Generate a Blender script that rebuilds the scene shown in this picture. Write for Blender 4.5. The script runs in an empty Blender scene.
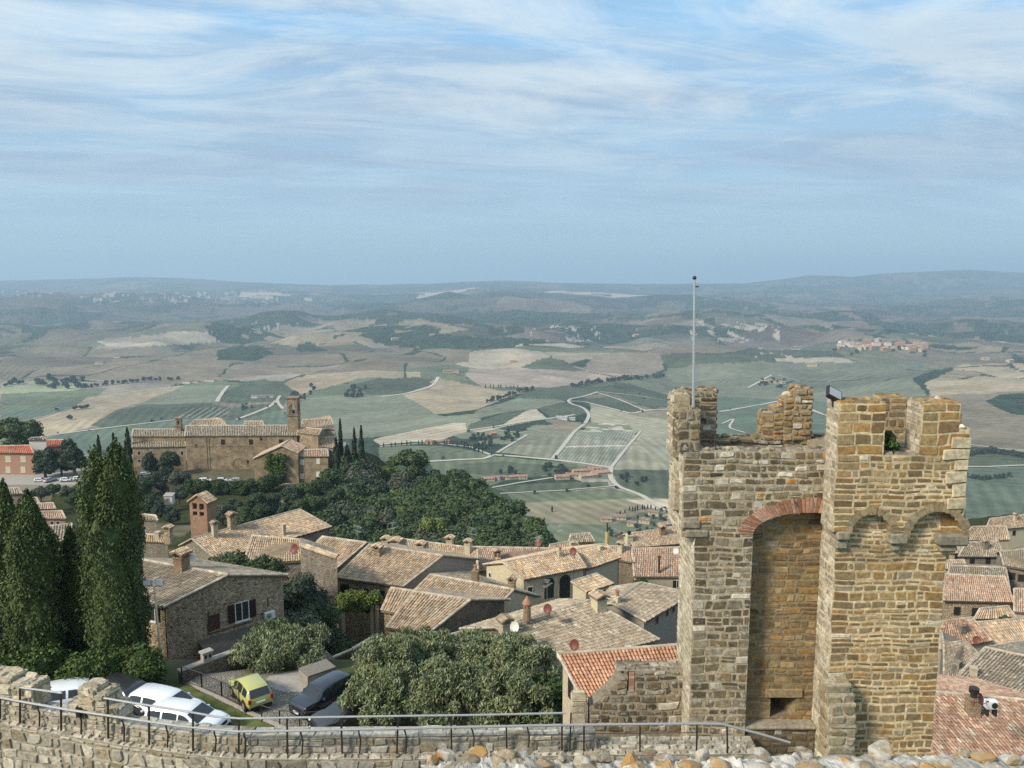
import bpy, math, random
import numpy as np

# ------------------------------------------------------------------ camera geometry
F = 780.0
PITCH = math.atan(103.0 / F)
CP, SP = math.cos(PITCH), math.sin(PITCH)
scene = bpy.context.scene
COL = scene.collection


def ray(px, py):
    u = 384.0 - py
    return np.array([px - 512.0, F * CP + u * SP, -F * SP + u * CP])


def P(px, py, Y):
    """point on the line of sight at forward distance Y"""
    d = ray(px, py)
    return d * (Y / d[1])


def Q(px, py, z):
    """point on the line of sight at height z"""
    d = ray(px, py)
    return d * (z / d[2])


def proj(x, y, z):
    f = y * CP - z * SP
    u = y * SP + z * CP
    return 512.0 + F * x / f, 384.0 - F * u / f


def nrm(v):
    v = np.asarray(v, float)
    return v / max(1e-9, np.linalg.norm(v))


def sstep(a, b, x):
    t = np.clip((x - a) / (b - a), 0, 1)
    return t * t * (3 - 2 * t)


# ------------------------------------------------------------------ value noise
def _hash(ix, iy, seed):
    h = (ix.astype(np.int64) * 374761393 + iy.astype(np.int64) * 668265263 + seed * 1442695041) & 0xFFFFFFFF
    h = ((h ^ (h >> 13)) * 1274126177) & 0xFFFFFFFF
    h = h ^ (h >> 16)
    return (h & 0xFFFFFF) / float(0xFFFFFF)


def vnoise(x, y, seed=0):
    x = np.asarray(x, float); y = np.asarray(y, float)
    ix = np.floor(x); iy = np.floor(y)
    fx = x - ix; fy = y - iy
    fx = fx * fx * fx * (fx * (fx * 6 - 15) + 10); fy = fy * fy * fy * (fy * (fy * 6 - 15) + 10)
    a = _hash(ix, iy, seed); b = _hash(ix + 1, iy, seed)
    c = _hash(ix, iy + 1, seed); d = _hash(ix + 1, iy + 1, seed)
    return (a * (1 - fx) + b * fx) * (1 - fy) + (c * (1 - fx) + d * fx) * fy


def fbm(x, y, octaves=4, seed=0, gain=0.5):
    s = 0.0; amp = 1.0; tot = 0.0
    for o in range(octaves):
        s = s + amp * vnoise(x * 2 ** o + 17.3 * o, y * 2 ** o - 9.1 * o, seed + o)
        tot += amp; amp *= gain
    return s / tot


# ------------------------------------------------------------------ mesh builder
class MB:
    def __init__(self):
        self.v = []; self.f = []; self.c = []; self.m = []; self.n = 0

    def add(self, V, Fs, col=(0.5, 0.5, 0.5), mi=0):
        V = np.asarray(V, float).reshape(-1, 3)
        col = np.asarray(col, float)
        if col.ndim == 1:
            col = np.tile(col, (len(V), 1))
        self.v.append(V); self.c.append(col)
        if isinstance(Fs, np.ndarray):
            self.f.append((Fs + self.n, mi))
        else:
            by = {}
            for f in Fs:
                by.setdefault(len(f), []).append(f)
            for k, fl in by.items():
                self.f.append((np.asarray(fl, np.int64) + self.n, mi))
        self.n += len(V)

    def build(self, name, mats, parent=None, smooth=False, world=True):
        me = bpy.data.meshes.new(name)
        V = np.concatenate(self.v); C = np.concatenate(self.c)
        if parent is not None and world:
            V = V - np.array(ORG.get(parent.name, (0, 0, 0)))
        lv = []; ls = []; mi = []; off = 0
        for fa, m in self.f:
            k = fa.shape[1]
            lv.append(fa.ravel())
            ls.append(off + np.arange(len(fa)) * k)
            mi.append(np.full(len(fa), m)); off += fa.size
        lv = np.concatenate(lv).astype(np.int32); ls = np.concatenate(ls).astype(np.int32)
        mi = np.concatenate(mi).astype(np.int32)
        me.vertices.add(len(V)); me.vertices.foreach_set('co', V.ravel().astype(np.float32))
        me.loops.add(len(lv)); me.loops.foreach_set('vertex_index', lv)
        me.polygons.add(len(ls)); me.polygons.foreach_set('loop_start', ls)
        me.polygons.foreach_set('material_index', mi)
        me.polygons.foreach_set('use_smooth', np.full(len(ls), bool(smooth)))
        at = me.color_attributes.new('Col', 'FLOAT_COLOR', 'POINT')
        at.data.foreach_set('color', np.concatenate([C, np.ones((len(C), 1))], 1).ravel().astype(np.float32))
        me.update(calc_edges=True)
        if not isinstance(mats, (list, tuple)):
            mats = [mats]
        for m in mats:
            me.materials.append(m)
        o = bpy.data.objects.new(name, me)
        COL.objects.link(o)
        if parent is not None:
            o.parent = parent
            ORG[o.name] = ORG.get(parent.name, (0, 0, 0))
        return o


ORG = {}


def tag(o, label=None, cat=None, group=None, kind=None):
    if label: o['label'] = label
    if cat: o['category'] = cat
    if group: o['group'] = group
    if kind: o['kind'] = kind
    return o


def thing(name, label, cat, loc=(0, 0, 0), group=None):
    o = bpy.data.objects.new(name, None)
    COL.objects.link(o)
    o.location = tuple(float(a) for a in loc)
    o.empty_display_size = 0.3
    ORG[o.name] = tuple(float(a) for a in loc)
    return tag(o, label, cat, group)


def copy_thing(root, loc, rz=0.0, scale=None, label=None, group=None):
    r = root.copy(); COL.objects.link(r)
    r.location = tuple(float(a) for a in loc); r.rotation_euler = (0, 0, rz)
    if scale is not None:
        r.scale = scale if isinstance(scale, tuple) else (scale, scale, scale)
    if label: r['label'] = label
    if group: r['group'] = group
    for ch in list(root.children):
        c = ch.copy(); COL.objects.link(c); c.parent = r
        for g in ch.children:
            d = g.copy(); COL.objects.link(d); d.parent = c
    return r


# ------------------------------------------------------------------ primitives
BOXF = [(0, 3, 2, 1), (4, 5, 6, 7), (0, 1, 5, 4), (1, 2, 6, 5), (2, 3, 7, 6), (3, 0, 4, 7)]


def obox(mb, O, U, V, W, col=(0.5,) * 3, mi=0):
    """box from corner O along edge vectors U, V, W"""
    O = np.asarray(O, float); U = np.asarray(U, float); V = np.asarray(V, float); W = np.asarray(W, float)
    if np.dot(np.cross(U, V), W) < 0:
        U, V = V, U
    pts = [O, O + U, O + U + V, O + V, O + W, O + U + W, O + U + V + W, O + V + W]
    mb.add(pts, BOXF, col, mi)


def box(mb, x0, x1, y0, y1, z0, z1, col=(0.5,) * 3, mi=0):
    obox(mb, (x0, y0, z0), (x1 - x0, 0, 0), (0, y1 - y0, 0), (0, 0, z1 - z0), col, mi)


def cbox(mb, x0, x1, y0, y1, z0, z1, b=0.02, col=(0.5,) * 3, mi=0):
    """box with chamfered edges"""
    c = np.array([(x0 + x1) / 2, (y0 + y1) / 2, (z0 + z1) / 2]); h = np.array([x1 - x0, y1 - y0, z1 - z0]) / 2
    V = []; idx = {}
    for sx in (-1, 1):
        for sy in (-1, 1):
            for sz in (-1, 1):
                for a in range(3):
                    p = h.copy() - b; p[a] += b
                    idx[(sx, sy, sz, a)] = len(V)
                    V.append(c + p * np.array([sx, sy, sz]))
    Fc = []
    S = (-1, 1)
    for a in range(3):
        o1, o2 = [(1, 2), (2, 0), (0, 1)][a]
        for s in S:
            q = []
            for (p1, p2) in ((-1, -1), (1, -1), (1, 1), (-1, 1)):
                k = [0, 0, 0]; k[a] = s; k[o1] = p1; k[o2] = p2
                q.append(idx[(k[0], k[1], k[2], a)])
            Fc.append(tuple(q if s > 0 else q[::-1]))
    for a in range(3):     # edges parallel to a
        o1, o2 = [(1, 2), (2, 0), (0, 1)][a]
        for s1 in S:
            for s2 in S:
                def kk(sa, ax):
                    k = [0, 0, 0]; k[a] = sa; k[o1] = s1; k[o2] = s2
                    return idx[(k[0], k[1], k[2], ax)]
                q = (kk(-1, o1), kk(1, o1), kk(1, o2), kk(-1, o2))
                Fc.append(q if s1 * s2 < 0 else q[::-1])
    for sx in S:
        for sy in S:
            for sz in S:
                q = (idx[(sx, sy, sz, 0)], idx[(sx, sy, sz, 1)], idx[(sx, sy, sz, 2)])
                Fc.append(q if sx * sy * sz > 0 else q[::-1])
    mb.add(V, Fc, col, mi)


def tube(mb, pts, r, n=8, col=(0.5,) * 3, mi=0, cap=True):
    pts = [np.asarray(p, float) for p in pts]
    rr = r if isinstance(r, (list, tuple, np.ndarray)) else [r] * len(pts)
    V = []; Fc = []
    for i, p in enumerate(pts):
        t = nrm(pts[min(i + 1, len(pts) - 1)] - pts[max(i - 1, 0)])
        a = np.array([0, 0, 1.0]) if abs(t[2]) < 0.9 else np.array([1.0, 0, 0])
        e1 = nrm(np.cross(t, a)); e2 = np.cross(t, e1)
        for k in range(n):
            an = 2 * math.pi * k / n
            V.append(p + rr[i] * (math.cos(an) * e1 + math.sin(an) * e2))
    for i in range(len(pts) - 1):
        for k in range(n):
            k2 = (k + 1) % n
            Fc.append((i * n + k, i * n + k2, (i + 1) * n + k2, (i + 1) * n + k))
    if cap:
        Fc.append(tuple(range(n))[::-1]); Fc.append(tuple((len(pts) - 1) * n + k for k in range(n)))
    mb.add(V, Fc, col, mi)


def poly_prism(mb, poly, D, col=(0.5,) * 3, mi=0):
    """extrude planar polygon (list of 3d points) by vector D"""
    poly = [np.asarray(p, float) for p in poly]; n = len(poly); D = np.asarray(D, float)
    V = poly + [p + D for p in poly]
    Fc = [tuple(range(n))[::-1], tuple(range(n, 2 * n))]
    for i in range(n):
        j = (i + 1) % n
        Fc.append((i, j, n + j, n + i))
    mb.add(V, Fc, col, mi)


def blob(mb, c, r, rng, nu=10, nv=7, rough=0.25, col=(0.5,) * 3, mi=0, flat=0.0):
    c = np.asarray(c, float); r = np.asarray(r, float) * np.ones(3)
    V = []; Fc = []
    ph = [rng.uniform(0, 6.28) for _ in range(6)]
    for j in range(nv + 1):
        th = math.pi * j / nv
        for i in range(nu):
            a = 2 * math.pi * i / nu
            d = np.array([math.sin(th) * math.cos(a), math.sin(th) * math.sin(a), math.cos(th)])
            k = 1 + rough * (math.sin(2.3 * d[0] + ph[0]) * math.sin(2.9 * d[1] + ph[1]) + 0.6 * math.sin(5 * d[2] + ph[2] + 3 * d[0]) * math.sin(4.3 * d[1] + ph[3]) + rng.uniform(-.25, .25) * (0 < j < nv))
            V.append(c + r * d * k)
    for j in range(nv):
        for i in range(nu):
            i2 = (i + 1) % nu
            Fc.append((j * nu + i, (j + 1) * nu + i, (j + 1) * nu + i2, j * nu + i2))
    mb.add(V, Fc, col, mi)


def rock(mb, c, r, rng, col, nu=22, nv=14, planes=8):
    """broken stone: a ball cut back by random flat faces"""
    c = np.asarray(c, float); r = np.asarray(r, float) * np.ones(3)
    pl = []
    for _ in range(planes):
        n = nrm((rng.gauss(0, 1), rng.gauss(0, 1), rng.gauss(0, .9))); pl.append((n, rng.uniform(.42, .85)))
    V = []
    for j in range(nv + 1):
        th = math.pi * j / nv
        for i in range(nu):
            a = 2 * math.pi * i / nu
            d = np.array([math.sin(th) * math.cos(a), math.sin(th) * math.sin(a), math.cos(th)])
            k = 1.0
            for n, h in pl:
                q = float(np.dot(d, n))
                if q > 1e-3: k = min(k, h / q)
            V.append(c + r * d * k * (1 + (rng.uniform(-.025, .025) if 0 < j < nv else 0)))
    Fc = [(j * nu + i, (j + 1) * nu + i, (j + 1) * nu + (i + 1) % nu, j * nu + (i + 1) % nu) for j in range(nv) for i in range(nu)]
    mb.add(V, Fc, col)


# ------------------------------------------------------------------ materials
def new_mat(name):
    m = bpy.data.materials.new(name); m.use_nodes = True
    nt = m.node_tree; nt.nodes.clear()
    out = nt.nodes.new('ShaderNodeOutputMaterial'); b = nt.nodes.new('ShaderNodeBsdfPrincipled')
    nt.links.new(b.outputs[0], out.inputs[0])
    b.inputs['Specular IOR Level'].default_value = 0.25
    return m, nt, b


def N(nt, kind, **kw):
    n = nt.nodes.new(kind)
    for k, v in kw.items():
        setattr(n, k, v)
    return n


def noise_node(nt, coord, scale, detail=4, rough=0.55, vec=None):
    n = N(nt, 'ShaderNodeTexNoise'); n.inputs['Scale'].default_value = scale
    n.inputs['Detail'].default_value = detail; n.inputs['Roughness'].default_value = rough
    if vec is not None:
        mp = N(nt, 'ShaderNodeMapping'); mp.inputs['Scale'].default_value = vec
        nt.links.new(coord, mp.inputs[0]); coord = mp.outputs[0]
    nt.links.new(coord, n.inputs['Vector'])
    return n


def ramp(nt, fac, stops):
    r = N(nt, 'ShaderNodeValToRGB'); e = r.color_ramp.elements
    while len(e) < len(stops): e.new(0.5)
    for el, (p, c) in zip(e, stops):
        el.position = p
        el.color = (c, c, c, 1) if isinstance(c, (int, float)) else (c[0], c[1], c[2], 1)
    nt.links.new(fac, r.inputs[0])
    return r


def mixc(nt, fac, a, b, blend='MIX'):
    m = N(nt, 'ShaderNodeMix', data_type='RGBA', blend_type=blend)
    for s, v in ((0, fac), (6, a), (7, b)):
        if hasattr(v, 'is_output') or isinstance(v, bpy.types.NodeSocket):
            nt.links.new(v, m.inputs[s])
        elif isinstance(v, (tuple, list)):
            m.inputs[s].default_value = (v[0], v[1], v[2], 1)
        else:
            m.inputs[s].default_value = v
    return m.outputs[2]


def bump(nt, b, h, strength=0.4, dist=0.05):
    bp = N(nt, 'ShaderNodeBump'); bp.inputs['Strength'].default_value = strength
    bp.inputs['Distance'].default_value = dist
    nt.links.new(h, bp.inputs['Height']); nt.links.new(bp.outputs[0], b.inputs['Normal'])


def mat_vcol(name, rough=0.9, scale=6.0, lo=0.7, hi=1.3, bstr=0.0, bdist=0.03, bscale=None, spec=0.2, blotch=None):
    m, nt, b = new_mat(name)
    tc = N(nt, 'ShaderNodeTexCoord').outputs['Object']
    at = N(nt, 'ShaderNodeAttribute', attribute_name='Col')
    n1 = noise_node(nt, tc, scale, 5, 0.6)
    r = ramp(nt, n1.outputs[0], [(0.3, lo), (0.7, hi)])
    c = mixc(nt, 1.0, at.outputs['Color'], r.outputs[0], 'MULTIPLY')
    if blotch:
        for (bs, p0, p1, bc, amt) in blotch:
            n2 = noise_node(nt, tc, bs, 5, 0.65)
            r2 = ramp(nt, n2.outputs[0], [(p0, 0.0), (p1, amt)])
            c = mixc(nt, r2.outputs[0], c, bc)
    nt.links.new(c, b.inputs['Base Color'])
    b.inputs['Roughness'].default_value = rough
    b.inputs['Specular IOR Level'].default_value = spec
    if bstr > 0:
        n3 = noise_node(nt, tc, bscale or scale * 2, 6, 0.65)
        bump(nt, b, n3.outputs[0], bstr, bdist)
    return m


def mat_flat(name, col, rough=0.6, scale=8.0, var=0.12, metal=0.0, spec=0.3, bstr=0.0, coat=0.0):
    m, nt, b = new_mat(name)
    tc = N(nt, 'ShaderNodeTexCoord').outputs['Object']
    n1 = noise_node(nt, tc, scale, 5, 0.6)
    r = ramp(nt, n1.outputs[0], [(0.3, tuple(c * (1 - var) for c in col)), (0.7, tuple(min(1, c * (1 + var)) for c in col))])
    nt.links.new(r.outputs[0], b.inputs['Base Color'])
    b.inputs['Roughness'].default_value = rough; b.inputs['Metallic'].default_value = metal
    b.inputs['Specular IOR Level'].default_value = spec
    b.inputs['Coat Weight'].default_value = coat
    if bstr > 0: bump(nt, b, n1.outputs[0], bstr, 0.02)
    return m


def mat_rubble(name, cols, mortar, size=(3.2, 3.2, 5.5), medge=0.07, dirt=0.35):
    """coursed rubble wall: 3d cells squashed to flat stones, mortar between"""
    m, nt, b = new_mat(name)
    tc = N(nt, 'ShaderNodeTexCoord').outputs['Object']
    nz = noise_node(nt, tc, 1.7, 3)
    add = N(nt, 'ShaderNodeVectorMath', operation='MULTIPLY_ADD')
    nt.links.new(nz.outputs['Color'], add.inputs[0]); add.inputs[1].default_value = (0.16, 0.16, 0.10)
    nt.links.new(tc, add.inputs[2])
    mp = N(nt, 'ShaderNodeMapping'); mp.inputs['Scale'].default_value = size
    nt.links.new(add.outputs[0], mp.inputs[0])
    v1 = N(nt, 'ShaderNodeTexVoronoi'); v1.inputs['Scale'].default_value = 1.0; v1.inputs['Randomness'].default_value = 0.8
    v2 = N(nt, 'ShaderNodeTexVoronoi', feature='DISTANCE_TO_EDGE'); v2.inputs['Scale'].default_value = 1.0
    v2.inputs['Randomness'].default_value = 0.8
    nt.links.new(mp.outputs[0], v1.inputs['Vector']); nt.links.new(mp.outputs[0], v2.inputs['Vector'])
    sep = N(nt, 'ShaderNodeSeparateColor'); nt.links.new(v1.outputs['Color'], sep.inputs[0])
    k = len(cols) - 1
    rc = ramp(nt, sep.outputs[0], [(i / k, c) for i, c in enumerate(cols)])
    n2 = noise_node(nt, tc, 9.0, 4)
    rv = ramp(nt, n2.outputs[0], [(0.3, 0.75), (0.7, 1.25)])
    c = mixc(nt, 1.0, rc.outputs[0], rv.outputs[0], 'MULTIPLY')
    re = ramp(nt, v2.outputs['Distance'], [(medge * 0.6, 1.0), (medge * 1.6, 0.0)])
    c = mixc(nt, re.outputs[0], c, mortar)
    n3 = noise_node(nt, tc, 0.45, 5, 0.65)
    rd = ramp(nt, n3.outputs[0], [(0.3, 1 - dirt), (0.65, 1 + dirt * 0.4)])
    c = mixc(nt, 1.0, c, rd.outputs[0], 'MULTIPLY')
    nt.links.new(c, b.inputs['Base Color']); b.inputs['Roughness'].default_value = 0.92
    re2 = ramp(nt, v2.outputs['Distance'], [(0.0, 0.0), (0.18, 1.0)])
    bump(nt, b, re2.outputs[0], 0.7, 0.06)
    return m


def mat_plaster(name, col, stain=(0.5, 0.47, 0.42), amt=0.5, dark=0.75):
    m, nt, b = new_mat(name)
    tc = N(nt, 'ShaderNodeTexCoord').outputs['Object']
    n1 = noise_node(nt, tc, 0.7, 6, 0.65, (1, 1, 0.45))
    r1 = ramp(nt, n1.outputs[0], [(0.35, 0.0), (0.7, amt)])
    c = mixc(nt, r1.outputs[0], col, tuple(a * s * 1.6 for a, s in zip(col, stain)))
    n2 = noise_node(nt, tc, 5.0, 5, 0.6)
    r2 = ramp(nt, n2.outputs[0], [(0.3, dark), (0.65, 1.08)])
    c = mixc(nt, 1.0, c, r2.outputs[0], 'MULTIPLY')
    nt.links.new(c, b.inputs['Base Color']); b.inputs['Roughness'].default_value = 0.9
    bump(nt, b, n2.outputs[0], 0.2, 0.02)
    return m


M = {}
M['stone'] = mat_vcol('wall_stone', 0.92, 9.0, 0.62, 1.35, 0.5, 0.012, 22.0, blotch=[(0.55, 0.54, 0.72, (0.13, 0.10, 0.065), 0.5), (7.0, 0.62, 0.70, (0.40, 0.36, 0.28), 0.5), (4.0, 0.62, 0.72, (0.09, 0.07, 0.045), 0.5)])
M['stone_grey'] = mat_vcol('lichen_stone', 0.92, 8.0, 0.6, 1.35, 0.6, 0.02, 20.0, blotch=[(5.0, 0.56, 0.66, (0.42, 0.40, 0.35), 0.75), (3.0, 0.58, 0.68, (0.10, 0.085, 0.06), 0.6)])
M['mortar'] = mat_vcol('wall_mortar', 0.95, 7.0, 0.55, 1.25, 0.6, 0.03, 16.0, blotch=[(1.1, 0.50, 0.68, (0.20, 0.155, 0.095), 0.6)])
M['brick'] = mat_vcol('arch_brick', 0.9, 12.0, 0.7, 1.3, 0.3, 0.01)
M['tile'] = mat_vcol('roof_tile', 0.9, 2.2, 0.72, 1.25, 0.0, blotch=[(0.9, 0.5, 0.75, (0.24, 0.22, 0.17), 0.45), (6.0, 0.6, 0.75, (0.30, 0.29, 0.24), 0.5)])
M['tile_red'] = mat_vcol('red_roof_tile', 0.9, 2.2, 0.8, 1.2, 0.0)
M['leaf'] = mat_vcol('leaf', 0.65, 0.8, 0.75, 1.25, spec=0.25)
M['bark'] = mat_flat('bark', (0.10, 0.075, 0.05), 0.95, 10, 0.35, bstr=0.6)
M['rubble_brown'] = mat_rubble('brown_rubble', [(0.14, 0.10, 0.06), (0.32, 0.23, 0.135), (0.24, 0.18, 0.115), (0.40, 0.31, 0.20), (0.19, 0.14, 0.09)], (0.50, 0.41, 0.28))
M['rubble_grey'] = mat_rubble('grey_rubble', [(0.12, 0.10, 0.08), (0.24, 0.205, 0.16), (0.18, 0.155, 0.125), (0.30, 0.26, 0.20), (0.15, 0.13, 0.10)], (0.27, 0.235, 0.185))
M['rubble_dark'] = mat_rubble('dark_rubble', [(0.10, 0.08, 0.055), (0.21, 0.165, 0.115), (0.15, 0.12, 0.085), (0.26, 0.21, 0.15)], (0.23, 0.195, 0.145))
M['church_wall'] = mat_rubble('church_stone', [(0.19, 0.14, 0.085), (0.30, 0.225, 0.14), (0.25, 0.19, 0.115), (0.34, 0.265, 0.17)], (0.31, 0.245, 0.16), (1.6, 1.6, 2.6), 0.06, 0.5)
M['brick_wall'] = mat_rubble('brown_brickwork', [(0.22, 0.135, 0.08), (0.32, 0.215, 0.13), (0.27, 0.175, 0.105), (0.37, 0.265, 0.17)], (0.34, 0.26, 0.18), (4, 4, 12), 0.06, 0.35)
M['red_brickwork'] = mat_rubble('red_brickwork', [(0.26, 0.13, 0.075), (0.37, 0.205, 0.125), (0.31, 0.165, 0.095), (0.42, 0.25, 0.16)], (0.36, 0.27, 0.19), (4, 4, 12), 0.06, 0.35)
M['cream'] = mat_plaster('cream_plaster', (0.58, 0.51, 0.36))
M['cream_dull'] = mat_plaster('dull_cream_plaster', (0.47, 0.41, 0.30))
M['grey_plaster'] = mat_plaster('grey_plaster', (0.30, 0.275, 0.23))
M['pink'] = mat_plaster('pink_plaster', (0.40, 0.24, 0.165))
M['white_plaster'] = mat_plaster('white_plaster', (0.68, 0.65, 0.58))
M['ochre'] = mat_plaster('ochre_plaster', (0.50, 0.37, 0.17))
M['shutter'] = mat_flat('dark_brown_shutter', (0.035, 0.018, 0.013), 0.6, 10, 0.2)
M['rust_door'] = mat_flat('rust_brown_door', (0.085, 0.03, 0.018), 0.7, 6, 0.2)
M['frame_white'] = mat_flat('white_paint', (0.62, 0.60, 0.55), 0.5)
M['glass'] = mat_flat('window_glass', (0.03, 0.035, 0.04), 0.12, 3, 0.2, 0, 0.6)
M['dark'] = mat_flat('dark_opening', (0.02, 0.018, 0.015), 0.9)
M['wood_dark'] = mat_flat('dark_timber', (0.07, 0.05, 0.035), 0.8, 6, 0.3)
M['awning'] = mat_flat('brown_awning', (0.115, 0.092, 0.075), 0.75, 2.5, 0.15)
M['steel'] = mat_flat('galvanised_steel', (0.48, 0.47, 0.45), 0.4, 20, 0.15, 0.6, 0.5)
M['steel_dark'] = mat_flat('dark_steel', (0.045, 0.04, 0.036), 0.55, 14, 0.25, 0.5, 0.5)
M['white_plastic'] = mat_flat('white_plastic', (0.68, 0.68, 0.66), 0.4)
M['dish_red'] = mat_flat('brick_red_dish', (0.15, 0.045, 0.035), 0.5)
M['dish_blue'] = mat_flat('blue_grey_dish', (0.13, 0.16, 0.21), 0.5)
M['dish_white'] = mat_flat('white_dish', (0.6, 0.58, 0.54), 0.5)
M['black'] = mat_flat('black_rubber', (0.015, 0.015, 0.016), 0.7)
M['clay'] = mat_flat('fired_clay', (0.35, 0.19, 0.12), 0.85, 8, 0.3)
M['asphalt'] = mat_flat('asphalt', (0.075, 0.072, 0.068), 0.9, 3.0, 0.25)
M['gravel'] = mat_flat('gravel', (0.19, 0.17, 0.145), 0.95, 7.0, 0.35, bstr=0.5)
M['concrete'] = mat_flat('concrete', (0.33, 0.30, 0.26), 0.9, 5.0, 0.2)
M['dirt_road'] = mat_flat('pale_dirt', (0.46, 0.42, 0.34), 0.95, 0.05, 0.12)
M['dry_turf'] = mat_flat('dry_turf', (0.10, 0.09, 0.05), .95, .5, .4)
# ------------------------------------------------------------------ camera, sun, sky
cam = bpy.data.cameras.new('camera'); cam_o = bpy.data.objects.new('camera', cam); COL.objects.link(cam_o)
cam.sensor_width = 36.0; cam.lens = 36.0 * F / 1024.0
cam.clip_start = 0.1; cam.clip_end = 200000.0
cam_o.location = (0, 0, 0); cam_o.rotation_euler = (math.pi / 2 - PITCH, 0, 0)
scene.camera = cam_o

SUN_DIR = nrm((-0.70, -0.44, 0.60))          # towards the sun: from the left, a little behind the camera
sun = bpy.data.lights.new('sun', 'SUN'); sun.energy = 3.7; sun.angle = math.radians(12.0)
sun.color = (1.0, 0.90, 0.75)
sun_o = bpy.data.objects.new('sun', sun); COL.objects.link(sun_o)
from mathutils import Vector
sun_o.rotation_euler = Vector(tuple(-SUN_DIR)).to_track_quat('-Z', 'Y').to_euler()

world = bpy.data.worlds.new('World'); scene.world = world; world.use_nodes = True
wn = world.node_tree; wn.nodes.clear()
wout = N(wn, 'ShaderNodeOutputWorld'); bg = N(wn, 'ShaderNodeBackground'); wn.links.new(bg.outputs[0], wout.inputs[0])
sky = N(wn, 'ShaderNodeTexSky', sky_type='NISHITA'); sky.sun_disc = False
sky.sun_elevation = math.asin(SUN_DIR[2]); sky.sun_rotation = math.atan2(SUN_DIR[0], SUN_DIR[1])
sky.air_density = 1.0; sky.dust_density = 1.2; sky.ozone_density = 1.5; sky.altitude = 500
tcw = N(wn, 'ShaderNodeTexCoord').outputs['Generated']
sp3 = N(wn, 'ShaderNodeSeparateXYZ'); wn.links.new(tcw, sp3.inputs[0])


def wmath(op, a, b=None, c=None, clamp=False):
    n = N(wn, 'ShaderNodeMath', operation=op); n.use_clamp = clamp
    for i, v in enumerate((a, b, c)):
        if v is None: continue
        if isinstance(v, (int, float)): n.inputs[i].default_value = v
        else: wn.links.new(v, n.inputs[i])
    return n.outputs[0]


zz = wmath('MAXIMUM', sp3.outputs[2], 0.0)
den = wmath('ADD', zz, 0.10)
cx = wmath('DIVIDE', sp3.outputs[0], den); cy = wmath('DIVIDE', sp3.outputs[1], den)
cv = N(wn, 'ShaderNodeCombineXYZ'); wn.links.new(cx, cv.inputs[0]); wn.links.new(cy, cv.inputs[1])
# the cloud sheet, seen from below: wide soft banks, streaks drawn out along the wind, fine veil
rot = N(wn, 'ShaderNodeMapping'); rot.inputs['Rotation'].default_value = (0, 0, math.radians(-10)); wn.links.new(cv.outputs[0], rot.inputs[0])
bank = noise_node(wn, rot.outputs[0], 1.0, 5, 0.55, (0.5, 0.95, 1)); bank.inputs['Distortion'].default_value = 0.5
streak = noise_node(wn, rot.outputs[0], 1.0, 8, 0.62, (0.8, 2.1, 1)); streak.inputs['Distortion'].default_value = 0.9
veil = noise_node(wn, rot.outputs[0], 1.0, 6, 0.6, (2.6, 7.0, 1)); veil.inputs['Distortion'].default_value = 0.4
elev = sp3.outputs[2]
m_bank = ramp(wn, bank.outputs[0], [(0.40, 0.0), (0.58, 1.0)]).outputs[0]
m_streak = ramp(wn, streak.outputs[0], [(0.46, 0.0), (0.66, 1.0)]).outputs[0]
m_veil = ramp(wn, veil.outputs[0], [(0.40, 0.0), (0.75, 1.0)]).outputs[0]
fade = ramp(wn, elev, [(0.03, 0.0), (0.14, 1.0)]).outputs[0]
hi = ramp(wn, elev, [(0.16, 0.0), (0.30, 1.0)]).outputs[0]
# multiply the physical sky down to its own strength here so clouds can be given plain radiances
skys = N(wn, 'ShaderNodeVectorMath', operation='SCALE'); wn.links.new(sky.outputs[0], skys.inputs[0]); skys.inputs['Scale'].default_value = 1.0
SKYK = 9.6          # background strength is 0.1; cloud radiance is written x10
grad = ramp(wn, elev, [(0.0, (0.36, 0.505, 0.60)), (0.08, (0.318, 0.465, 0.585)), (0.19, (0.285, 0.45, 0.605)), (0.29, (0.25, 0.48, 0.72)), (0.6, (0.24, 0.45, 0.70))]).outputs[0]
gradk = N(wn, 'ShaderNodeVectorMath', operation='SCALE'); wn.links.new(grad, gradk.inputs[0]); gradk.inputs['Scale'].default_value = SKYK
base = mixc(wn, 0.85, skys.outputs[0], gradk.outputs[0])
def kcol(c): return tuple(a * SKYK for a in c)
greyf = wmath('MULTIPLY', wmath('MULTIPLY', m_bank, fade), 0.75)
c1 = mixc(wn, greyf, base, kcol((0.275, 0.36, 0.475)))
whf = wmath('MULTIPLY', wmath('MULTIPLY', m_streak, fade), wmath('MULTIPLY_ADD', hi, 0.62, 0.26))
c2 = mixc(wn, whf, c1, kcol((0.64, 0.70, 0.72)))
cream = noise_node(wn, rot.outputs[0], 1.0, 9, 0.66, (0.7, 1.5, 1)); cream.inputs['Distortion'].default_value = 1.2
m_cream = ramp(wn, cream.outputs[0], [(0.47, 0.0), (0.60, 1.0)]).outputs[0]
mid = ramp(wn, elev, [(0.10, 0.0), (0.20, 1.0)]).outputs[0]
c2 = mixc(wn, wmath('MULTIPLY', wmath('MULTIPLY', m_cream, mid), 0.55), c2, kcol((0.56, 0.625, 0.65)))
vf = wmath('MULTIPLY', wmath('MULTIPLY', m_veil, hi), 0.30)
c3 = mixc(wn, vf, c2, kcol((0.64, 0.695, 0.71)))
wn.links.new(c3, bg.inputs[0]); bg.inputs[1].default_value = 0.1

scene.view_settings.view_transform = 'Standard'; scene.view_settings.look = 'None'
scene.view_settings.exposure = 0.54; scene.view_settings.gamma = 1.0
scene.view_settings.use_curve_mapping = False
scene.cycles.use_denoising = False
scene.cycles.use_adaptive_sampling = False
scene.cycles.max_bounces = 6; scene.cycles.diffuse_bounces = 3; scene.cycles.volume_bounces = 0

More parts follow.
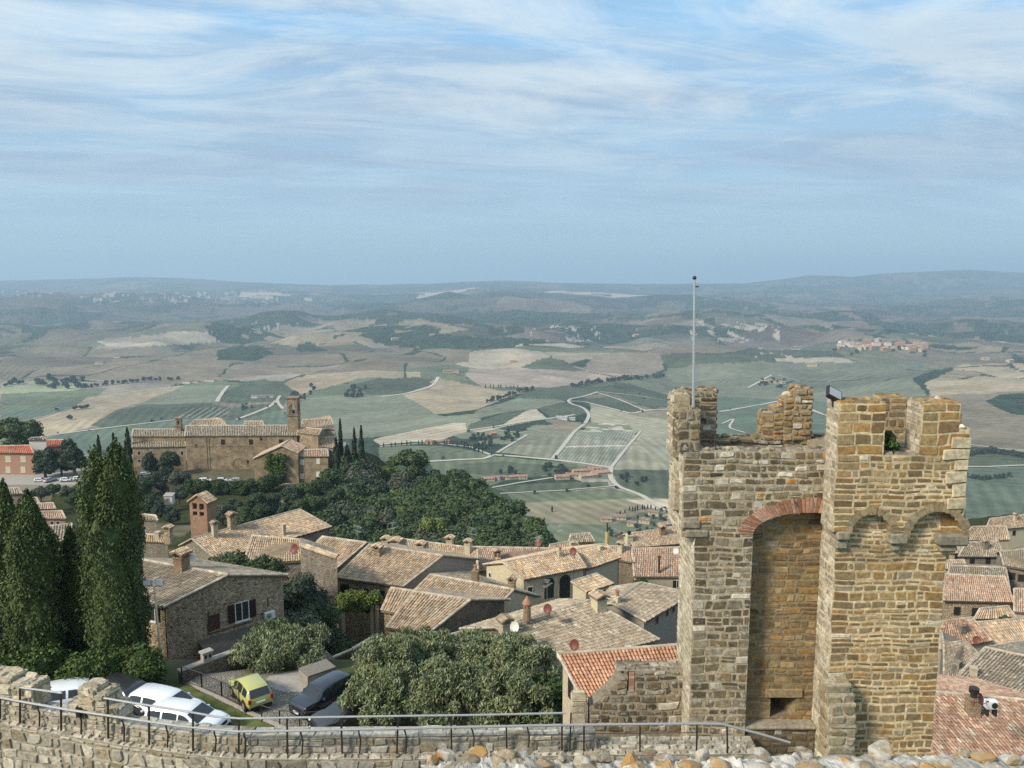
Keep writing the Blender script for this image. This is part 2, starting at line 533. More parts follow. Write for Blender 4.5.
# ------------------------------------------------------------------ terrain heights
CREST = np.array([(-400, 283), (0, 281), (100, 278.5), (130, 277), (190, 278.5), (250, 282), (330, 285), (420, 284), (500, 280.5), (560, 283), (640, 283.5), (740, 283.5), (780, 279), (805, 275.5), (850, 276.5), (900, 272.5), (960, 270), (1024, 272.5), (1400, 276)], float)
PROF_Y = [0, 45, 52.5, 58, 70, 85, 110, 150, 185, 240, 300, 420]
PROF_Z = [-24, -24, -26.2, -32.5, -37, -41, -46, -56, -66, -72, -71, -75]


def H(x, y):
    x = np.asarray(x, float); y = np.asarray(y, float)
    zt = np.interp(y, PROF_Y, PROF_Z)
    zt = zt - 6.0 * sstep(8, 30, x) * (1 - sstep(90, 170, y))
    zt = zt + (fbm(x / 22, y / 22, 3, 5) - 0.5) * 2.0 * sstep(70, 150, y)
    zt = zt - 9.0 * sstep(-62, -42, x) * (1 - sstep(24, 44, x)) * sstep(150, 190, y)
    ye = np.interp(x, [-420, -300, -130, -62, -30, 0, 15, 45, 100, 180, 300], [300, 300, 300, 318, 300, 262, 190, 152, 205, 240, 240])
    over = np.maximum(0, y - ye)
    drop = zt - 0.52 * np.maximum(0, over - 6)
    amp = np.interp(y, [600, 1200, 3000, 6000, 9000, 14000], [10, 26, 85, 200, 170, 110])
    n = 0.6 * fbm(x / 1500, y / 1500, 4, 11) + 0.4 * fbm(x / 420, y / 420, 3, 23)
    n = n + 0.22 * sstep(1300, 2600, y) * (fbm(x / 520, y / 520, 2, 29) - 0.5)
    far = sstep(3500, 8000, y)
    nf = 0.75 * fbm(x / 2100, y / 1700, 5, 37, 0.5) + 0.25 * (1 - np.abs(2 * fbm(x / 1300, y / 1100, 3, 39) - 1))
    v = -300 + amp * 2.6 * ((1 - far) * (n - 0.5) + far * (nf - 0.5))
    # crests of the far ridges
    t = 512 + F * x / np.maximum(y, 50.0)
    v = v + 75 * np.exp(-((y - 8200) / 1100.0) ** 2) * (0.5 + fbm(x / 2000, y / 9000, 4, 51))
    v = v + 105 * np.exp(-((y - 11300) / 1100.0) ** 2) * (0.55 + 0.8 * fbm(x / 2400, y / 9000, 4, 61))
    cz = (281 - np.interp(t, CREST[:, 0], CREST[:, 1]) + 1.2 * (fbm(x / 500, x * 0, 4, 71) - 0.5)) / 780.0 * 15000
    g = np.exp(-((y - 15000) / 2000.0) ** 2)
    v = v * (1 - g) + g * cz
    z = np.maximum(drop, v)
    return z


def hit(px, py, y0=560.0, y1=18000.0):
    d = ray(px, py); d = d / d[1]
    Y = np.geomspace(y0, y1, 5000)
    zz_ = d[2] * Y; h = H(d[0] * Y, Y)
    k = np.argmax(zz_ < h)
    if k == 0: k = 4999
    return np.array([d[0] * Y[k], Y[k], h[k]])


def inpoly(px, py, poly):
    poly = np.asarray(poly, float); res = np.zeros(px.shape, bool)
    n = len(poly)
    for i in range(n):
        x1, y1 = poly[i]; x2, y2 = poly[(i + 1) % n]
        if y1 == y2: continue
        c = ((py >= y1) != (py >= y2)) & (px < (x2 - x1) * (py - y1) / (y2 - y1) + x1)
        res ^= c
    return res


TAN = (0.345, 0.28, 0.185); MAUVE = (0.20, 0.168, 0.118); STRAW = (0.43, 0.37, 0.27); GREEN = (0.135, 0.155, 0.095)
DGREEN = (0.085, 0.10, 0.062); OLIVE = (0.19, 0.19, 0.11); GGREEN = (0.18, 0.19, 0.13); FOREST = (0.03, 0.048, 0.026); TEAL = (0.115, 0.145, 0.10)
PALETTE = np.array([TAN, MAUVE, (0.29, 0.24, 0.18), GGREEN, OLIVE, (0.225, 0.185, 0.15), STRAW, GREEN, DGREEN, (0.27, 0.235, 0.19)])

FIELDS = [
    (MAUVE, [(0, 352), (60, 340), (110, 349), (200, 343), (240, 340), (300, 352), (300, 372), (180, 384), (60, 378), (0, 380)]),
    (STRAW, [(96, 341), (176, 331), (223, 333), (234, 339), (205, 343), (111, 347)]),
    (TAN, [(228, 337), (300, 322), (420, 318), (470, 330), (380, 342), (300, 348)]),
    (FOREST, [(217, 350), (240, 345), (262, 346), (275, 353), (255, 361), (217, 360)]),
    (FOREST, [(296, 344), (310, 342), (330, 352), (318, 360), (300, 356)]),
    (MAUVE, [(280, 372), (300, 352), (420, 345), (470, 350), (468, 362), (330, 378)]),
    (TEAL, [(0, 395), (80, 388), (88, 399), (73, 410), (0, 424)]),
    (GREEN, [(0, 394), (79, 390), (110, 388), (84, 402), (0, 412)]),
    ((0.30, 0.32, 0.19), [(0, 382), (35, 380), (88, 382), (79, 390), (0, 394)]),
    (TEAL, [(30, 440), (44, 436), (176, 420), (223, 420), (281, 408), (292, 425), (240, 450), (60, 450)]),
    (TAN, [(20, 424), (73, 409), (88, 397), (146, 388), (187, 385), (141, 403), (117, 409), (97, 426), (60, 434), (40, 438), (20, 434)]),
    (GGREEN, [(141, 403), (187, 386), (226, 385), (217, 402), (117, 409)]),
    (DGREEN, [(217, 400), (232, 389), (250, 381), (266, 379), (285, 382), (299, 394), (287, 401), (240, 404)]),
    (DGREEN, [(91, 426), (114, 410), (145, 405), (211, 403), (234, 410), (223, 418), (173, 420), (103, 428)]),
    ('vine1', [(176, 418), (187, 408), (231, 408), (223, 419)]),
    (DGREEN, [(234, 408), (285, 401), (282, 409), (236, 421), (223, 420)]),
    (GGREEN, [(285, 400), (345, 395), (380, 396), (430, 420), (400, 436), (340, 440), (290, 430)]),
    (TAN, [(300, 376), (360, 370), (420, 372), (421, 378), (360, 378), (302, 394), (282, 384)]),
    ('bare', [(468, 369), (512, 368), (560, 369), (635, 374), (640, 378), (582, 384), (567, 388), (482, 387), (466, 377)]),
    (TAN, [(397, 394), (438, 378), (482, 387), (520, 394), (477, 410), (436, 415), (415, 404)]),
    (DGREEN, [(350, 385), (380, 378), (421, 378), (433, 384), (400, 394), (370, 395)]),
    (GGREEN, [(345, 398), (400, 394), (418, 404), (436, 415), (462, 421), (440, 428), (380, 436), (340, 430)]),
    (GGREEN, [(462, 421), (478, 410), (530, 396), (567, 402), (534, 409), (500, 414)]),
    (STRAW, [(372, 440), (420, 430), (453, 423), (465, 423), (466, 432), (440, 441), (380, 446)]),
    (DGREEN, [(518, 399), (526, 390), (600, 383), (667, 377), (680, 400), (655, 409), (608, 393), (585, 396), (567, 401)]),
    (DGREEN, [(470, 424), (500, 415), (530, 409), (520, 420), (480, 429), (466, 430)]),
    (DGREEN, [(537, 408), (565, 403), (580, 405), (588, 414), (560, 420), (550, 418)]),
    (STRAW, [(465, 431), (500, 427), (530, 409), (536, 409), (546, 419), (520, 424), (480, 432)]),
    (DGREEN, [(570, 402), (614, 396), (644, 410), (629, 413), (585, 403)]),
    ('vine2', [(497, 453), (526, 435), (573, 431), (553, 459)]),
    ('vine3', [(575, 431), (639, 431), (614, 467), (553, 459)]),
    ((0.30, 0.285, 0.20), [(591, 403), (632, 416), (690, 422), (724, 470), (617, 469), (641, 431), (590, 428)]),
    ('scrub', [(590, 423), (630, 424), (634, 432), (582, 432)]),
    (GREEN, [(380, 447), (440, 446), (492, 455), (488, 458), (430, 464), (380, 462)]),
    (GREEN, [(430, 463), (488, 457), (553, 461), (611, 469), (608, 479), (521, 476), (440, 478)]),
    (DGREEN, [(455, 466), (500, 462), (590, 468), (606, 474), (520, 478), (460, 474)]),
    (GREEN, [(455, 476), (520, 478), (491, 486), (470, 490)]),
    (DGREEN, [(491, 488), (540, 484), (608, 482), (611, 488), (560, 492), (510, 494)]),
    (GREEN, [(506, 494), (560, 492), (612, 489), (646, 498), (521, 505)]),
    ((0.245, 0.215, 0.14), [(515, 504), (570, 501), (638, 498), (729, 500), (706, 513), (623, 516), (614, 525), (544, 522), (526, 514)]),
    (STRAW, [(625, 500), (717, 499), (734, 506), (650, 509)]),
    (GREEN, [(540, 522), (614, 525), (640, 512), (728, 514), (750, 560), (540, 560)]),
    (DGREEN, [(612, 470), (724, 470), (699, 500), (650, 498), (618, 486)]),
    (GGREEN, [(612, 379), (700, 364), (760, 362), (922, 362), (925, 395), (840, 402), (672, 396)]),
    (TEAL, [(706, 395), (840, 402), (925, 395), (920, 440), (682, 450)]),
    (FOREST, [(912, 377), (935, 369), (959, 367), (937, 379), (927, 396)]),
    (MAUVE, [(928, 394), (940, 379), (962, 360), (1060, 352), (1060, 450), (968, 447), (950, 420), (930, 405)]),
    (TAN, [(925, 384), (960, 365), (1060, 360), (1060, 388), (985, 394), (930, 396)]),
    (DGREEN, [(923, 455), (969, 449), (1060, 455), (1060, 466), (913, 468)]),
    (TEAL, [(932, 468), (1060, 466), (1060, 520), (924, 520)]),
    (FOREST, [(984, 402), (1000, 395), (1060, 394), (1060, 420), (1010, 413)]),
    ((0.30, 0.22, 0.18), [(828, 314), (855, 312), (905, 318), (880, 328), (835, 324)]),
    (FOREST, [(890, 325), (920, 322), (940, 333), (875, 334)]),
]
CLAY = [[(80, 292), (280, 291), (280, 303), (80, 302)], [(530, 326), (600, 326), (600, 342), (530, 341)], [(745, 346), (800, 346), (800, 360), (745, 359)], [(250, 322), (280, 322), (280, 331), (250, 331)], [(0, 291), (60, 289), (60, 297), (0, 297)], [(690, 320), (780, 325), (780, 345), (690, 340)]]


def cells(x, y, s, seed):
    gx = x / s; gy = y / s
    ix = np.floor(gx); iy = np.floor(gy)
    d1 = np.full(x.shape, 9.0); d2 = np.full(x.shape, 9.0); cid = np.zeros(x.shape)
    for a in (-1, 0, 1):
        for b in (-1, 0, 1):
            jx = ix + a; jy = iy + b
            cx_ = jx + _hash(jx, jy, seed) * 0.9; cy_ = jy + _hash(jx, jy, seed + 7) * 0.9
            d = np.hypot(gx - cx_, gy - cy_)
            near = d < d1
            d2 = np.where(near, d1, np.minimum(d2, d))
            cid = np.where(near, _hash(jx, jy, seed + 13), cid)
            d1 = np.where(near, d, d1)
    return cid, (d2 - d1) * s * 0.5


def land_colours(x, y, z):
    px, py = proj(x, np.maximum(y, 2.0), z)
    wx = x + 260 * (fbm(x / 700, y / 700, 3, 81) - 0.5); wy = y + 260 * (fbm(x / 700, y / 700, 3, 91) - 0.5)
    c1_, e1 = cells(wx, wy * 0.8, 300.0, 3)
    c2_, e2 = cells(wx, wy * 0.55, 620.0, 5)
    farm = y > 3600 + 900 * (fbm(x / 900, y / 900, 3, 15) - 0.5)
    cid = np.where(farm, c2_, c1_); ed = np.where(farm, e2, e1)
    pal = PALETTE[np.clip((cid * len(PALETTE)).astype(int), 0, len(PALETTE) - 1)]
    C = pal * (0.85 + 0.3 * ((cid * 37.7) % 1.0))[:, None]
    # mid and far fields blend to ploughed dun, distant shade put into the colour
    k = (sstep(2500, 5500, y) * 0.70)[:, None]
    C = C * (1 - k) + np.array((0.165, 0.135, 0.10)) * k
    w = fbm(x / 640, y / 640, 5, 101, 0.6); w2 = fbm(x / 260, y / 160, 4, 111, 0.6)
    thr = np.interp(y, [600, 2500, 4500, 6500, 9000, 13000, 20000], [0.70, 0.62, 0.555, 0.51, 0.485, 0.47, 0.48])
    wood = (w + 0.30 * (w2 - 0.5)) > thr
    hedge = (ed < np.where(farm, 30, 8)) & (((cid * 91.3) % 1.0) > 0.45) & (w2 > 0.42)
    wob1 = 5.0 * (w2 - 0.5) + 4.0 * (fbm(x / 60, y / 60, 3, 301) - 0.5); wob2 = 2.4 * (w - 0.5) + 2.2 * (fbm(x / 70, y / 70, 3, 311) - 0.5)
    for col, poly in FIELDS:
        m = inpoly(px + wob1, py + wob2, poly) & (y > 500)
        if isinstance(col, str):
            if col == 'vine1':
                s = ((px * 0.8 + (py - 408) * 1.3) / 5.4) % 1.0
                cc = np.where((s < 0.5)[:, None], np.array((0.05, 0.065, 0.045)), np.array((0.19, 0.19, 0.14)))
            elif col == 'vine2':
                s = ((x * 0.75 + y * 0.66) / 7.0) % 1.0
                cc = np.where((s < 0.45)[:, None], np.array((0.15, 0.16, 0.10)), np.array((0.23, 0.22, 0.16)))
            elif col == 'vine3':
                s = ((x * 0.97 - y * 0.24) / 6.0) % 1.0
                cc = np.where((s < 0.4)[:, None], np.array((0.17, 0.185, 0.12)), np.array((0.29, 0.28, 0.215)))
                cc = np.where((np.abs(py - 446 + (px - 600) * 0.02) < 0.7)[:, None], np.array((0.45, 0.42, 0.35)), cc)
            elif col == 'bare':
                cc = np.array((0.31, 0.25, 0.195)) * (0.8 + 0.4 * fbm(x / 160, y / 90, 3, 9))[:, None]
            else:
                cc = np.where((fbm(x / 25, y / 25, 2, 19) > 0.5)[:, None], np.array((0.42, 0.38, 0.30)), np.array((0.17, 0.18, 0.11)))
            C = np.where(m[:, None], cc, C)
        else:
            C = np.where(m[:, None], np.asarray(col), C)
        dark = isinstance(col, tuple) and col is FOREST
        wood = np.where(m, dark | ((y > 2700) & (w + 0.30 * (w2 - 0.5) > 0.61)), wood); hedge = np.where(m, False, hedge)
    C = C * np.interp(y, [1900, 4000, 8000], [1, .68, .60])[:, None]  # darker with distance: far cloud shade painted into the field colours
    big = (y > 2300)
    C = np.where(big[:, None], C * (0.76 + 0.48 * ((c1_ * 53.1) % 1.0))[:, None], C)
    hedge = hedge | (big & (ed < np.where(farm, 30, 9)) & (((c1_ * 91.3) % 1.0) > 0.55) & (w2 > 0.40))
    # tramlines, damp patches and mowing in the fields
    C = C * (0.62 + 0.76 * fbm(x / 150, y / 90, 5, 121, 0.62))[:, None]
    C = C * (1 + 0.13 * np.sin((x * np.cos(cid * 6.3) + y * np.sin(cid * 6.3)) / 3.2) * (y < 2600))[:, None]
    C = C * (0.78 + 0.44 * fbm(x / 16, y / 16, 3, 131))[:, None]
    speck = 0.55 + 0.9 * vnoise(x / 14, y / 20, 141)
    C = np.where((wood & (y > 560))[:, None], np.array((0.034, 0.05, 0.027)) * speck[:, None], C)
    C = np.where((hedge & (y > 560))[:, None], np.array((0.036, 0.055, 0.028)) * speck[:, None], C)
    er = fbm(x / 60, y / 190, 5, 151, 0.7)
    for poly in CLAY:
        m = inpoly(px, py, poly) & (er > 0.62)
        C = np.where(m[:, None], np.array((0.36, 0.31, 0.245)), C)
    pale = (y > 10300) & (y < 12200) & (fbm(x / 900, y / 500, 4, 161) > 0.54) & (px > 240) & (px < 700)
    C = np.where(pale[:, None], np.array((0.50, 0.38, 0.27)), C)
    town = (y < 560)
    earth = np.array((0.13, 0.115, 0.075)) * (0.6 + 0.8 * fbm(x / 3, y / 3, 4, 171))[:, None]
    grass = np.array((0.075, 0.085, 0.035)) * (0.6 + 0.8 * fbm(x / 1.2, y / 1.2, 3, 181))[:, None]
    grass = grass * np.where(y > 118, 0.55, 1.0)[:, None]; g = (fbm(x / 14, y / 14, 3, 191) > np.where(y > 118, 0.25, 0.47))
    tc_ = np.where(g[:, None], grass, earth)
    C = np.where(town[:, None], tc_, C)
    return C


rows = list(np.linspace(-36, 60, 30)) + list(np.linspace(63, 330, 90)) + list(np.linspace(336, 840, 80))
while rows[-1] < 18500:
    Y = rows[-1]
    rows.append(Y + min(max(Y * Y * 0.5 / (F * 300.0), 1.2), 0.013 * Y))
rows = np.array(rows)
tcols = np.concatenate([np.linspace(-1.7, -0.74, 60), np.linspace(-0.72, 0.72, 1250), np.linspace(0.74, 1.7, 60)])
TX, TY = np.meshgrid(tcols, rows)
gx_ = (TX * (TY + 40.0)).ravel(); gy_ = TY.ravel()
gz_ = H(gx_, gy_)
gb = MB()
nr, nc = len(rows), len(tcols)
ii = (np.arange(nr - 1)[:, None] * nc + np.arange(nc - 1)[None, :]).ravel()
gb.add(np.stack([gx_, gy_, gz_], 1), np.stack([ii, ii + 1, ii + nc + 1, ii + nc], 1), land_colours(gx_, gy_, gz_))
M['land'] = mat_vcol('land', 0.95, 0.35, 0.88, 1.12, spec=0.05)
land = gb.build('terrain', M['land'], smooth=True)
tag(land, kind='structure')

# ------------------------------------------------------------------ the air
hz = MB(); box(hz, -34000, 34000, -400, 36000, -560, 560)
m = bpy.data.materials.new('haze'); m.use_nodes = True; nt = m.node_tree; nt.nodes.clear()
o_ = N(nt, 'ShaderNodeOutputMaterial'); pv = N(nt, 'ShaderNodeVolumePrincipled')
pv.inputs['Color'].default_value = (0.59, 0.81, 1.0, 1); pv.inputs['Density'].default_value = 1.0e-4; pv.inputs['Anisotropy'].default_value = 0.1
nt.links.new(pv.outputs[0], o_.inputs['Volume'])
M['haze'] = m
tag(hz.build('haze', m), kind='stuff')

# ------------------------------------------------------------------ dirt roads in the valley
ROADS = [
    ([(425, 462), (460, 460), (486, 459), (492, 455), (520, 457), (553, 460), (585, 464), (611, 468)], 9),
    ([(611, 468), (625, 450), (641, 431)], 6), ([(553, 459), (564, 445), (575, 431), (585, 424), (590, 415), (584, 408), (570, 404), (567, 400), (586, 396), (598, 392)], 8),
    ([(567, 401), (585, 402), (608, 408), (632, 414), (645, 411), (672, 409)], 8), ([(598, 393), (620, 400), (645, 411)], 6), ([(600, 392), (640, 396), (672, 402)], 5),
    ([(465, 431), (500, 426), (530, 421), (548, 419), (575, 415)], 7), ([(438, 377), (436, 383), (428, 388), (405, 394), (382, 397)], 10),
    ([(611, 468), (610, 478), (618, 487), (640, 495), (668, 512)], 8), ([(492, 488), (520, 483), (553, 478)], 5), ([(500, 494), (560, 491), (608, 487), (616, 486)], 3.5), ([(497, 453), (512, 444), (527, 435)], 6),
    ([(40, 437), (100, 429), (176, 420)], 7), ([(217, 402), (221, 394), (228, 386)], 10), ([(236, 420), (252, 414), (272, 406), (276, 401)], 8), ([(283, 409), (276, 401), (280, 396)], 8),
    ([(690, 408), (720, 412), (760, 405), (785, 400), (830, 417)], 10), ([(748, 388), (772, 375)], 8), ([(778, 375), (800, 382)], 6), ([(722, 424), (735, 418), (728, 428), (745, 433)], 5),
    ([(970, 445), (1024, 452)], 5), ([(950, 467), (985, 467), (1040, 465)], 5), ([(640, 410), (680, 410)], 7), ([(380, 447), (430, 443), (470, 447), (490, 455)], 6),
]
for pts, wid in ROADS:
    P3 = []
    for (a, b) in zip(pts[:-1], pts[1:]):
        n = max(2, int(math.hypot(a[0] - b[0], a[1] - b[1]) / 2.5))
        for k in range(n):
            P3.append(hit(a[0] + (b[0] - a[0]) * k / n, a[1] + (b[1] - a[1]) * k / n))
    P3.append(hit(*pts[-1])); P3 = np.array(P3)
    # smooth, resample on the ground
    for _ in range(2): P3[1:-1] = 0.25 * P3[:-2] + 0.5 * P3[1:-1] + 0.25 * P3[2:]
    T = np.gradient(P3[:, :2], axis=0); T /= np.linalg.norm(T, axis=1)[:, None] + 1e-9
    Nn = np.stack([-T[:, 1], T[:, 0]], 1)
    rb = MB(); V = []
    for s in (-0.5, 0.5):
        q = P3[:, :2] + Nn * wid * s
        V.append(np.column_stack([q, H(q[:, 0], q[:, 1]) + 0.9]))
    V = np.concatenate(V); n = len(P3); i = np.arange(n - 1)
    rb.add(V, np.stack([i, i + 1, i + n + 1, i + n], 1))
    tag(rb.build('dirt_road', M['dirt_road']), kind='structure')
# ------------------------------------------------------------------ laid stone
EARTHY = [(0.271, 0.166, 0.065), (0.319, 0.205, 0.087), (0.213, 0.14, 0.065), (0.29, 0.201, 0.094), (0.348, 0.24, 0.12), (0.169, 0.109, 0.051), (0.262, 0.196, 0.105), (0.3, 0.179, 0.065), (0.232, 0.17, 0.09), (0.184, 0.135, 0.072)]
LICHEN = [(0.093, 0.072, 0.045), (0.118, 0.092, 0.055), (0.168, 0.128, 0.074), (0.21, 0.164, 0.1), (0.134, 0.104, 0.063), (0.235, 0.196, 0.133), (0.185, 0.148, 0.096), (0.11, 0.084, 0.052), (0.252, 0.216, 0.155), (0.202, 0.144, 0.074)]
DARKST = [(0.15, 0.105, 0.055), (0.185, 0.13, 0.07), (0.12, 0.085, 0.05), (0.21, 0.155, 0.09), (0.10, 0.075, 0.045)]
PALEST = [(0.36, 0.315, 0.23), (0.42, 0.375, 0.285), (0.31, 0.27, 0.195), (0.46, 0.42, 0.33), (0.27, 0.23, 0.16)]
GREYST = [(0.27, 0.245, 0.20), (0.33, 0.30, 0.245), (0.22, 0.195, 0.155), (0.38, 0.35, 0.29), (0.18, 0.155, 0.12), (0.30, 0.26, 0.19)]


def pick(pal, rng, white=0.02, orange=0.0, grey=0.0):
    r = rng.random()
    if r < white: c = np.array((0.50, 0.45, 0.35))
    elif r < white + orange: c = np.array((0.42, 0.20, 0.05))
    elif r < white + orange + grey: c = np.array((0.28, 0.23, 0.15))
    else: c = np.array(pal[rng.randrange(len(pal))])
    return c * rng.uniform(0.82, 1.2)


def stone(mb, O, U, V, Nn, u0, u1, v0, v1, rng, col, d=0.03, rough=0.5, mi=0):
    """one pillow-faced block on the plane O + uU + vV, standing d proud"""
    w, h = u1 - u0, v1 - v0
    bv = min(.014, .2 * h, .2 * w)
    su = [0, bv / w, 0.5, 1 - bv / w, 1] if w > 0.2 else [0, bv / w, 1 - bv / w, 1]
    sv = [0, bv / h, 1 - bv / h, 1] if h < 0.26 else [0, bv / h, 0.5, 1 - bv / h, 1]
    a, b = len(su), len(sv)
    tilt_u, tilt_v = rng.uniform(-1, 1) * 0.35 * d, rng.uniform(-1, 1) * 0.35 * d
    dd = d * rng.uniform(0.5, 1.35)
    cs = [rng.uniform(0.0, 0.42 * min(0.16, h * 0.6)) * rough if rng.random() < .6 else 0.0 for _ in range(4)]
    jit = min(0.022, 0.09 * h) * rough
    # one wobble per outline vertex, shared by the rim and the face so the edge stays crisp
    wob = {}
    pts = []; cols = []
    for j, t in enumerate(sv):
        for i, s in enumerate(su):
            key = (0 if i <= 1 else (2 if i >= a - 2 else 1), 0 if j <= 1 else (2 if j >= b - 2 else 1))
            if key not in wob: wob[key] = (rng.uniform(-jit, jit), rng.uniform(-jit, jit))
            u = u0 + s * w + wob[key][0]; v = v0 + t * h + wob[key][1]
            ei = i in (0, a - 1); ej = j in (0, b - 1)
            if i <= 1 and j <= 1: u += cs[0]; v += cs[0] * .5
            if i >= a - 2 and j <= 1: u -= cs[1]; v += cs[1] * .5
            if i <= 1 and j >= b - 2: u += cs[2]; v -= cs[2] * .5
            if i >= a - 2 and j >= b - 2: u -= cs[3]; v -= cs[3] * .5
            wu, wv_ = u, v; v += 0.017 * math.sin(1.9 * wu + 0.6 * wv_) * math.cos(0.9 * wu - 1.7 * wv_) + 0.014 * math.sin(5.3 * wu + 2 * wv_); u += 0.022 * math.sin(3.7 * wv_ + .9 * wu)
            n = -0.008 if (ei or ej) else dd + tilt_u * (s - .5) * 2 + tilt_v * (t - .5) * 2 + rng.uniform(-1, 1) * 0.12 * d
            pts.append(O + U * u + V * v + Nn * n)
            cols.append(col * rng.uniform(0.93, 1.07))
    idx = np.arange(a * b).reshape(b, a)
    q = np.stack([idx[:-1, :-1].ravel(), idx[:-1, 1:].ravel(), idx[1:, 1:].ravel(), idx[1:, :-1].ravel()], 1)
    if np.dot(np.cross(U, V), Nn) < 0: q = q[:, ::-1]
    mb.add(pts, q, np.array(cols), mi)


def masonry(mb, O, U, V, Nn, segs, v0, v1, rng, pal, rowh=(0.13, 0.25), stw=(0.14, 0.46), d=0.012, rough=0.6, mort=(0.33, 0.27, 0.18), white=0.02, orange=0.0, grey=0.05, quoin=0.0, gap=0.036, quoin_pal=None, mi=0, mmi=1, bed=True):
    O = np.asarray(O, float); U = nrm(U); V = nrm(V); Nn = nrm(Nn)
    mort = np.asarray(mort)
    if not callable(segs):
        s0 = segs; segs = lambda v: [s0]
    if bed:     # the mortar bed the stones sit in
        nv = max(2, int((v1 - v0) / 0.07)); vs = np.linspace(v0, v1, nv + 1)
        for k in range(nv):
            for (a, b) in segs(0.5 * (vs[k] + vs[k + 1])):
                if b - a < 0.01: continue
                m = max(1, int((b - a) / 0.25))
                us = np.linspace(a, b, m + 1)
                pts = [O + U * u + V * v - Nn * 0.002 for v in (vs[k], vs[k + 1]) for u in us]
                i = np.arange(m); q = np.stack([i, i + 1, i + m + 2, i + m + 1], 1)
                if np.dot(np.cross(U, V), Nn) < 0: q = q[:, ::-1]
                mb.add(pts, q, mort * rng.uniform(0.85, 1.15), mmi)
    v = v0
    while v < v1 - 0.05:
        h = rng.uniform(*rowh)
        if v + h > v1 - 0.07: h = v1 - v
        for (a, b) in segs(v + h * 0.5):
            if b - a < 0.05: continue
            u = a; first = True
            while u < b - 1e-4:
                w = rng.uniform(*stw) * (1.35 if rng.random() < 0.12 else 1)
                q_ = False
                if quoin and (first or b - u < stw[1] + quoin):
                    if first: w = rng.uniform(0.6, 1.0) * quoin; q_ = True
                if b - u - w < stw[0] * 0.8: w = b - u; q_ = q_ or bool(quoin)
                first = False
                g = gap
                pl = (quoin_pal if (q_ and quoin_pal) else pal)
                if (not q_) and h > 0.19 and rng.random() < 0.12:
                    hm = h * rng.uniform(0.4, 0.6)
                    stone(mb, O, U, V, Nn, u + g / 2, u + w - g / 2, v + g / 2, v + hm - g / 3, rng, pick(pl, rng, white, orange, grey), d, rough, mi)
                    stone(mb, O, U, V, Nn, u + g / 2, u + w - g / 2, v + hm + g / 3, v + h - g / 2, rng, pick(pl, rng, white, orange, grey), d, rough, mi)
                else:
                    sl = 0 if q_ else rng.uniform(0, 0.03)
                    stone(mb, O, U, V, Nn, u + g / 2, u + w - g / 2, v + g / 2 + sl * rng.random(), v + h - g / 2 - sl, rng, pick(pl, rng, white, orange, grey), d, rough * (0.4 if q_ else 1), mi)
                u += w
        v += h


X3, Y3, Z3 = np.array([1.0, 0, 0]), np.array([0, 1.0, 0]), np.array([0, 0, 1.0])


def block(mb, x0, x1, y0, y1, z0, z1, rng, pal, faces='FLRT', core=True, **kw):
    """axis-aligned block of masonry: F towards the camera, L/R sides, B back, T top"""
    if core: box(mb, x0 + .004, x1 - .004, y0 + .004, y1 - .004, z0, z1 - .004, kw.get('mort', (0.33, 0.27, 0.18)), 1)
    if 'F' in faces: masonry(mb, (x0, y0, 0), X3, Z3, -Y3, (0, x1 - x0), z0, z1, rng, pal, **kw)
    if 'B' in faces: masonry(mb, (x0, y1, 0), X3, Z3, Y3, (0, x1 - x0), z0, z1, rng, pal, **kw)
    if 'L' in faces: masonry(mb, (x0, y0, 0), Y3, Z3, -X3, (0, y1 - y0), z0, z1, rng, pal, **kw)
    if 'R' in faces: masonry(mb, (x1, y0, 0), Y3, Z3, X3, (0, y1 - y0), z0, z1, rng, pal, **kw)
    if 'T' in faces: masonry(mb, (x0, y0, z1), X3, Y3, Z3, (0, x1 - x0), 0, y1 - y0, rng, pal, **dict(kw, rough=1.0, d=0.035))


def X_(px, Y, py=560): return P(px, py, Y)[0]
def Z_(py, Y): return P(512, py, Y)[2]


def voussoirs(mb, cx, cz, r0, r1, a0, a1, n, y0, y1, rng, pal, mi=0, squash=1.0, gap=0.12):
    """ring of wedge stones in the plane facing the camera"""
    for k in range(n):
        t0 = a0 + (a1 - a0) * (k + gap / 2) / n; t1 = a0 + (a1 - a0) * (k + 1 - gap / 2) / n
        ra, rb = r0 * rng.uniform(0.985, 1.015), r1 * rng.uniform(0.96, 1.04)
        poly = []
        for (r, t) in ((ra, t0), (ra, t1), (rb, t1), (rb, t0)):
            poly.append(np.array([cx + r * math.cos(t), y0 + rng.uniform(-.012, .012), cz + r * math.sin(t) * squash]))
        poly_prism(mb, poly, (0, y1 - y0, 0), pick(pal, rng, 0, 0, 0), mi)


rng = random.Random(4)
STM = [M['stone'], M['mortar'], M['brick']]
STG = [M['stone_grey'], M['mortar'], M['brick']]
BASE = -27.0
YL, YR, YU, YN = 20.3, 19.8, 19.58, 20.72       # left front, right lower front, right upper front, back of the recess
YB = 22.1
tx0 = X_(694, YL); tx_up = X_(680.5, YL); nx0 = X_(752, YL); bx0 = X_(834.5, YR); bx1 = X_(946, YR)
ux1 = X_(967, YU, 470); ux0 = X_(836, YU, 460)
zt_left = Z_(451, YL); z_corb = Z_(537, YL)
tower = thing('stone_tower', 'ruined crenellated stone tower with tall arched recess and two blind arches', 'tower', ((tx0 + bx1) / 2, 21.0, BASE))

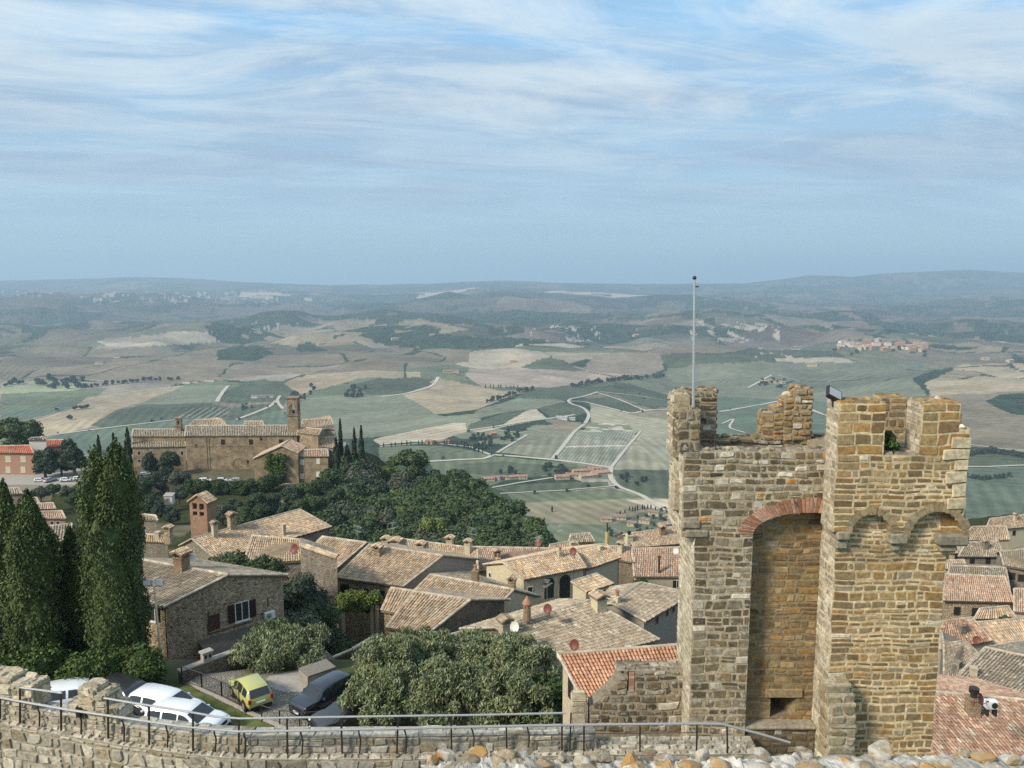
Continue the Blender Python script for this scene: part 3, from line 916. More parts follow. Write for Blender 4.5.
# --- left half: pier, arch, upper wall
lt = MB()
ncx = None
nx1 = bx0
asp = Z_(534, YL)                 # springing at the left of the brick arch
acx = X_(806, YL); ar = acx - nx0; atop = Z_(512.5, YL); asq = (atop - asp) / ar
def left_segs(z):
    if z < asp: return [(0, nx0 - tx0)]
    t = (z - asp) / (ar * asq + 0.0)
    if t < 1:
        dx = ar * math.sqrt(max(0, 1 - t * t))
        return [(0, acx - dx - tx0)]
    return [(0, bx0 - tx0)]
def left_up(z):
    return [(a + 0 - (tx_up - tx0) * 0 if i else (tx_up - tx0), b) for i, (a, b) in enumerate(left_segs(z))]
kwL = dict(pal=LICHEN, white=0.06, orange=0.0, grey=0.10, quoin=0.55, mort=(0.43, 0.36, 0.245), rough=0.8)
masonry(lt, (tx0, YL, 0), X3, Z3, -Y3, left_segs, BASE + 8, z_corb, rng, rowh=(0.14, 0.29), stw=(0.15, 0.5), **kwL)
masonry(lt, (tx0, YL, 0), X3, Z3, -Y3, left_up, z_corb, Z_(478, YL), rng, rowh=(0.15, 0.25), stw=(0.16, 0.5), **dict(kwL, orange=0.03, white=0.10))
masonry(lt, (tx0, YL, 0), X3, Z3, -Y3, left_up, Z_(478, YL), zt_left, rng, rowh=(0.13, 0.21), stw=(0.13, 0.42), **dict(kwL, orange=0.035, white=0.12, d=0.025))
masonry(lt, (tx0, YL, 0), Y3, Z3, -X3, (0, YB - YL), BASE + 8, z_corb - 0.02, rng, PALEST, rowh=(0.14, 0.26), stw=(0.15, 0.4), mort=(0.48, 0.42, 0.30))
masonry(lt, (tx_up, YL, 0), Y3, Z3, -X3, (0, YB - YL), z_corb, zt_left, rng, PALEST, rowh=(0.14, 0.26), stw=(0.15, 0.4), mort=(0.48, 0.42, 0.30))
box(lt, tx0 + .005, nx0 - .005, YL + .005, YB, BASE, z_corb, (0.3, 0.25, 0.17), 1)
box(lt, tx_up + .005, nx0 - .005, YL + .42, YB, z_corb, zt_left - .8, (0.3, 0.25, 0.17), 1)
box(lt, tx_up + .005, nx0 - .005, YL + .005, YL + .415, z_corb, zt_left - .005, (0.3, 0.25, 0.17), 1)
box(lt, nx0 - .002, bx0 + .3, YL + .425, YB, atop + 0.02, zt_left - .8, (0.3, 0.25, 0.17), 1)
box(lt, nx0 - .002, bx0 + .3, YL + .012, YL + .415, atop + 0.02, zt_left - .005, (0.3, 0.25, 0.17), 1)
# spandrel filling behind the brick ring, cut to the arch
pts = [np.array([nx0 - .005, YL + .014, atop + .04]), np.array([nx0 - .005, YL + .014, asp])]
for k in range(13):
    a = math.pi - k / 12 * (math.pi - math.acos(min(1, (bx0 + .02 - acx) / ar)))
    pts.append(np.array([acx + ar * math.cos(a), YL + .014, asp + ar * asq * math.sin(a)]))
pts.append(np.array([bx0 + .02, YL + .014, atop + .04]))
poly_prism(lt, pts, (0, YN - YL, 0), (0.20, 0.15, 0.09), 1)
# corbel stones where the upper wall steps out on the left
for k, (pa, pb, ya, yb) in enumerate([(681, 700, 520, 529), (684, 708, 529, 538)]):
    cbox(lt, X_(pa, YL) + 0.0, X_(pb, YL), YL - 0.05, YL + 0.9, Z_(yb, YL), Z_(ya, YL) - .01, 0.05, (0.22, 0.19, 0.14), 0)
# left side brackets under the parapet, seen edge on
for yy in (20.75, 21.25, 21.75):
    cbox(lt, X_(670, yy), tx_up + 0.05, yy - .14, yy + .14, Z_(510, yy), Z_(480, yy), 0.05, (0.33, 0.27, 0.18), 0)
# wall top: walkway surface
masonry(lt, (tx_up, YL, zt_left), X3, Y3, Z3, (0, bx0 - tx_up), 0, 0.43, rng, GREYST, rowh=(0.2, 0.35), stw=(0.2, 0.5), d=0.05, rough=1.0, mort=(0.38, 0.34, 0.27))
ol = lt.build('recess_wall', STG, tower)
# brick ring of the arch
vb = MB()
BR = [(0.36, 0.19, 0.12), (0.30, 0.15, 0.095), (0.40, 0.245, 0.17), (0.33, 0.20, 0.14), (0.27, 0.13, 0.08)]
n_v = 34
for k in range(n_v):
    a0 = math.pi * 0.995 - k / n_v * (math.pi * 0.995 - math.acos(min(1, (bx0 - acx) / ar)) + 0.02)
    a1 = math.pi * 0.995 - (k + 0.86) / n_v * (math.pi * 0.995 - math.acos(min(1, (bx0 - acx) / ar)) + 0.02)
    rr = ar * 1.0; th = 0.40 * rng.uniform(0.92, 1.06)
    po = []
    for (ex, a) in ((0, a0), (0, a1), (th, a1), (th, a0)):
        po.append(np.array([acx + (rr + ex) * math.cos(a), YL - 0.02 + rng.uniform(-.012, .01), asp + (rr * asq + ex) * math.sin(a)]))
    poly_prism(vb, po, (0, 0.34, 0), pick(BR, rng, 0, 0, 0), 0)
    po = [p + np.array([0, 0.006, 0]) for p in po]
ov = vb.build('brick_arch', [M['brick'], M['mortar']], tower)
# recess: back wall with a loophole
rb = MB()
wx0, wx1, wz0, wz1 = X_(777, YN), X_(803, YN), Z_(717, YN), Z_(697, YN)
def rec(z):
    if wz0 < z < wz1: return [(0, wx0 - nx0), (wx1 - nx0, bx0 - nx0)]
    return [(0, bx0 - nx0)]
ledge = Z_(722, YN)
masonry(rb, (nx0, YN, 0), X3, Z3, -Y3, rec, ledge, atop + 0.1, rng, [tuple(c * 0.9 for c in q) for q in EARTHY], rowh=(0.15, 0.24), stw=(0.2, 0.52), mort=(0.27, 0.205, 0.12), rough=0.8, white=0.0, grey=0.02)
# loophole reveals and body of the back wall
box(rb, nx0, wx0, YN + .005, YB, BASE, atop + .3, (0.2, 0.15, 0.09), 1)
box(rb, wx1 + .3, bx0 + .2, YN + .005, YB, BASE, atop + .3, (0.2, 0.15, 0.09), 1)
box(rb, wx0, wx1 + .3, YN + .006, YB, wz1, atop + .3, (0.2, 0.15, 0.09), 1)
box(rb, wx0, wx1 + .3, YN + .006, YB, BASE, wz0, (0.24, 0.19, 0.12), 1)
poly_prism(rb, [np.array([wx1, YN + .007, wz0]), np.array([wx1 + .31, YN + .007, wz0]), np.array([wx1 + .31, YB - .004, wz0]), np.array([wx0 + .18, YB - .004, wz0])], (0, 0, wz1 - wz0), (0.22, 0.165, 0.09), 1)
cbox(rb, X_(771, YN), X_(809, YN), YN - .06, YN + .3, wz1, Z_(688.5, YN), 0.02, (0.27, 0.2, 0.11), 0)
# ledge and the darker wall below it
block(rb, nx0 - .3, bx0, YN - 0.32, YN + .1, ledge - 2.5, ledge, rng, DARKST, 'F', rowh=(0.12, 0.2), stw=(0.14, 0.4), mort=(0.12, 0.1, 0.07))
cbox(rb, X_(744, YN - .4), bx0 - .02, YN - 0.40, YN + .02, ledge, ledge + 0.09, 0.02, (0.30, 0.26, 0.20), 0)
oR = rb.build('recess_back_wall', STM, tower)

# --- rear parapet with its merlons, and the left side parapet
pm = MB()
kwP = dict(white=0.03, orange=0.0, grey=0.06, mort=(0.36, 0.30, 0.20), rowh=(0.13, 0.22), stw=(0.14, 0.42), rough=0.9, d=0.035)
YP = 21.65
lx0 = X_(669, YB, 440)
zp = Z_(438.5, YP)
block(pm, X_(716, YP, 440), X_(836, YP, 440), YP, YP + 0.45, zt_left - 0.8, zp, rng, LICHEN, 'FT', **dict(kwP, quoin=0, d=0.05))
mz = Z_(391, YP)
block(pm, X_(676, YP, 400), X_(717, YP, 400), YP, YB, zt_left - .3, mz, rng, LICHEN, 'FRT', **kwP)
block(pm, X_(679, YL, 400), X_(679, YL, 400) + 0.42, YL + 0.55, YP, zt_left - .3, mz, rng, PALEST, 'LRT', **kwP)
block(pm, X_(679, YL, 400), X_(701, YL, 400), YL, YL + 0.6, zt_left - .02, Z_(409.5, YL), rng, LICHEN, 'FLRT', **dict(kwP, rowh=(0.2, 0.32)))
for (a, b, t) in ((763, 776, 413), (774, 785, 407), (784, 794, 397), (793, 812, 388.5)):
    block(pm, X_(a, YP, 400), X_(b, YP, 400), YP - 0.002 * (a - 763), YP + 0.45, zp - .05, Z_(t, YP), rng, EARTHY, 'FLRT', **dict(kwP, rowh=(0.14, 0.24), stw=(0.16, 0.36)))
def crumble(mb, x0, x1, y0, y1, z, n, pal):
    for _ in range(n):
        r_ = rng.uniform(.05, .13); rock(mb, (rng.uniform(x0, x1), rng.uniform(y0, y1), z + .01), (r_ * 1.3, r_ * 1.1, r_ * rng.uniform(.6, 1.0)), rng, pick(pal, rng, .05, .0, .1), 10, 7, 7)
crumble(pm, X_(720, YP, 440), X_(760, YP, 440), YP + .05, YP + .4, zp, 16, LICHEN)
crumble(pm, X_(676, YP, 400), X_(717, YP, 400), YP, YB, mz, 12, LICHEN)
for (a_, b_, t_) in ((763, 776, 413), (774, 785, 407), (784, 794, 397), (793, 812, 388.5)): crumble(pm, X_(a_, YP, 400), X_(b_, YP, 400), YP + .03, YP + .4, Z_(t_, YP), 5, EARTHY)
crumble(pm, X_(820, YP, 440), X_(828, YP, 440), YL + .05, YP, zt_left, 6, LICHEN); crumble(pm, X_(700, YL, 440), X_(826, YL, 440), YL + .05, YL + .38, zt_left, 30, LICHEN)
op = pm.build('rear_parapet', STG, tower)

# --- right half
rt = MB()
kwR = dict(white=0.015, grey=0.04, quoin=0.62, mort=(0.60, 0.475, 0.285), rough=0.6)
a1x, a1r = X_(869.5, YU), 0.5 * (X_(889, YU) - X_(850, YU)); a2x, a2r = X_(934.5, YU), 0.5 * (X_(961, YU) - X_(908, YU))
a1z = Z_(514, YU) - a1r; a2z = Z_(512.5, YU) - a2r * 0.95
zc = Z_(532, YU); zup = Z_(403.5, YU); zsill = Z_(455, YU)
nxa, nxb = X_(885, YU, 430), X_(920.5, YU, 430)
zstep = Z_(428, YU); rxs = X_(960.5, YU, 410)
def up_segs(z):
    if z > zsill:
        right = ux1 if z < zstep else rxs
        return [(0, nxa - ux0), (nxb - ux0, right - ux0)]
    cuts = []
    for (cx_, cz_, r_) in ((a1x, a1z, a1r), (a2x, a2z, a2r)):
        if z < cz_: cuts.append((cx_ - r_, cx_ + r_))
        elif z < cz_ + r_: dx = math.sqrt(r_ * r_ - (z - cz_) ** 2); cuts.append((cx_ - dx, cx_ + dx))
    s = []; u = ux0
    for (a, b) in cuts: s.append((u - ux0, a - ux0)); u = b
    s.append((u - ux0, ux1 - ux0))
    return s
masonry(rt, (ux0, YU, 0), X3, Z3, -Y3, up_segs, zc, zsill, rng, EARTHY, rowh=(0.12, 0.22), stw=(0.15, 0.46), **kwR)
masonry(rt, (ux0, YU, 0), X3, Z3, -Y3, up_segs, zsill, zup, rng, EARTHY, rowh=(0.2, 0.33), stw=(0.28, 0.65), **kwR)
# lower wall, carried up behind the arches
def low_segs(z): return [(0, bx1 - bx0)]
masonry(rt, (bx0, YR, 0), X3, Z3, -Y3, low_segs, BASE + 8, Z_(553, YR), rng, EARTHY, rowh=(0.12, 0.27), stw=(0.14, 0.5), **kwR)
masonry(rt, (bx0, YR, 0), X3, Z3, -Y3, low_segs, Z_(553, YR), Z_(511, YR), rng, EARTHY, rowh=(0.11, 0.19), stw=(0.16, 0.42), **dict(kwR, quoin=0))
masonry(rt, (X_(936, YR), YR - .01, 0), X3, Z3, -Y3, (0, X_(962, YR) - X_(936, YR)), Z_(540, YR), Z_(512, YR), rng, [(0.30, 0.17, 0.06), (0.34, 0.2, 0.075)], rowh=(0.3, 0.5), stw=(0.5, 0.9), **dict(kwR, quoin=0))
# bodies
box(rt, bx0 + .006, bx1 - .006, YR + .006, 22.6, BASE, Z_(519, YR), (0.32, 0.26, 0.17), 1)
box(rt, bx0 + .03, bx1, YR + 0.55, 22.6, Z_(519, YR), zsill - 0.4, (0.2, 0.16, 0.1), 1)
# upper skin as solid pieces round the arches
zs_ = np.linspace(zc, zsill, 40)
for k in range(39):
    for (a, b) in up_segs(0.5 * (zs_[k] + zs_[k + 1])):
        box(rt, ux0 + a + .006, ux0 + b - .006, YU + .006, YU + (0.8 if zs_[k] > a2z + a2r else 0.24), zs_[k], zs_[k + 1], (0.32, 0.26, 0.17), 1)
box(rt, ux0 + .006, ux1 - .006, YU + 0.2, 22.6, Z_(505, YU), zsill - .006, (0.32, 0.26, 0.17), 1)
box(rt, ux0 + .006, nxa - .006, YU + .006, YU + 0.75, zsill - .02, zup - .006, (0.32, 0.26, 0.17), 1)
box(rt, nxb + .006, ux1 - .006, YU + .006, YU + 0.75, zsill - .02, zstep - .006, (0.32, 0.26, 0.17), 1)
box(rt, nxb + .006, rxs - .006, YU + .006, YU + 0.75, zstep - .02, zup - .006, (0.32, 0.26, 0.17), 1)
# tops, jambs, sides
kT = dict(white=0.05, grey=0.15, mort=(0.40, 0.34, 0.24), rowh=(0.18, 0.3), stw=(0.2, 0.45), rough=1.0, d=0.05)
masonry(rt, (ux0, YU, zup), X3, Y3, Z3, (0, nxa - ux0), 0, 0.75, rng, EARTHY, **kT)
masonry(rt, (nxb, YU, zup), X3, Y3, Z3, (0, rxs - nxb), 0, 0.75, rng, EARTHY, **kT)
masonry(rt, (rxs, YU, zstep), X3, Y3, Z3, (0, ux1 - rxs), 0, 0.75, rng, EARTHY, **kT)
masonry(rt, (nxa, YU, zsill), X3, Y3, Z3, (0, nxb - nxa), 0, 2.4, rng, GREYST, **kT)
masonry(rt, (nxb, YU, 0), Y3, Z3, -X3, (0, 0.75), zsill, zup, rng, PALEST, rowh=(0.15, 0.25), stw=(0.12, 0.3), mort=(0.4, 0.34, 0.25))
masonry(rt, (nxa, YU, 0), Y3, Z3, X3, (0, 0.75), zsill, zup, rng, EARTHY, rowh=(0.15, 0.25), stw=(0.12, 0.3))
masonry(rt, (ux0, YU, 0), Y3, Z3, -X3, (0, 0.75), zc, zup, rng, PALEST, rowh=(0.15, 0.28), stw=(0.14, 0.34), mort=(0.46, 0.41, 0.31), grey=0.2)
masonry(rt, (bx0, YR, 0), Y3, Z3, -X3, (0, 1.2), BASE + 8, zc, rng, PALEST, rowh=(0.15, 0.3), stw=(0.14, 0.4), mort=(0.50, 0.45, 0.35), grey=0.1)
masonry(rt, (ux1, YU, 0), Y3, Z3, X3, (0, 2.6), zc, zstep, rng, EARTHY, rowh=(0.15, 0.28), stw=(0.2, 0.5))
masonry(rt, (bx1, YR, 0), Y3, Z3, X3, (0, 2.6), BASE + 8, zc, rng, EARTHY, rowh=(0.15, 0.28), stw=(0.2, 0.5))
# pale quoins on the right upper edge
for (ya, yb, w) in ((437, 449, 19), (449, 460, 26), (460, 471, 13), (471, 483, 21), (483, 497, 14), (497, 509, 19)):
    stone(rt, np.array([0, YU - .012, 0]), X3, Z3, -Y3, ux1 - w / 39.5, ux1 + .01, Z_(yb, YU) + .015, Z_(ya, YU) - .012, rng, np.array((0.52, 0.44, 0.29)) * rng.uniform(.9, 1.1), 0.04, 0.2)
    box(rt, ux1 - .1, ux1 + .012, YU - .01, YU + 0.4, Z_(yb, YU) + .015, Z_(ya, YU) - .012, (0.50, 0.43, 0.29), 0)
for (a_, b_, z_) in ((ux0, nxa, zup), (nxb, rxs, zup), (rxs, ux1, zstep)): crumble(rt, a_ + .05, b_ - .05, YU + .03, YU + .7, z_, 12, EARTHY)
orr = rt.build('blind_arch_wall', STM, tower)
vr = MB()
ARC = [(0.28, 0.215, 0.12), (0.25, 0.19, 0.11), (0.31, 0.235, 0.13), (0.27, 0.23, 0.15)]
voussoirs(vr, a1x, a1z, a1r, a1r + 0.19, 0.0, math.pi, 9, YU - .018, YU + 0.24, rng, ARC, gap=.05)
voussoirs(vr, a2x, a2z, a2r, a2r + 0.20, 0.0, math.pi, 11, YU - .018, YU + 0.24, rng, ARC, gap=.05)
vr.build('blind_arch_ring', STM, tower)
for prs in (((835, 850, 531, 541, 0.02), (836, 849, 541.5, 551, 0.12)), ((888.5, 907.5, 533, 545, 0.02), (893, 902, 545.5, 553, 0.12)), ((937, 968, 534.5, 546.5, 0.02), (941, 959, 547, 554, 0.12))):
    cb = MB()
    for (a, b, y0_, y1_, pr) in prs:
        cbox(cb, X_(a, YU), X_(b, YU), YU - 0.05 + pr, YR + .3, Z_(y1_, YU), Z_(y0_, YU), 0.055, np.array((0.25, 0.22, 0.16)) * rng.uniform(.85, 1.1), 0)
    cb.build('corbel', STM, tower)
# inner merlon behind the notch, rear right walls
im = MB()
YI = 21.6
for (a, b, t) in ((880, 906, 397), (906, 921, 408)):
    block(im, X_(a, YI, 410), X_(b, YI, 410), YI, YI + .5, zsill - .5, Z_(t, YI), rng, EARTHY, 'FLRT', white=0.03, mort=(0.40, 0.33, 0.22), rowh=(0.18, 0.3), stw=(0.2, 0.42))
block(im, X_(921, YI, 410), X_(962, YI, 410), YI, YI + .5, zsill - .5, Z_(412, YI), rng, EARTHY, 'FLRT', mort=(0.40, 0.33, 0.22), rowh=(0.18, 0.3), stw=(0.2, 0.42))
im.build('inner_merlon', STM, tower)
# broken buttress stump at the foot
bt = MB()
for (a, b, yt, yb, yf) in ((832, 859, 684, 694, .35), (834, 862, 694, 704, .42), (838, 865, 704, 725, .5), (838, 866, 725, 790, .52)):
    block(bt, X_(a, YR - yf), X_(b, YR - yf), YR - yf, YR + .05, Z_(yb, YR - yf), Z_(yt, YR - yf), rng, [(0.28, 0.235, 0.15), (0.25, 0.2, 0.12), (0.33, 0.28, 0.19)], 'FLRT', mort=(0.42, 0.37, 0.27), rowh=(0.22, 0.3), stw=(0.3, 0.5), rough=1.0, d=.05)
bt.build('buttress_stump', STM, tower)

# flagpole, floodlight, plant
fp = P(693.5, 409, YL + 0.3); ft = P(694.5, 279, YL + 0.3)
pole = thing('flagpole', 'tall bare metal flagpole standing on the left merlon of the stone tower', 'flagpole', fp - Z3 * 0.05)
b = MB(); tube(b, [fp - Z3 * .4, (fp + ft) / 2, ft], [0.042, 0.036, 0.028], 10); b.build('pole', M['steel'], pole)
b = MB(); blob(b, ft + Z3 * 0.03, 0.055, rng, 8, 6, 0.02); b.build('finial', M['steel_dark'], pole)
b = MB(); tube(b, [ft - Z3 * .2 + X3 * .03, ft - Z3 * .2 + X3 * .12], 0.02, 6); b.build('pulley', M['steel_dark'], pole)

fl = P(833, 402, YU + 0.35)
flood = thing('floodlight', 'dark square floodlight tilted up on the corner of the stone tower', 'floodlight', fl)
b = MB(); tube(b, [fl - Z3 * .12, fl + Z3 * 0.2], 0.03, 8); tube(b, [fl + np.array([-.12, 0, .12]), fl + np.array([.12, 0, .12])], 0.02, 6); b.build('bracket', M['steel_dark'], flood)
b = MB()
fc = P(834, 394, YU + 0.35)
fu = nrm((0.88, 0.1, -0.45)); fv = nrm(np.cross((0.25, -0.72, 0.62), fu)); fw = nrm(np.cross(fu, fv))
if fw[2] < 0: fw = -fw
obox(b, fc - fu * .21 - fv * .16 - fw * .05, fu * .42, fv * .32, fw * .10)
obox(b, fc - fu * .16 - fv * .12 - fw * .11, fu * .32, fv * .24, fw * .058)
b.build('housing', M['steel_dark'], flood)
b = MB(); obox(b, fc - fu * .18 - fv * .13 + fw * .052, fu * .36, fv * .26, fw * .008); b.build('lens', M['steel'], flood)

# ------------------------------------------------------------------ curtain wall with walkway, parapet and railings
def path_wall(mb, pts, y_front_off, z0, z1s, rng, pal, **kw):
    """front face of a wall following plan points; z1s = top height at each point"""
    for (p, q, za, zb) in zip(pts[:-1], pts[1:], z1s[:-1], z1s[1:]):
        p = np.array([p[0], p[1], 0.0]); q = np.array([q[0], q[1], 0.0])
        L = np.linalg.norm(q - p); U = (q - p) / L
        nrm_ = np.array([U[1], -U[0], 0.0])
        if nrm_[1] > 0: nrm_ = -nrm_
        def sg(z, L=L, za=za, zb=zb):
            if z <= min(za, zb): return [(0, L)]
            if abs(za - zb) < 1e-4: return []
            t = (z - za) / (zb - za)
            return [(0, L * t)] if za > zb else [(L * t, L)]
        masonry(mb, p, U, Z3, nrm_, sg, z0, max(za, zb), rng, pal, **kw)


ZW = Z_(757, 19.2)                       # top of the rampart wall
inner_px = [(-130, 699), (0, 722), (60, 733), (130, 745), (190, 753), (250, 757.5), (420, 757), (600, 753), (760, 752)]
inner = [Q(a, b_, ZW) for a, b_ in inner_px]
ramp_ = thing('rampart_wall', 'long pale rubble rampart wall curving across the foot of the picture', 'wall', (inner[4][0], inner[4][1], BASE))
w = MB()
path_wall(w, [(p[0], p[1]) for p in inner[:6]], 0, ZW - 3.2, [ZW - .06] * 6, rng, [(0.40, 0.355, 0.27), (0.35, 0.31, 0.235), (0.44, 0.40, 0.31), (0.30, 0.265, 0.20), (0.37, 0.335, 0.265)], rowh=(0.24, 0.42), stw=(0.25, 0.6), d=0.035, rough=1.3, mort=(0.36, 0.32, 0.24), grey=0.12)
path_wall(w, [(p[0], p[1]) for p in inner[5:]], 0, ZW - 2.0, [ZW - .06] * 4, rng, GREYST, rowh=(0.24, 0.42), stw=(0.25, 0.6), d=0.035, rough=1.3, mort=(0.33, 0.29, 0.22))
# body of the wall and its rubble top
for p, q in zip(inner[:-1], inner[1:]):
    poly_prism(w, [np.array([p[0], p[1] + .01, BASE]), np.array([q[0], q[1] + .01, BASE]), np.array([q[0], q[1] + .85, BASE]), np.array([p[0], p[1] + .85, BASE])], (0, 0, ZW - .07 - BASE), (0.36, 0.33, 0.26), 1)
    U = nrm(np.array([q[0] - p[0], q[1] - p[1], 0])); L = math.hypot(q[0] - p[0], q[1] - p[1])
    V = np.array([-U[1], U[0], 0])
    masonry(w, np.array([p[0], p[1], ZW - .05]), U, V, Z3, (0, L), -0.02, 0.8, rng, [(0.44, 0.40, 0.32), (0.38, 0.34, 0.27), (0.48, 0.44, 0.36), (0.34, 0.30, 0.23)], rowh=(0.14, 0.26), stw=(0.15, 0.34), d=0.05, rough=1.3, mort=(0.40, 0.36, 0.29))
w.build('wall', STG, ramp_)

# parapet on the outer edge
par_px_b = [(-130, 694), (0, 717), (60, 728), (130, 740), (190, 748), (250, 752), (420, 751), (575, 749), (596, 748)]
par = [Q(a, b_, ZW) for a, b_ in par_px_b]
prp = MB()
ph = 0.42
tops = [ZW + ph] * len(par)
path_wall(prp, [(p[0], p[1]) for p in par[:6]], 0, ZW - .05, tops[:6], rng, [(0.36, 0.32, 0.25), (0.31, 0.275, 0.21), (0.40, 0.36, 0.28), (0.26, 0.23, 0.17), (0.33, 0.27, 0.18)], rowh=(0.14, 0.24), stw=(0.16, 0.42), d=0.028, rough=1.1, mort=(0.37, 0.33, 0.25), grey=0.1)
path_wall(prp, [(p[0], p[1]) for p in par[5:]], 0, ZW - .05, tops[5:], rng, [(0.33, 0.30, 0.25), (0.28, 0.255, 0.21), (0.38, 0.35, 0.30), (0.23, 0.21, 0.17)], rowh=(0.2, 0.36), stw=(0.22, 0.7), d=0.025, rough=1.1, mort=(0.27, 0.24, 0.19), grey=0.15)
for p, q in zip(par[:-1], par[1:]):
    poly_prism(prp, [np.array([p[0], p[1] + .012, BASE]), np.array([q[0], q[1] + .012, BASE]), np.array([q[0], q[1] + .50, BASE]), np.array([p[0], p[1] + .50, BASE])], (0, 0, ZW + ph - .03 - BASE), (0.33, 0.29, 0.22), 1)
    U = nrm(np.array([q[0] - p[0], q[1] - p[1], 0])); L = math.hypot(q[0] - p[0], q[1] - p[1]); V = np.array([-U[1], U[0], 0])
    masonry(prp, np.array([p[0], p[1], ZW + ph - .01]), U, V, Z3, (0, L), 0, 0.50, rng, [(0.42, 0.39, 0.33), (0.36, 0.335, 0.28), (0.47, 0.44, 0.38)], rowh=(0.18, 0.3), stw=(0.3, 0.7), d=0.03, rough=1.0, mort=(0.40, 0.37, 0.31))
prp.build('parapet', STG, ramp_)


def along(pts, px):
    """point on the plan polyline of pts whose screen x is px (at the wall-top height)"""
    best = None
    for p, q in zip(pts[:-1], pts[1:]):
        for t in np.linspace(0, 1, 60):
            r = p + (q - p) * t
            e = abs(proj(*r)[0] - px)
            if best is None or e < best[0]: best = (e, r)
    return best[1].copy()


def ruin(name, label, spans, pal, seed):
    r_ = random.Random(seed)
    o = thing(name, label, 'merlon', along(par, 0.5 * (spans[0][0] + spans[-1][1])) + Z3 * ph)
    mb = MB()
    for (a, b_, t, dep) in spans:
        p = along(par, a); q = along(par, b_)
        U = nrm(q - p); L = np.linalg.norm(q - p); V = np.array([-U[1], U[0], 0]); h = t
        O = p + Z3 * (ph - .012)
        poly_prism(mb, [O + V * .01, O + U * L + V * .01, O + U * L + V * dep, O + V * dep], (0, 0, h), (0.38, 0.34, 0.26), 1)
        kw = dict(rowh=(0.22, 0.4), stw=(0.22, 0.55), d=0.05, rough=1.5, mort=(0.40, 0.36, 0.28))
        masonry(mb, O, U, Z3, -V, (0, L), 0, h, r_, pal, **kw)
        masonry(mb, O + U * L, V, Z3, U, (0, dep), 0, h, r_, pal, **kw)
        masonry(mb, O, V, Z3, -U, (0, dep), 0, h, r_, pal, **kw)
        masonry(mb, O + Z3 * h, U, V, Z3, (0, L), 0, dep, r_, pal, **kw)
    mb.build('masonry', STG, o)
    return o


RP = [(0.40, 0.34, 0.24), (0.46, 0.40, 0.28), (0.35, 0.29, 0.19), (0.42, 0.37, 0.28)]
ruin('ruined_merlon', 'low broken stone merlon at the far left end of the rampart parapet', [(-60, 14, .82, .6), (13, 35, .70, .6)], RP, 3)
ruin('ruined_merlon', 'broken stone merlon with a square putlog hole beside the hedge', [(70, 82, .42, .5), (81, 108, .84, .55), (85, 100, .98, .45), (107, 119, .46, .55)], RP, 5)
b = MB(); q = along(par, 84.5); box(b, q[0] - .16, q[0] + .18, q[1] - .075, q[1] + .05, q[2] + ph + .06, q[2] + ph + .36, (.05, .04, .03)); 
ho = b.build('putlog_hole', M['dark'], bpy.data.objects['ruined_merlon.001'])

# high piece of parapet next to the tower
hp = MB()
Yh = 21.2
prof = [(590, 748), (590, 708), (596, 704), (602, 698), (610, 691), (616, 683), (619, 676), (626, 672), (700, 671)]
hx = [X_(a, Yh, b_) for a, b_ in prof[1:]]; hz_ = [Z_(b_, Yh) for a, b_ in prof[1:]]
def hseg(z):
    a = None
    if z < hz_[0]: a = hx[0]
    else: a = float(np.interp(z, hz_, hx))
    return [(a - hx[0], tx0 + .3 - hx[0])]
sx0, sx1, sz0, sz1 = X_(629, Yh, 680) - hx[0], X_(634.5, Yh, 680) - hx[0], Z_(692, Yh), Z_(672, Yh)
def hseg2(z):
    (a, b_), = hseg(z)
    return [(a, sx0 - .06), (sx1, b_)] if sz0 < z < sz1 and a < sx0 else [(a, b_)]
masonry(hp, (hx[0], Yh, 0), X3, Z3, -Y3, hseg2, ZW - .5, Z_(671, Yh), rng, LICHEN, rowh=(0.14, 0.27), stw=(0.15, 0.5), d=0.028, rough=1.1, mort=(0.33, 0.29, 0.215), white=0.05, grey=0.12)
zz_l = np.linspace(ZW - 3, Z_(671, Yh), 36)
for k in range(35):
    (a, b_), = hseg(0.5 * (zz_l[k] + zz_l[k + 1]))
    zm = 0.5 * (zz_l[k] + zz_l[k + 1])
    sp_ = [(a, sx0 - .06), (sx1, b_)] if sz0 < zm < sz1 else [(a, b_)]
    for (a, b_) in sp_:
        box(hp, hx[0] + a, hx[0] + b_, Yh + .006, Yh + .6, zz_l[k], zz_l[k + 1], (0.30, 0.26, 0.19), 1)
    masonry(hp, (hx[0] + a, Yh, 0), Y3, Z3, -X3, (0, .6), zz_l[k], zz_l[k + 1], rng, LICHEN, rowh=(0.2, 0.27), stw=(0.2, 0.4), bed=False)
masonry(hp, (X_(619, Yh), Yh, Z_(671, Yh)), X3, Y3, Z3, (0, 2.2), 0, .6, rng, GREYST, rowh=(0.2, 0.3), stw=(0.2, 0.4), d=.06, rough=1.2, mort=(0.33, 0.29, 0.22))
hw = thing('battlement_wall', 'weathered grey wall with slit and sloping broken top joined to the tower', 'wall', (hx[2], Yh, BASE))
box(hp, hx[0] + .02, tx0 + .3, Yh + .02, Yh + .58, BASE, ZW - 2.9, (0.30, 0.26, 0.19), 1)
hp.build('masonry', STG, hw)
b = MB()
for k in range(6):
    z0_ = sz0 + (sz1 - sz0) * k / 6
    box(b, hx[0] + sx0, hx[0] + sx1 - .01, Yh - .02, Yh + .3, z0_ + .008, z0_ + (sz1 - sz0) / 6, pick(BR, rng, 0, 0, 0) * 1.15)
b.build('brick_jamb', M['brick'], hw)
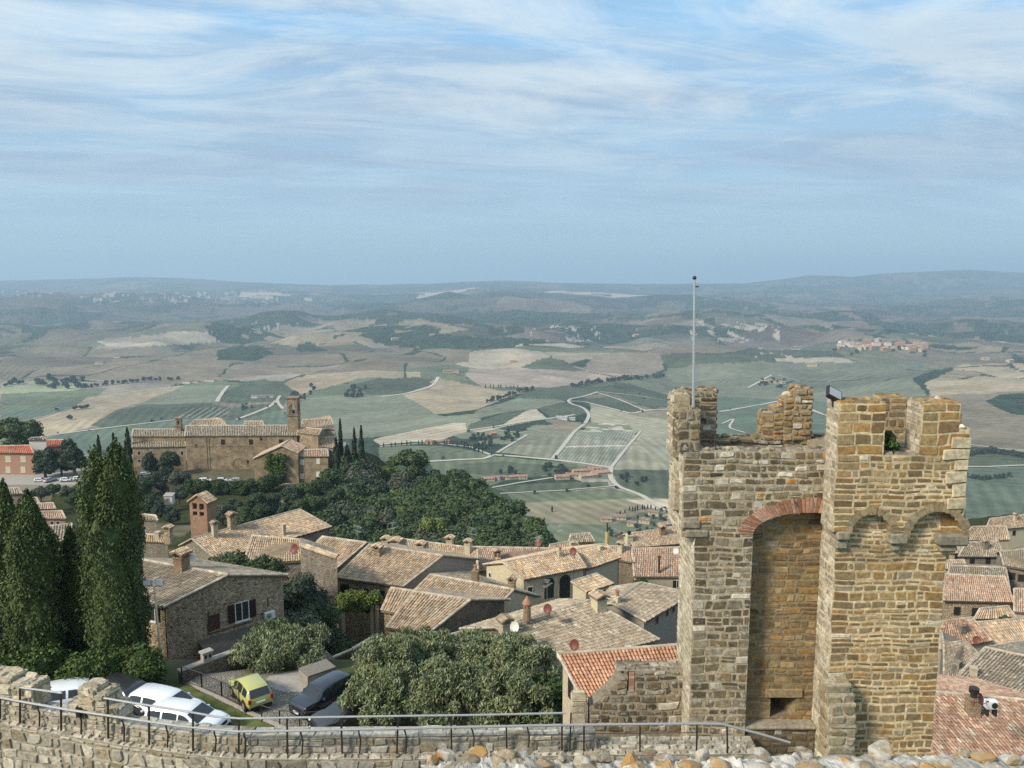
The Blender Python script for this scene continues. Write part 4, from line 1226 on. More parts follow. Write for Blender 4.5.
# squared beige gate pier at the end of that wall
gp = thing('stone_pier', 'square beige stone pier at the end of the weathered battlement wall', 'pier', (X_(581, Yh + .2), Yh + .2, ZW))
b = MB(); block(b, X_(574, Yh), X_(588.5, Yh), Yh, Yh + .5, ZW - .3, Z_(699, Yh), random.Random(9), [(0.38, 0.32, 0.22), (0.34, 0.285, 0.19), (0.41, 0.35, 0.25)], 'FLRT', rowh=(0.3, 0.42), stw=(0.5, 0.9), mort=(0.36, 0.31, 0.22), rough=.5); b.build('masonry', STM, gp)

# railings
def railing(name, label, rail_px, zr_off, post_px, lean, r=0.028, ends=None):
    """rail at height zr_off over the wall top, posts from the wall top; lean = offset of the rail towards the camera"""
    base_line = [p + (q0 - p) * 0.45 for p, q0 in zip(par, [Q(a, b_, ZW) for a, b_ in [(-130, 699), (0, 722), (60, 733), (130, 745), (190, 753), (250, 757.5), (420, 757), (575, 754), (596, 753)]])]
    return base_line


base_line = [p * 0.55 + q * 0.45 for p, q in zip(par, [inner[0], inner[1], inner[2], inner[3], inner[4], inner[5], inner[6], Q(575, 754, ZW), Q(596, 753.5, ZW)])]
base_line += [Q(700, 753, ZW), Q(760, 753, ZW)]


def rail_run(root, part, pxs, pys, r, mat):
    pts = []
    for a, y in zip(pxs, pys):
        g = along(base_line, a)
        pts.append(P(a, y, g[1] - 0.06))
    b = MB(); tube(b, pts, r, 8); b.build(part, mat, root)
    return pts


rail = thing('railing', 'dark metal railing with pale handrails and cranked posts along the rampart wall', 'railing', along(base_line, 240))
FRONT = ([-120, 0, 24, 70, 125, 180, 215, 240, 300, 420, 565, 700, 722, 757, 790], [672, 697.5, 702, 710, 718, 726, 729.5, 731.5, 730.5, 728, 725, 723.5, 724, 733, 742.5])
rail_run(rail, 'handrail', *FRONT, 0.035, M['steel'])
for seg in (([20, 40, 62], [687.5, 690, 693]), ([104, 140, 190, 215, 240, 300, 400, 480, 566], [698, 704, 712, 716.5, 718.5, 717.5, 716, 715, 713])):
    rail_run(rail, 'upper_rail', *seg, 0.028, M['steel'])
b = MB()
for px in list(range(2, 580, 20)):
    pass
fr = lambda a: float(np.interp(a, *FRONT))
bent = [-60, -20, 39, 81, 124, 167, 215, 245, 301, 360, 405, 472, 528]
strt = [0, 20, 61, 108, 149, 193, 239, 287, 341, 398, 451, 506, 562, 584]
for a in bent:
    g = along(base_line, a); top = P(a - 1, fr(a - 1), g[1] - .06)
    b = MB(); tube(b, [g, g + Z3 * (top[2] - g[2]) * .55 + X3 * .04, g + Z3 * (top[2] - g[2]) * .8 + X3 * .0, top], 0.022, 6); b.build('post', M['steel_dark'], rail)
up = lambda a: float(np.interp(a, [20, 62, 104, 190, 240, 300, 566], [687.5, 693, 698, 712, 718.5, 717.5, 713]))
for a in strt:
    g = along(base_line, a)
    yy = up(a) if 15 < a < 570 else fr(a)
    top = P(a, yy, g[1] - .06)
    b = MB(); obox(b, g - X3 * .022 - Y3 * .02, X3 * .044, Y3 * .04, (top - g) * 1.0); b.build('post', M['steel_dark'], rail)
for a, yb in ((571, None), (640, 745), (697, 747), (727, 748)):
    g = along(base_line, a)
    top = P(a, fr(a) if a > 572 else 713, g[1] - .06)
    b = MB(); tube(b, [g, g * .5 + top * .5, top], 0.024, 6); b.build('post', M['steel_dark'], rail)
mid_px = [250, 300, 360, 420, 500, 575, 640, 697]
rail_run(rail, 'mid_wire', mid_px, [fr(a) + 9 for a in mid_px], 0.009, M['steel_dark'])

# ------------------------------------------------------------------ coping in front of the camera
cp = thing('coping_wall', 'rubble coping in the bottom foreground with orange lichen on pale mortar', 'wall', (1.2, 1.85, -1.7))
far_px = [(404, 768), (418, 764), (440, 759), (470, 756), (520, 754), (580, 754), (640, 754), (700, 755), (760, 754), (840, 751), (930, 751), (1024, 750), (1150, 750)]
ZC = -1.15
nU, nV = 420, 46
fx_ = np.linspace(404, 1150, nU)
fy_ = np.interp(fx_, [a for a, _ in far_px], [b_ for _, b_ in far_px])
G = np.zeros((nV, nU, 3))
for i in range(nU):
    e = Q(fx_[i], fy_[i], ZC)
    for j in range(nV):
        s = j / (nV - 1)
        p = e + np.array([0, -0.62 * s, 0])
        G[j, i] = p
xx, yy = G[..., 0].ravel(), G[..., 1].ravel()
hh = 0.010 * (fbm(xx / 0.009, yy / 0.009, 2, 17) - .5) + 0.014 * (fbm(xx / 0.035, yy / 0.035, 3, 7) - .5) + 0.034 * (fbm(xx / 0.13, yy / 0.13, 3, 8) - .5)
edge = np.linspace(0, 1, nV)[:, None] * np.ones(nU)[None]
drop_ = (-0.008 * np.exp(-(edge / 0.03))).ravel() - 0.02 * np.exp(-np.maximum(0, xx - G[0, 0, 0]) / 0.05)
G2 = np.column_stack([xx, yy, ZC + hh + drop_])
cm = MB()
rid, red_ = cells(xx + 0.02 * fbm(xx / .03, yy / .03, 2, 3), yy, 0.052, 41)
lump = np.minimum(red_ / 0.012, 1.0); lump = lump * lump * (3 - 2 * lump)
G2[:, 2] += 0.008 * lump * (0.3 + 0.9 * ((rid * 17.3) % 1.0)) - 0.003
col_n = fbm(xx / 0.06, yy / 0.06, 4, 12)
cc = np.where((col_n > 0.54)[:, None], np.array((0.50, 0.48, 0.43)), np.array((0.36, 0.34, 0.29)))
ln = fbm(xx / 0.10 + 5, yy / 0.10, 4, 15, 0.6)
cc = np.where(((ln > 0.56) & (edge.ravel() > 0.10))[:, None], np.array((0.36, 0.22, 0.09)), cc)
cc = cc * (0.66 + 0.6 * fbm(xx / 0.02, yy / 0.02, 2, 16))[:, None] * (0.80 + 0.3 * ((rid * 7.7) % 1.0))[:, None]
cc = np.where((((rid * 29.1) % 1.0) > 0.94)[:, None] & (lump > .5)[:, None], np.array((0.33, 0.21, 0.09)) * (0.6 + 0.8 * col_n)[:, None], cc)
idx = np.arange(nU * nV).reshape(nV, nU)
q = np.stack([idx[:-1, :-1].ravel(), idx[1:, :-1].ravel(), idx[1:, 1:].ravel(), idx[:-1, 1:].ravel()], 1)
cm.add(G2, q, cc)
# far face and body
e0 = G[0]
V = np.concatenate([np.column_stack([e0[:, 0], e0[:, 1], np.full(nU, ZC) + (hh + drop_)[:nU]]), np.column_stack([e0[:, 0], e0[:, 1] + .02, np.full(nU, -4.0)])])
i = np.arange(nU - 1); cm.add(V, np.stack([i + 1, i, i + nU, i + nU + 1], 1), (0.33, 0.30, 0.24))
M['coping'] = mat_vcol('coping_mortar', 0.95, 60.0, 0.7, 1.25, 0.5, 0.004, 150.0)
cm.build('mortar', M['coping'], cp)
b = MB(); box(b, G[0, 0, 0] + .06, G[0, -1, 0], 1.1, 1.6, -4.0, ZC - 0.08, (0.33, 0.3, 0.24)); b.build('core', M['mortar'], cp)
M['lichen_rock'] = mat_vcol('lichen_rock', 0.93, 55.0, 0.7, 1.3, 0.5, 0.006, 120.0, blotch=[(16.0, 0.50, 0.56, (0.36, 0.20, 0.06), 0.8), (22.0, 0.55, 0.62, (0.40, 0.37, 0.31), 0.75), (34.0, 0.60, 0.68, (0.06, 0.055, 0.05), 0.7)])
M['white_rock'] = mat_vcol('pale_lichen_rock', 0.93, 55.0, 0.7, 1.3, 0.5, 0.006, 120.0, blotch=[(19.0, 0.46, 0.53, (0.44, 0.42, 0.37), 0.8), (26.0, 0.60, 0.66, (0.50, 0.22, 0.05), 0.8), (34.0, 0.60, 0.68, (0.07, 0.065, 0.06), 0.7)])
rk = random.Random(21)
STN = [(432, 755, 12, 9, 0), (447, 750, 14, 10, 1), (466, 756, 18, 9, 0), (478, 748, 13, 9, 0), (498, 757, 13, 10, 0), (507, 752, 15, 13, 0), (522, 747, 20, 9, 1), (545, 760, 14, 8, 0), (562, 752, 9, 9, 1), (580, 758, 14, 7, 1), (600, 752, 13, 6, 1), (632, 757, 14, 12, 0), (650, 748, 9, 8, 0), (664, 756, 13, 6, 1), (702, 748, 12, 13, 1), (720, 759, 15, 7, 0), (690, 764, 18, 7, 0), (762, 751, 15, 7, 1), (803, 748, 14, 8, 1), (810, 764, 17, 7, 0), (880, 744, 17, 13, 1), (925, 765, 13, 9, 0), (962, 749, 10, 6, 1), (985, 753, 15, 6, 0), (1015, 757, 12, 6, 1), (640, 765, 20, 7, 0), (590, 766, 18, 7, 0), (520, 766, 22, 7, 0), (455, 765, 18, 6, 0), (760, 766, 14, 6, 1), (868, 765, 14, 6, 1)]
for (a, y, rx, rz, k) in STN:
    c = Q(a, y + rz * .55, ZC + 0.0)
    sc_ = c[1] / F * 1.12
    mb = MB()
    rock(mb, c + Z3 * rz * sc_ * -.05, (rx * sc_ * rk.uniform(.65, .95), rx * sc_ * rk.uniform(.55, .8), rz * sc_ * rk.uniform(.6, .9)), rk, np.array((0.27, 0.22, 0.15)) * rk.uniform(.8, 1.25))
    mb.build('coping_stone', M['white_rock'] if k else M['lichen_rock'], cp, smooth=False)
# the keep under the camera
kp = thing('keep_tower', 'square stone keep the photograph is taken from', 'tower', (0, -4, -26))
b = MB(); box(b, -5, 6, -9, 1.2, -27, -2.6, (0.3, 0.25, 0.17)); b.build('masonry', M['rubble_brown'], kp)
# ------------------------------------------------------------------ trees
def leaves(mb, pts, nrms, size, aspect, cols, rg, flat=0.55, mi=0, updroop=0.0):
    """one small leaf-spray quad at each point, turned roughly along the crown surface"""
    n = len(pts)
    r = rg.normal(size=(n, 3)); r /= np.linalg.norm(r, axis=1)[:, None]
    nn = nrms * flat + r * (1 - flat); nn /= np.linalg.norm(nn, axis=1)[:, None] + 1e-9
    a = rg.normal(size=(n, 3)) + np.array([0, 0, updroop])
    e1 = a - nn * np.sum(a * nn, 1)[:, None]; e1 /= np.linalg.norm(e1, axis=1)[:, None] + 1e-9
    e2 = np.cross(nn, e1)
    s = size * rg.uniform(0.6, 1.35, n)
    L = (s * aspect)[:, None] * e1; W = s[:, None] * e2
    b = nn * (s * 0.18)[:, None]
    V = np.stack([pts - L, pts - W * .9 + b, pts + L, pts + W * .9 + b], 1).reshape(-1, 3)
    i = np.arange(n)[:, None] * 4 + np.arange(4)[None]
    mb.add(V, i, np.repeat(cols, 4, 0), mi)


def leafcols(n, base, rg, var=0.25, second=None, p2=0.2):
    c = np.asarray(base)[None] * rg.uniform(1 - var, 1 + var, (n, 1)) * rg.uniform(0.93, 1.07, (n, 3))
    if second is not None:
        m = rg.random(n) < p2
        c[m] = np.asarray(second) * rg.uniform(1 - var, 1 + var, (m.sum(), 1))
    return c


def crown_blobs(rg, h0, h1, R, k, small=1.0, spread=(.35, .85)):
    """centres and radii of the leaf clumps that make a crown"""
    out = []
    for _ in range(k):
        t = rg.random(); a = rg.uniform(0, 2 * math.pi)
        prof = math.sin(math.pi * (0.12 + 0.80 * t)) ** 0.7
        rad = R * prof * rg.uniform(*spread)
        r = R * rg.uniform(0.28, 0.48) * small
        out.append((np.array([rad * math.cos(a), rad * math.sin(a), h0 + r * .6 + (h1 - h0 - r * 1.3) * t]), r))
    return out


def broadleaf(mb, rg, blobs, n, size, base, second=None, aspect=1.5, flat=0.5, p2=.2, core=True, droop=0.):
    vol = np.array([b[1] ** 2 for b in blobs]); cnt = (n * vol / vol.sum()).astype(int)
    for (c, r), k in zip(blobs, cnt):
        d = rg.normal(size=(k, 3)); d /= np.linalg.norm(d, axis=1)[:, None]
        d[:, 2] = np.where(d[:, 2] < -0.55, -d[:, 2], d[:, 2])
        rr = r * (0.72 + 0.36 * rg.random(k) ** 1.2)
        lump = 1 + 0.16 * np.sin(d[:, 0] * 7 + c[0] * 5) * np.sin(d[:, 1] * 6 + c[1]) + 0.10 * np.sin(d[:, 2] * 9)
        p = c + d * (rr * lump)[:, None] * np.array([1, 1, 0.85])
        tint = rg.uniform(0.86, 1.14)
        leaves(mb, p, d, size, aspect, leafcols(k, np.asarray(base) * tint, rg, 0.28, second, p2), rg, flat, 0, droop)


def core_blobs(mb, blobs, rg_, col, k=0.72, nu=9, nv=6):
    for c, r in blobs:
        blob(mb, c, r * k, rg_, nu, nv, 0.15, col)


def trunk(mb, rg, h, r, crown_h0, blobs, n=6):
    tube(mb, [(0, 0, -0.6), (0, 0, 0.15 * h), (rg.uniform(-.1, .1), rg.uniform(-.1, .1), crown_h0), (0, 0, h * .75)], [r * 1.5, r, r * .8, r * .25], 8)
    for c, rr in blobs[:n]:
        tube(mb, [(0, 0, crown_h0 * rg.uniform(.7, 1.0)), c * np.array([.55, .55, 1]) * np.array([1, 1, .8]), c], [r * .5, r * .3, r * .1], 5)


def make_tree(name, label, cat, seed, h, R, h0, k, n, size, base, second=None, loc=(0, 0, 0), group=None, aspect=1.5, flat=.5, p2=.2, corek=.7, droop=0., kind_leaf='leaf', small=1.0, spread=(.35, .85)):
    rg = np.random.default_rng(seed); rr = random.Random(seed)
    o = thing(name, label, cat, loc, group)
    blobs = crown_blobs(rg, h0, h, R, k, small, spread)
    mb = MB(); broadleaf(mb, rg, blobs, n, size, base, second, aspect, flat, p2, droop=droop)
    if corek > 0: core_blobs(mb, blobs, rr, np.asarray(base) * 0.9, corek)
    mb.build('crown', M[kind_leaf], o, world=False)
    tb = MB(); trunk(tb, rr, h, 0.035 * h + .05, h0 + .1 * h, blobs); tb.build('trunk', M['bark'], o, world=False)
    return o


def make_cypress(name, label, seed, h, R, n, size, loc, base=(0.068, 0.098, 0.03), tops=1, group=None, lean=0.0, corek=.78):
    rg = np.random.default_rng(seed); rr = random.Random(seed)
    o = thing(name, label, 'cypress', loc, group)
    mb = MB()
    spires = [(0.0, 0.0, 1.0, 1.0)] if tops == 1 else [(-.33 * R, 0, 0.97, 0.76), (.36 * R, .1, 1.0, .74), (0.15 * R, -.35 * R, .80, .84)][:tops]
    for (ox, oy, hk, rk_) in spires:
        hh_, RR = h * hk, R * rk_
        bl = len(spires) > 1
        def prof(t): return RR * ((0.74 + 0.26 * np.sin(np.clip(t * 2.6 + 0.35, 0, np.pi))) * np.clip((1.0 - t) * 6.5, 0, 1) ** 0.6 if bl else (0.50 + 0.5 * np.sin(np.clip(t * 2.6 + 0.35, 0, np.pi))) * np.clip((1.0 - t) * 4.0, 0, 1) ** 0.68) * np.clip((t + .02) * 14, 0, 1) ** .5
        m = n // len(spires)
        # upright tufts
        nt_ = int(m / 26)
        t = rg.random(nt_) ** 0.9; a = rg.uniform(0, 2 * math.pi, nt_)
        R0 = prof(t) * (0.90 + 0.16 * np.sin(a * 3 + t * 11 + seed) + 0.10 * rg.normal(size=nt_))
        cen = np.stack([ox + np.cos(a) * R0 * .88 + lean * t, oy + np.sin(a) * R0 * .88, t * hh_], 1)
        out = np.stack([np.cos(a), np.sin(a), np.full(nt_, .25)], 1)
        tl = h * rg.uniform(.030, .060, nt_); tr = RR * rg.uniform(.10, .18, nt_)
        k = 26
        s = rg.random((nt_, k)); ph = rg.uniform(0, 2 * math.pi, (nt_, k))
        wid = (tr[:, None] * np.sin(np.pi * (0.15 + .8 * s)) * rg.uniform(.55, 1.05, (nt_, k)))
        off = np.stack([np.cos(ph) * wid, np.sin(ph) * wid, (s - .4) * 2 * tl[:, None]], 2)
        p = (cen[:, None] + off).reshape(-1, 3)
        nn = (np.stack([np.cos(ph), np.sin(ph), np.zeros_like(ph)], 2) * .6 + out[:, None] * .8).reshape(-1, 3)
        nn /= np.linalg.norm(nn, axis=1)[:, None]
        tint = np.repeat(rg.uniform(.78, 1.22, nt_), k)[:, None]
        leaves(mb, p, nn, size, 1.9, leafcols(len(p), base, rg, .28, (base[0] * 1.35, base[1] * 1.25, base[2] * 1.0), .10) * tint, rg, .5, 0, 2.2)
        # dense inside
        V = []; nu, nv = 14, 22
        for j in range(nv + 1):
            tt = j / nv
            for i in range(nu):
                aa = 2 * math.pi * i / nu
                r_ = float(prof(np.array(tt))) * corek * (1 + .10 * math.sin(aa * 3 + tt * 11 + seed) + rr.uniform(-.06, .06))
                V.append((ox + math.cos(aa) * r_ + lean * tt, oy + math.sin(aa) * r_, tt * hh_ * .985))
        Fc = [(j * nu + i, j * nu + (i + 1) % nu, (j + 1) * nu + (i + 1) % nu, (j + 1) * nu + i) for j in range(nv) for i in range(nu)]
        mb.add(V, Fc, np.asarray(base) * .9)
    mb.build('crown', M['leaf'], o, world=False)
    tb = MB(); tube(tb, [(0, 0, -.8), (0, 0, .6), (0, 0, h * .5)], [R * .2, R * .15, R * .06], 8); tb.build('trunk', M['bark'], o, world=False)
    return o


def ground(x, y): return float(H(x, y))


def base_at(px, Y): x = X_(px, Y, 600); return np.array([x, Y, ground(x, Y)])


def tree_top(px, py, Y):
    """foot of a tree whose tip is seen at px,py at distance Y, and its height"""
    p = P(px, py, Y); g = ground(p[0], p[1])
    return np.array([p[0], p[1], g]), p[2] - g


# cypresses by the hedge
for (nm, px, py, Y, R, n, tops, seed, lab) in (
        (0, 104, 452, 46.0, 1.8, 30000, 3, 11, 'largest dark cypress, several-tipped, left of the stone house with the awning'),
        (1, 27, 500, 45.0, 1.62, 17000, 1, 12, 'broad pointed cypress second from the left picture edge'),
        (2, 3, 489, 46.5, 1.1, 12000, 1, 13, 'slim cypress cut by the left picture edge'),
        (3, 69, 532, 47.0, 0.95, 8000, 1, 14, 'narrow shorter cypress between the broad one and the largest one'),
        (4, 47, 560, 48.0, .85, 8000, 1, 15, 'low dark cypress hidden behind the broad pointed cypress')):
    c, h = tree_top(px, py, Y)
    make_cypress('cypress_tree', lab, seed, h, R, int(n * 2.2), 0.05, c, tops=tops, group='cypresses by the hedge')

# laurel hedge along the parking
def hedge(name, label, pts, w, h, n, size, base, seed, second=None, cat='hedge'):
    rg = np.random.default_rng(seed); rr = random.Random(seed)
    pts = [np.asarray(p, float) for p in pts]
    o = thing(name, label, cat, pts[len(pts) // 2])
    mb = MB()
    blobs = []
    for p, q in zip(pts[:-1], pts[1:]):
        L = np.linalg.norm(q - p); k = max(2, int(L / (w * .42)))
        for i in range(k):
            c = p + (q - p) * (i + rr.random()) / k
            for zz_ in (0.35, 0.75):
                blobs.append((c + np.array([rr.uniform(-.3, .3) * w, rr.uniform(-.3, .3) * w, h * zz_ * rr.uniform(.85, 1.1)]), w * rr.uniform(.38, .55)))
    broadleaf(mb, rg, blobs, n, size, base, second, 1.6, .45)
    core_blobs(mb, blobs, rr, np.asarray(base) * .8, .8)
    mb.build('foliage', M['leaf'], o)
    return o


hy = 43.5
hz0 = -24.0
hedge('laurel_hedge', 'dense glossy green hedge under the cypresses behind the parked cars', [(X_(-60, hy), hy - 1.2, hz0), (X_(20, hy), hy - .6, hz0), (X_(90, hy), hy + .1, hz0), (X_(150, hy + .8), hy + .8, hz0)], 2.2, 1.9, 42000, 0.065, (0.055, 0.09, 0.022), 31, (0.10, 0.14, 0.03))

# olives
OL = (0.15, 0.175, 0.08); OL2 = (0.25, 0.28, 0.165)
for i, (px, py, Y, R, n, lab) in enumerate((
        (279, 628, 48.0, 2.5, 12000, 'rounded olive tree shading the yard in front of the stone house'),
        (386, 642, 42.5, 2.0, 11000, 'leftmost olive of the grove, standing over the dark parked cars'),
        (424, 637, 45.0, 2.2, 12000, 'tall olive in the middle of the grove, behind the front rank'),
        (470, 640, 46.0, 2.2, 12000, 'olive towards the back of the grove below the grey tiled roof'),
        (515, 643, 43.5, 2.3, 10000, 'olive on the right side of the grove beside the dark shrub'),
        (384, 676, 39.0, 1.7, 9000, 'front olive of the grove, low behind the handrail on the left'),
        (446, 666, 38.5, 2.1, 10000, 'front olive of the grove, low behind the handrail in the middle'),
        (510, 674, 38.5, 1.9, 9000, 'front olive of the grove, low behind the handrail on the right'))):
    c, h = tree_top(px, py, Y)
    make_tree('olive_tree', lab, 'olive tree', 40 + i, h, R * 1.15, h * .15, 85, int(n * 2.0), 0.042, OL, OL2, c, 'olive trees outside the rampart', aspect=2.8, flat=.2, p2=.3, corek=.34, droop=2.6, small=.52, spread=(.25, 1.08))
c, h = tree_top(548, 682, 39.5)
make_tree('dark_shrub', 'dark leafy shrub at the right end of the olive grove by the orange roof', 'shrub', 60, h, 1.7, .3, 14, 16000, .06, (0.04, 0.075, 0.02), (0.08, 0.12, 0.03), c, corek=.75)
# dark trees behind the stone house
DK = (0.055, 0.082, 0.035)
for i, (px, py, Y, R, n, col, lab) in enumerate((
        (218, 545, 68.0, 3.4, 9000, (0.06, 0.085, 0.035), 'bushy green tree rising behind the ridge of the stone house'),
        (262, 562, 66.0, 3.2, 9000, (0.055, 0.085, 0.032), 'leafy tree behind the right eave of the stone house'),
        (292, 578, 63.0, 3.0, 8000, (0.06, 0.08, 0.05), 'grey green tree between the stone house and the tall stone wall'),
        (318, 604, 60.0, 2.6, 8000, DK, 'dark tree in the shade below the tall stone wall'),
        (300, 612, 58.0, 2.4, 7000, (0.055, 0.075, 0.045), 'lower dark tree beside the corner of the stone house'))):
    c, h = tree_top(px, py, Y)
    make_tree('garden_tree', lab, 'tree', 70 + i, h, R, h * .12, 20, int(n * 2.2), .075, col, None, c, corek=.75)

# ---- trees of the wooded slope: prototypes copied
proto = []
specs = [(9, 4.2, (0.046, 0.073, 0.032)), (10, 4.6, (0.057, 0.089, 0.035)), (8, 4.4, (0.07, 0.105, 0.041)), (9.5, 3.8, (0.049, 0.07, 0.043)), (8.5, 4.8, (0.081, 0.095, 0.061)), (9, 4.0, (0.135, 0.169, 0.047))]
KIND = ['dark green broadleaf tree', 'mid green broadleaf tree', 'rounded green tree', 'blackish green tree', 'dull grey green tree', 'bright yellow green tree']
def slope_protos(n, size, seed0):
    out = []
    for i, (h, R, colr) in enumerate(specs):
        out.append(make_tree('slope_tree', KIND[i] + ' among the woods right of the church', 'tree', seed0 + i, h, R, h * .2, 16, n, size, colr, None, (0, 0, 0), 'trees on the wooded slope', corek=.8))
    return out
proto = slope_protos(5000, .20, 100)
used_p = set()
tr = random.Random(77)
def place_slope(px, py, Y, k, s, label=None, group=None):
    p = P(px, py, Y); hgt = specs[k][0] * s
    z = p[2] - hgt
    if k not in used_p:
        used_p.add(k); o = proto[k]; o.location = (p[0], p[1], z); o.rotation_euler = (0, 0, tr.uniform(0, 6)); o.scale = (s, s, s)
        if label: o['label'] = label
        if group: o['group'] = group
    else:
        o = copy_thing(proto[k], (p[0], p[1], z), tr.uniform(0, 6.28), s * 1.0, label or KIND[k] + ' among the woods right of the church', group)
    return o
WOOD = [(338, 452), (352, 440), (362, 452), (380, 462), (392, 460), (430, 462), (455, 470), (480, 484), (505, 498), (530, 515), (555, 541), (560, 556), (330, 556), (322, 520), (318, 500)]
def depth_of(py): return float(np.interp(py, [430, 470, 500, 545], [300, 265, 232, 190]))
cand = []
tries = 0
while len(cand) < 120 and tries < 20000:
    tries += 1
    px = tr.uniform(318, 562); py = tr.uniform(448, 552)
    if not inpoly(np.array([px]), np.array([py]), WOOD)[0]: continue
    if any((px - a) ** 2 + ((py - b_) * 1.5) ** 2 < 9.5 ** 2 for a, b_ in cand): continue
    cand.append((px, py))
cand.sort(key=lambda q: q[1])
for px, py in cand:
    k = tr.choices(range(6), [5, 4, 3, 4, 2, .5])[0]
    place_slope(px, py, depth_of(py) * tr.uniform(.98, 1.02), k, tr.uniform(1.25, 1.9) * np.interp(py, [440, 545], [1.0, .95]))
place_slope(431, 515, 205, 5, .95, 'bright yellow green tree low on the wooded slope above the roofs')
place_slope(408, 450, 268, 2, 1.45, 'round topped bright green pine standing above the woods')
for px, py, Y, k, s in ((400, 505, 225, 5, .85), (388, 500, 228, 2, .9)):
    place_slope(px, py, Y, k, s)
# ravine below the church and town side
for (px, py, Y, k, s, lab) in (
        (150, 452, 276, 3, 1.0, 0), (170, 453, 274, 0, 1.05, 0), (160, 468, 262, 3, 1.0, 0), (146, 478, 255, 0, .9, 0), (178, 470, 262, 4, .8, 0), (150, 495, 235, 0, .9, 0), (160, 500, 228, 3, .9, 0),
        (235, 497, 225, 3, .8, 0), (255, 494, 230, 0, .9, 0), (272, 492, 234, 3, .9, 0), (290, 488, 238, 0, .9, 0), (305, 484, 240, 1, .9, 0), (318, 480, 244, 0, 1., 0), (330, 470, 252, 1, 1., 0), (222, 505, 215, 4, .7, 0), (282, 502, 220, 3, .8, 0), (300, 500, 218, 0, .9, 0), (316, 498, 220, 1, .9, 0), (262, 505, 212, 0, .75, 0), (243, 508, 210, 1, .7, 0), (178, 486, 244, 4, .7, 0), (172, 505, 215, 3, .7, 0), (334, 490, 238, 0, 1., 0)):
    place_slope(px, py, Y, k, s, KIND[k] + ' in the hollow below the old church', 'trees in the hollow below the church')
# trees by the pink house
for (px, py, Y, k, s, lab) in ((14, 419, 300, 2, 2.0, 'large spreading tree at the left edge behind the pink house'), (43, 447, 268, 3, 1.25, 'round dark holm oak in front of the pink house, left of its pair'), (72, 438, 270, 3, 1.55, 'round dark holm oak beside the pink house, right of its pair'), (60, 452, 272, 0, 1.0, 'dark tree squeezed between the two holm oaks')):
    place_slope(px, py, Y, k, s, lab, 'trees by the pink house')
# bank of bushes below the pink house
for (px, py, Y, k, s) in ((40, 487, 238, 4, .55), (52, 484, 242, 2, .5), (66, 486, 240, 4, .55), (80, 484, 244, 2, .55), (30, 492, 232, 1, .5), (74, 493, 230, 1, .5), (118, 478, 255, 2, .8), (128, 470, 262, 1, .9), (10, 494, 230, 4, .5)):
    place_slope(px, py, Y, k, s, KIND[k] + ' on the terrace bank below the pink house', 'bushes on the bank below the pink house')

# slender cypresses near the church
for i, (px, py, Y, R, lab) in enumerate(((98, 437, 285, .75, 'small slender cypress left of the church, first from the left'), (113, 434, 285, .75, 'small slender cypress left of the church, second from the left'), (127, 429, 284, 1.3, 'taller conical cypress beside the left end of the church'), (340, 421, 286, .8, 'slender cypress close behind the right end of the church'), (354, 430, 280, .9, 'slender cypress in a pair on the hill right of the church'), (361, 428, 280, 1.0, 'taller slender cypress in a pair on the hill right of the church'), (347, 446, 268, 1.6, 'broad dark cypress on the slope beside the church'), (336, 440, 262, 1.3, 'dark cypress rising in front of the church annexe'))):
    c, h = tree_top(px, py, Y)
    h = max(h, 8.0)
    make_cypress('cypress_tree', lab, 200 + i, h, R, 2600, .22, (c[0], c[1], P(px, py, Y)[2] - h), base=(0.03, 0.046, 0.02), group='cypresses by the church')
# ------------------------------------------------------------------ tiled roofs and houses
T_TAN = [(0.44, 0.315, 0.20), (0.39, 0.27, 0.17), (0.48, 0.36, 0.24), (0.34, 0.225, 0.145), (0.42, 0.325, 0.22), (0.38, 0.30, 0.205), (0.29, 0.20, 0.13), (0.52, 0.41, 0.28)]
T_GREY = [(0.32, 0.265, 0.195), (0.27, 0.225, 0.165), (0.36, 0.305, 0.23), (0.24, 0.19, 0.14), (0.34, 0.255, 0.175), (0.20, 0.165, 0.125), (0.29, 0.25, 0.185)]
T_PINK = [(0.41, 0.27, 0.19), (0.36, 0.23, 0.165), (0.45, 0.31, 0.215), (0.31, 0.195, 0.14), (0.40, 0.29, 0.21), (0.35, 0.27, 0.20)]
T_ORANGE = [(0.42, 0.215, 0.125), (0.38, 0.19, 0.11), (0.45, 0.25, 0.155), (0.41, 0.235, 0.15), (0.35, 0.175, 0.105)]
T_RED = [(0.40, 0.13, 0.075), (0.36, 0.115, 0.07), (0.44, 0.155, 0.09)]
T_STRIPE = [(0.36, 0.255, 0.18), (0.22, 0.115, 0.08), (0.40, 0.30, 0.21), (0.25, 0.14, 0.095), (0.29, 0.185, 0.13)]
ngen = np.random.default_rng(5)


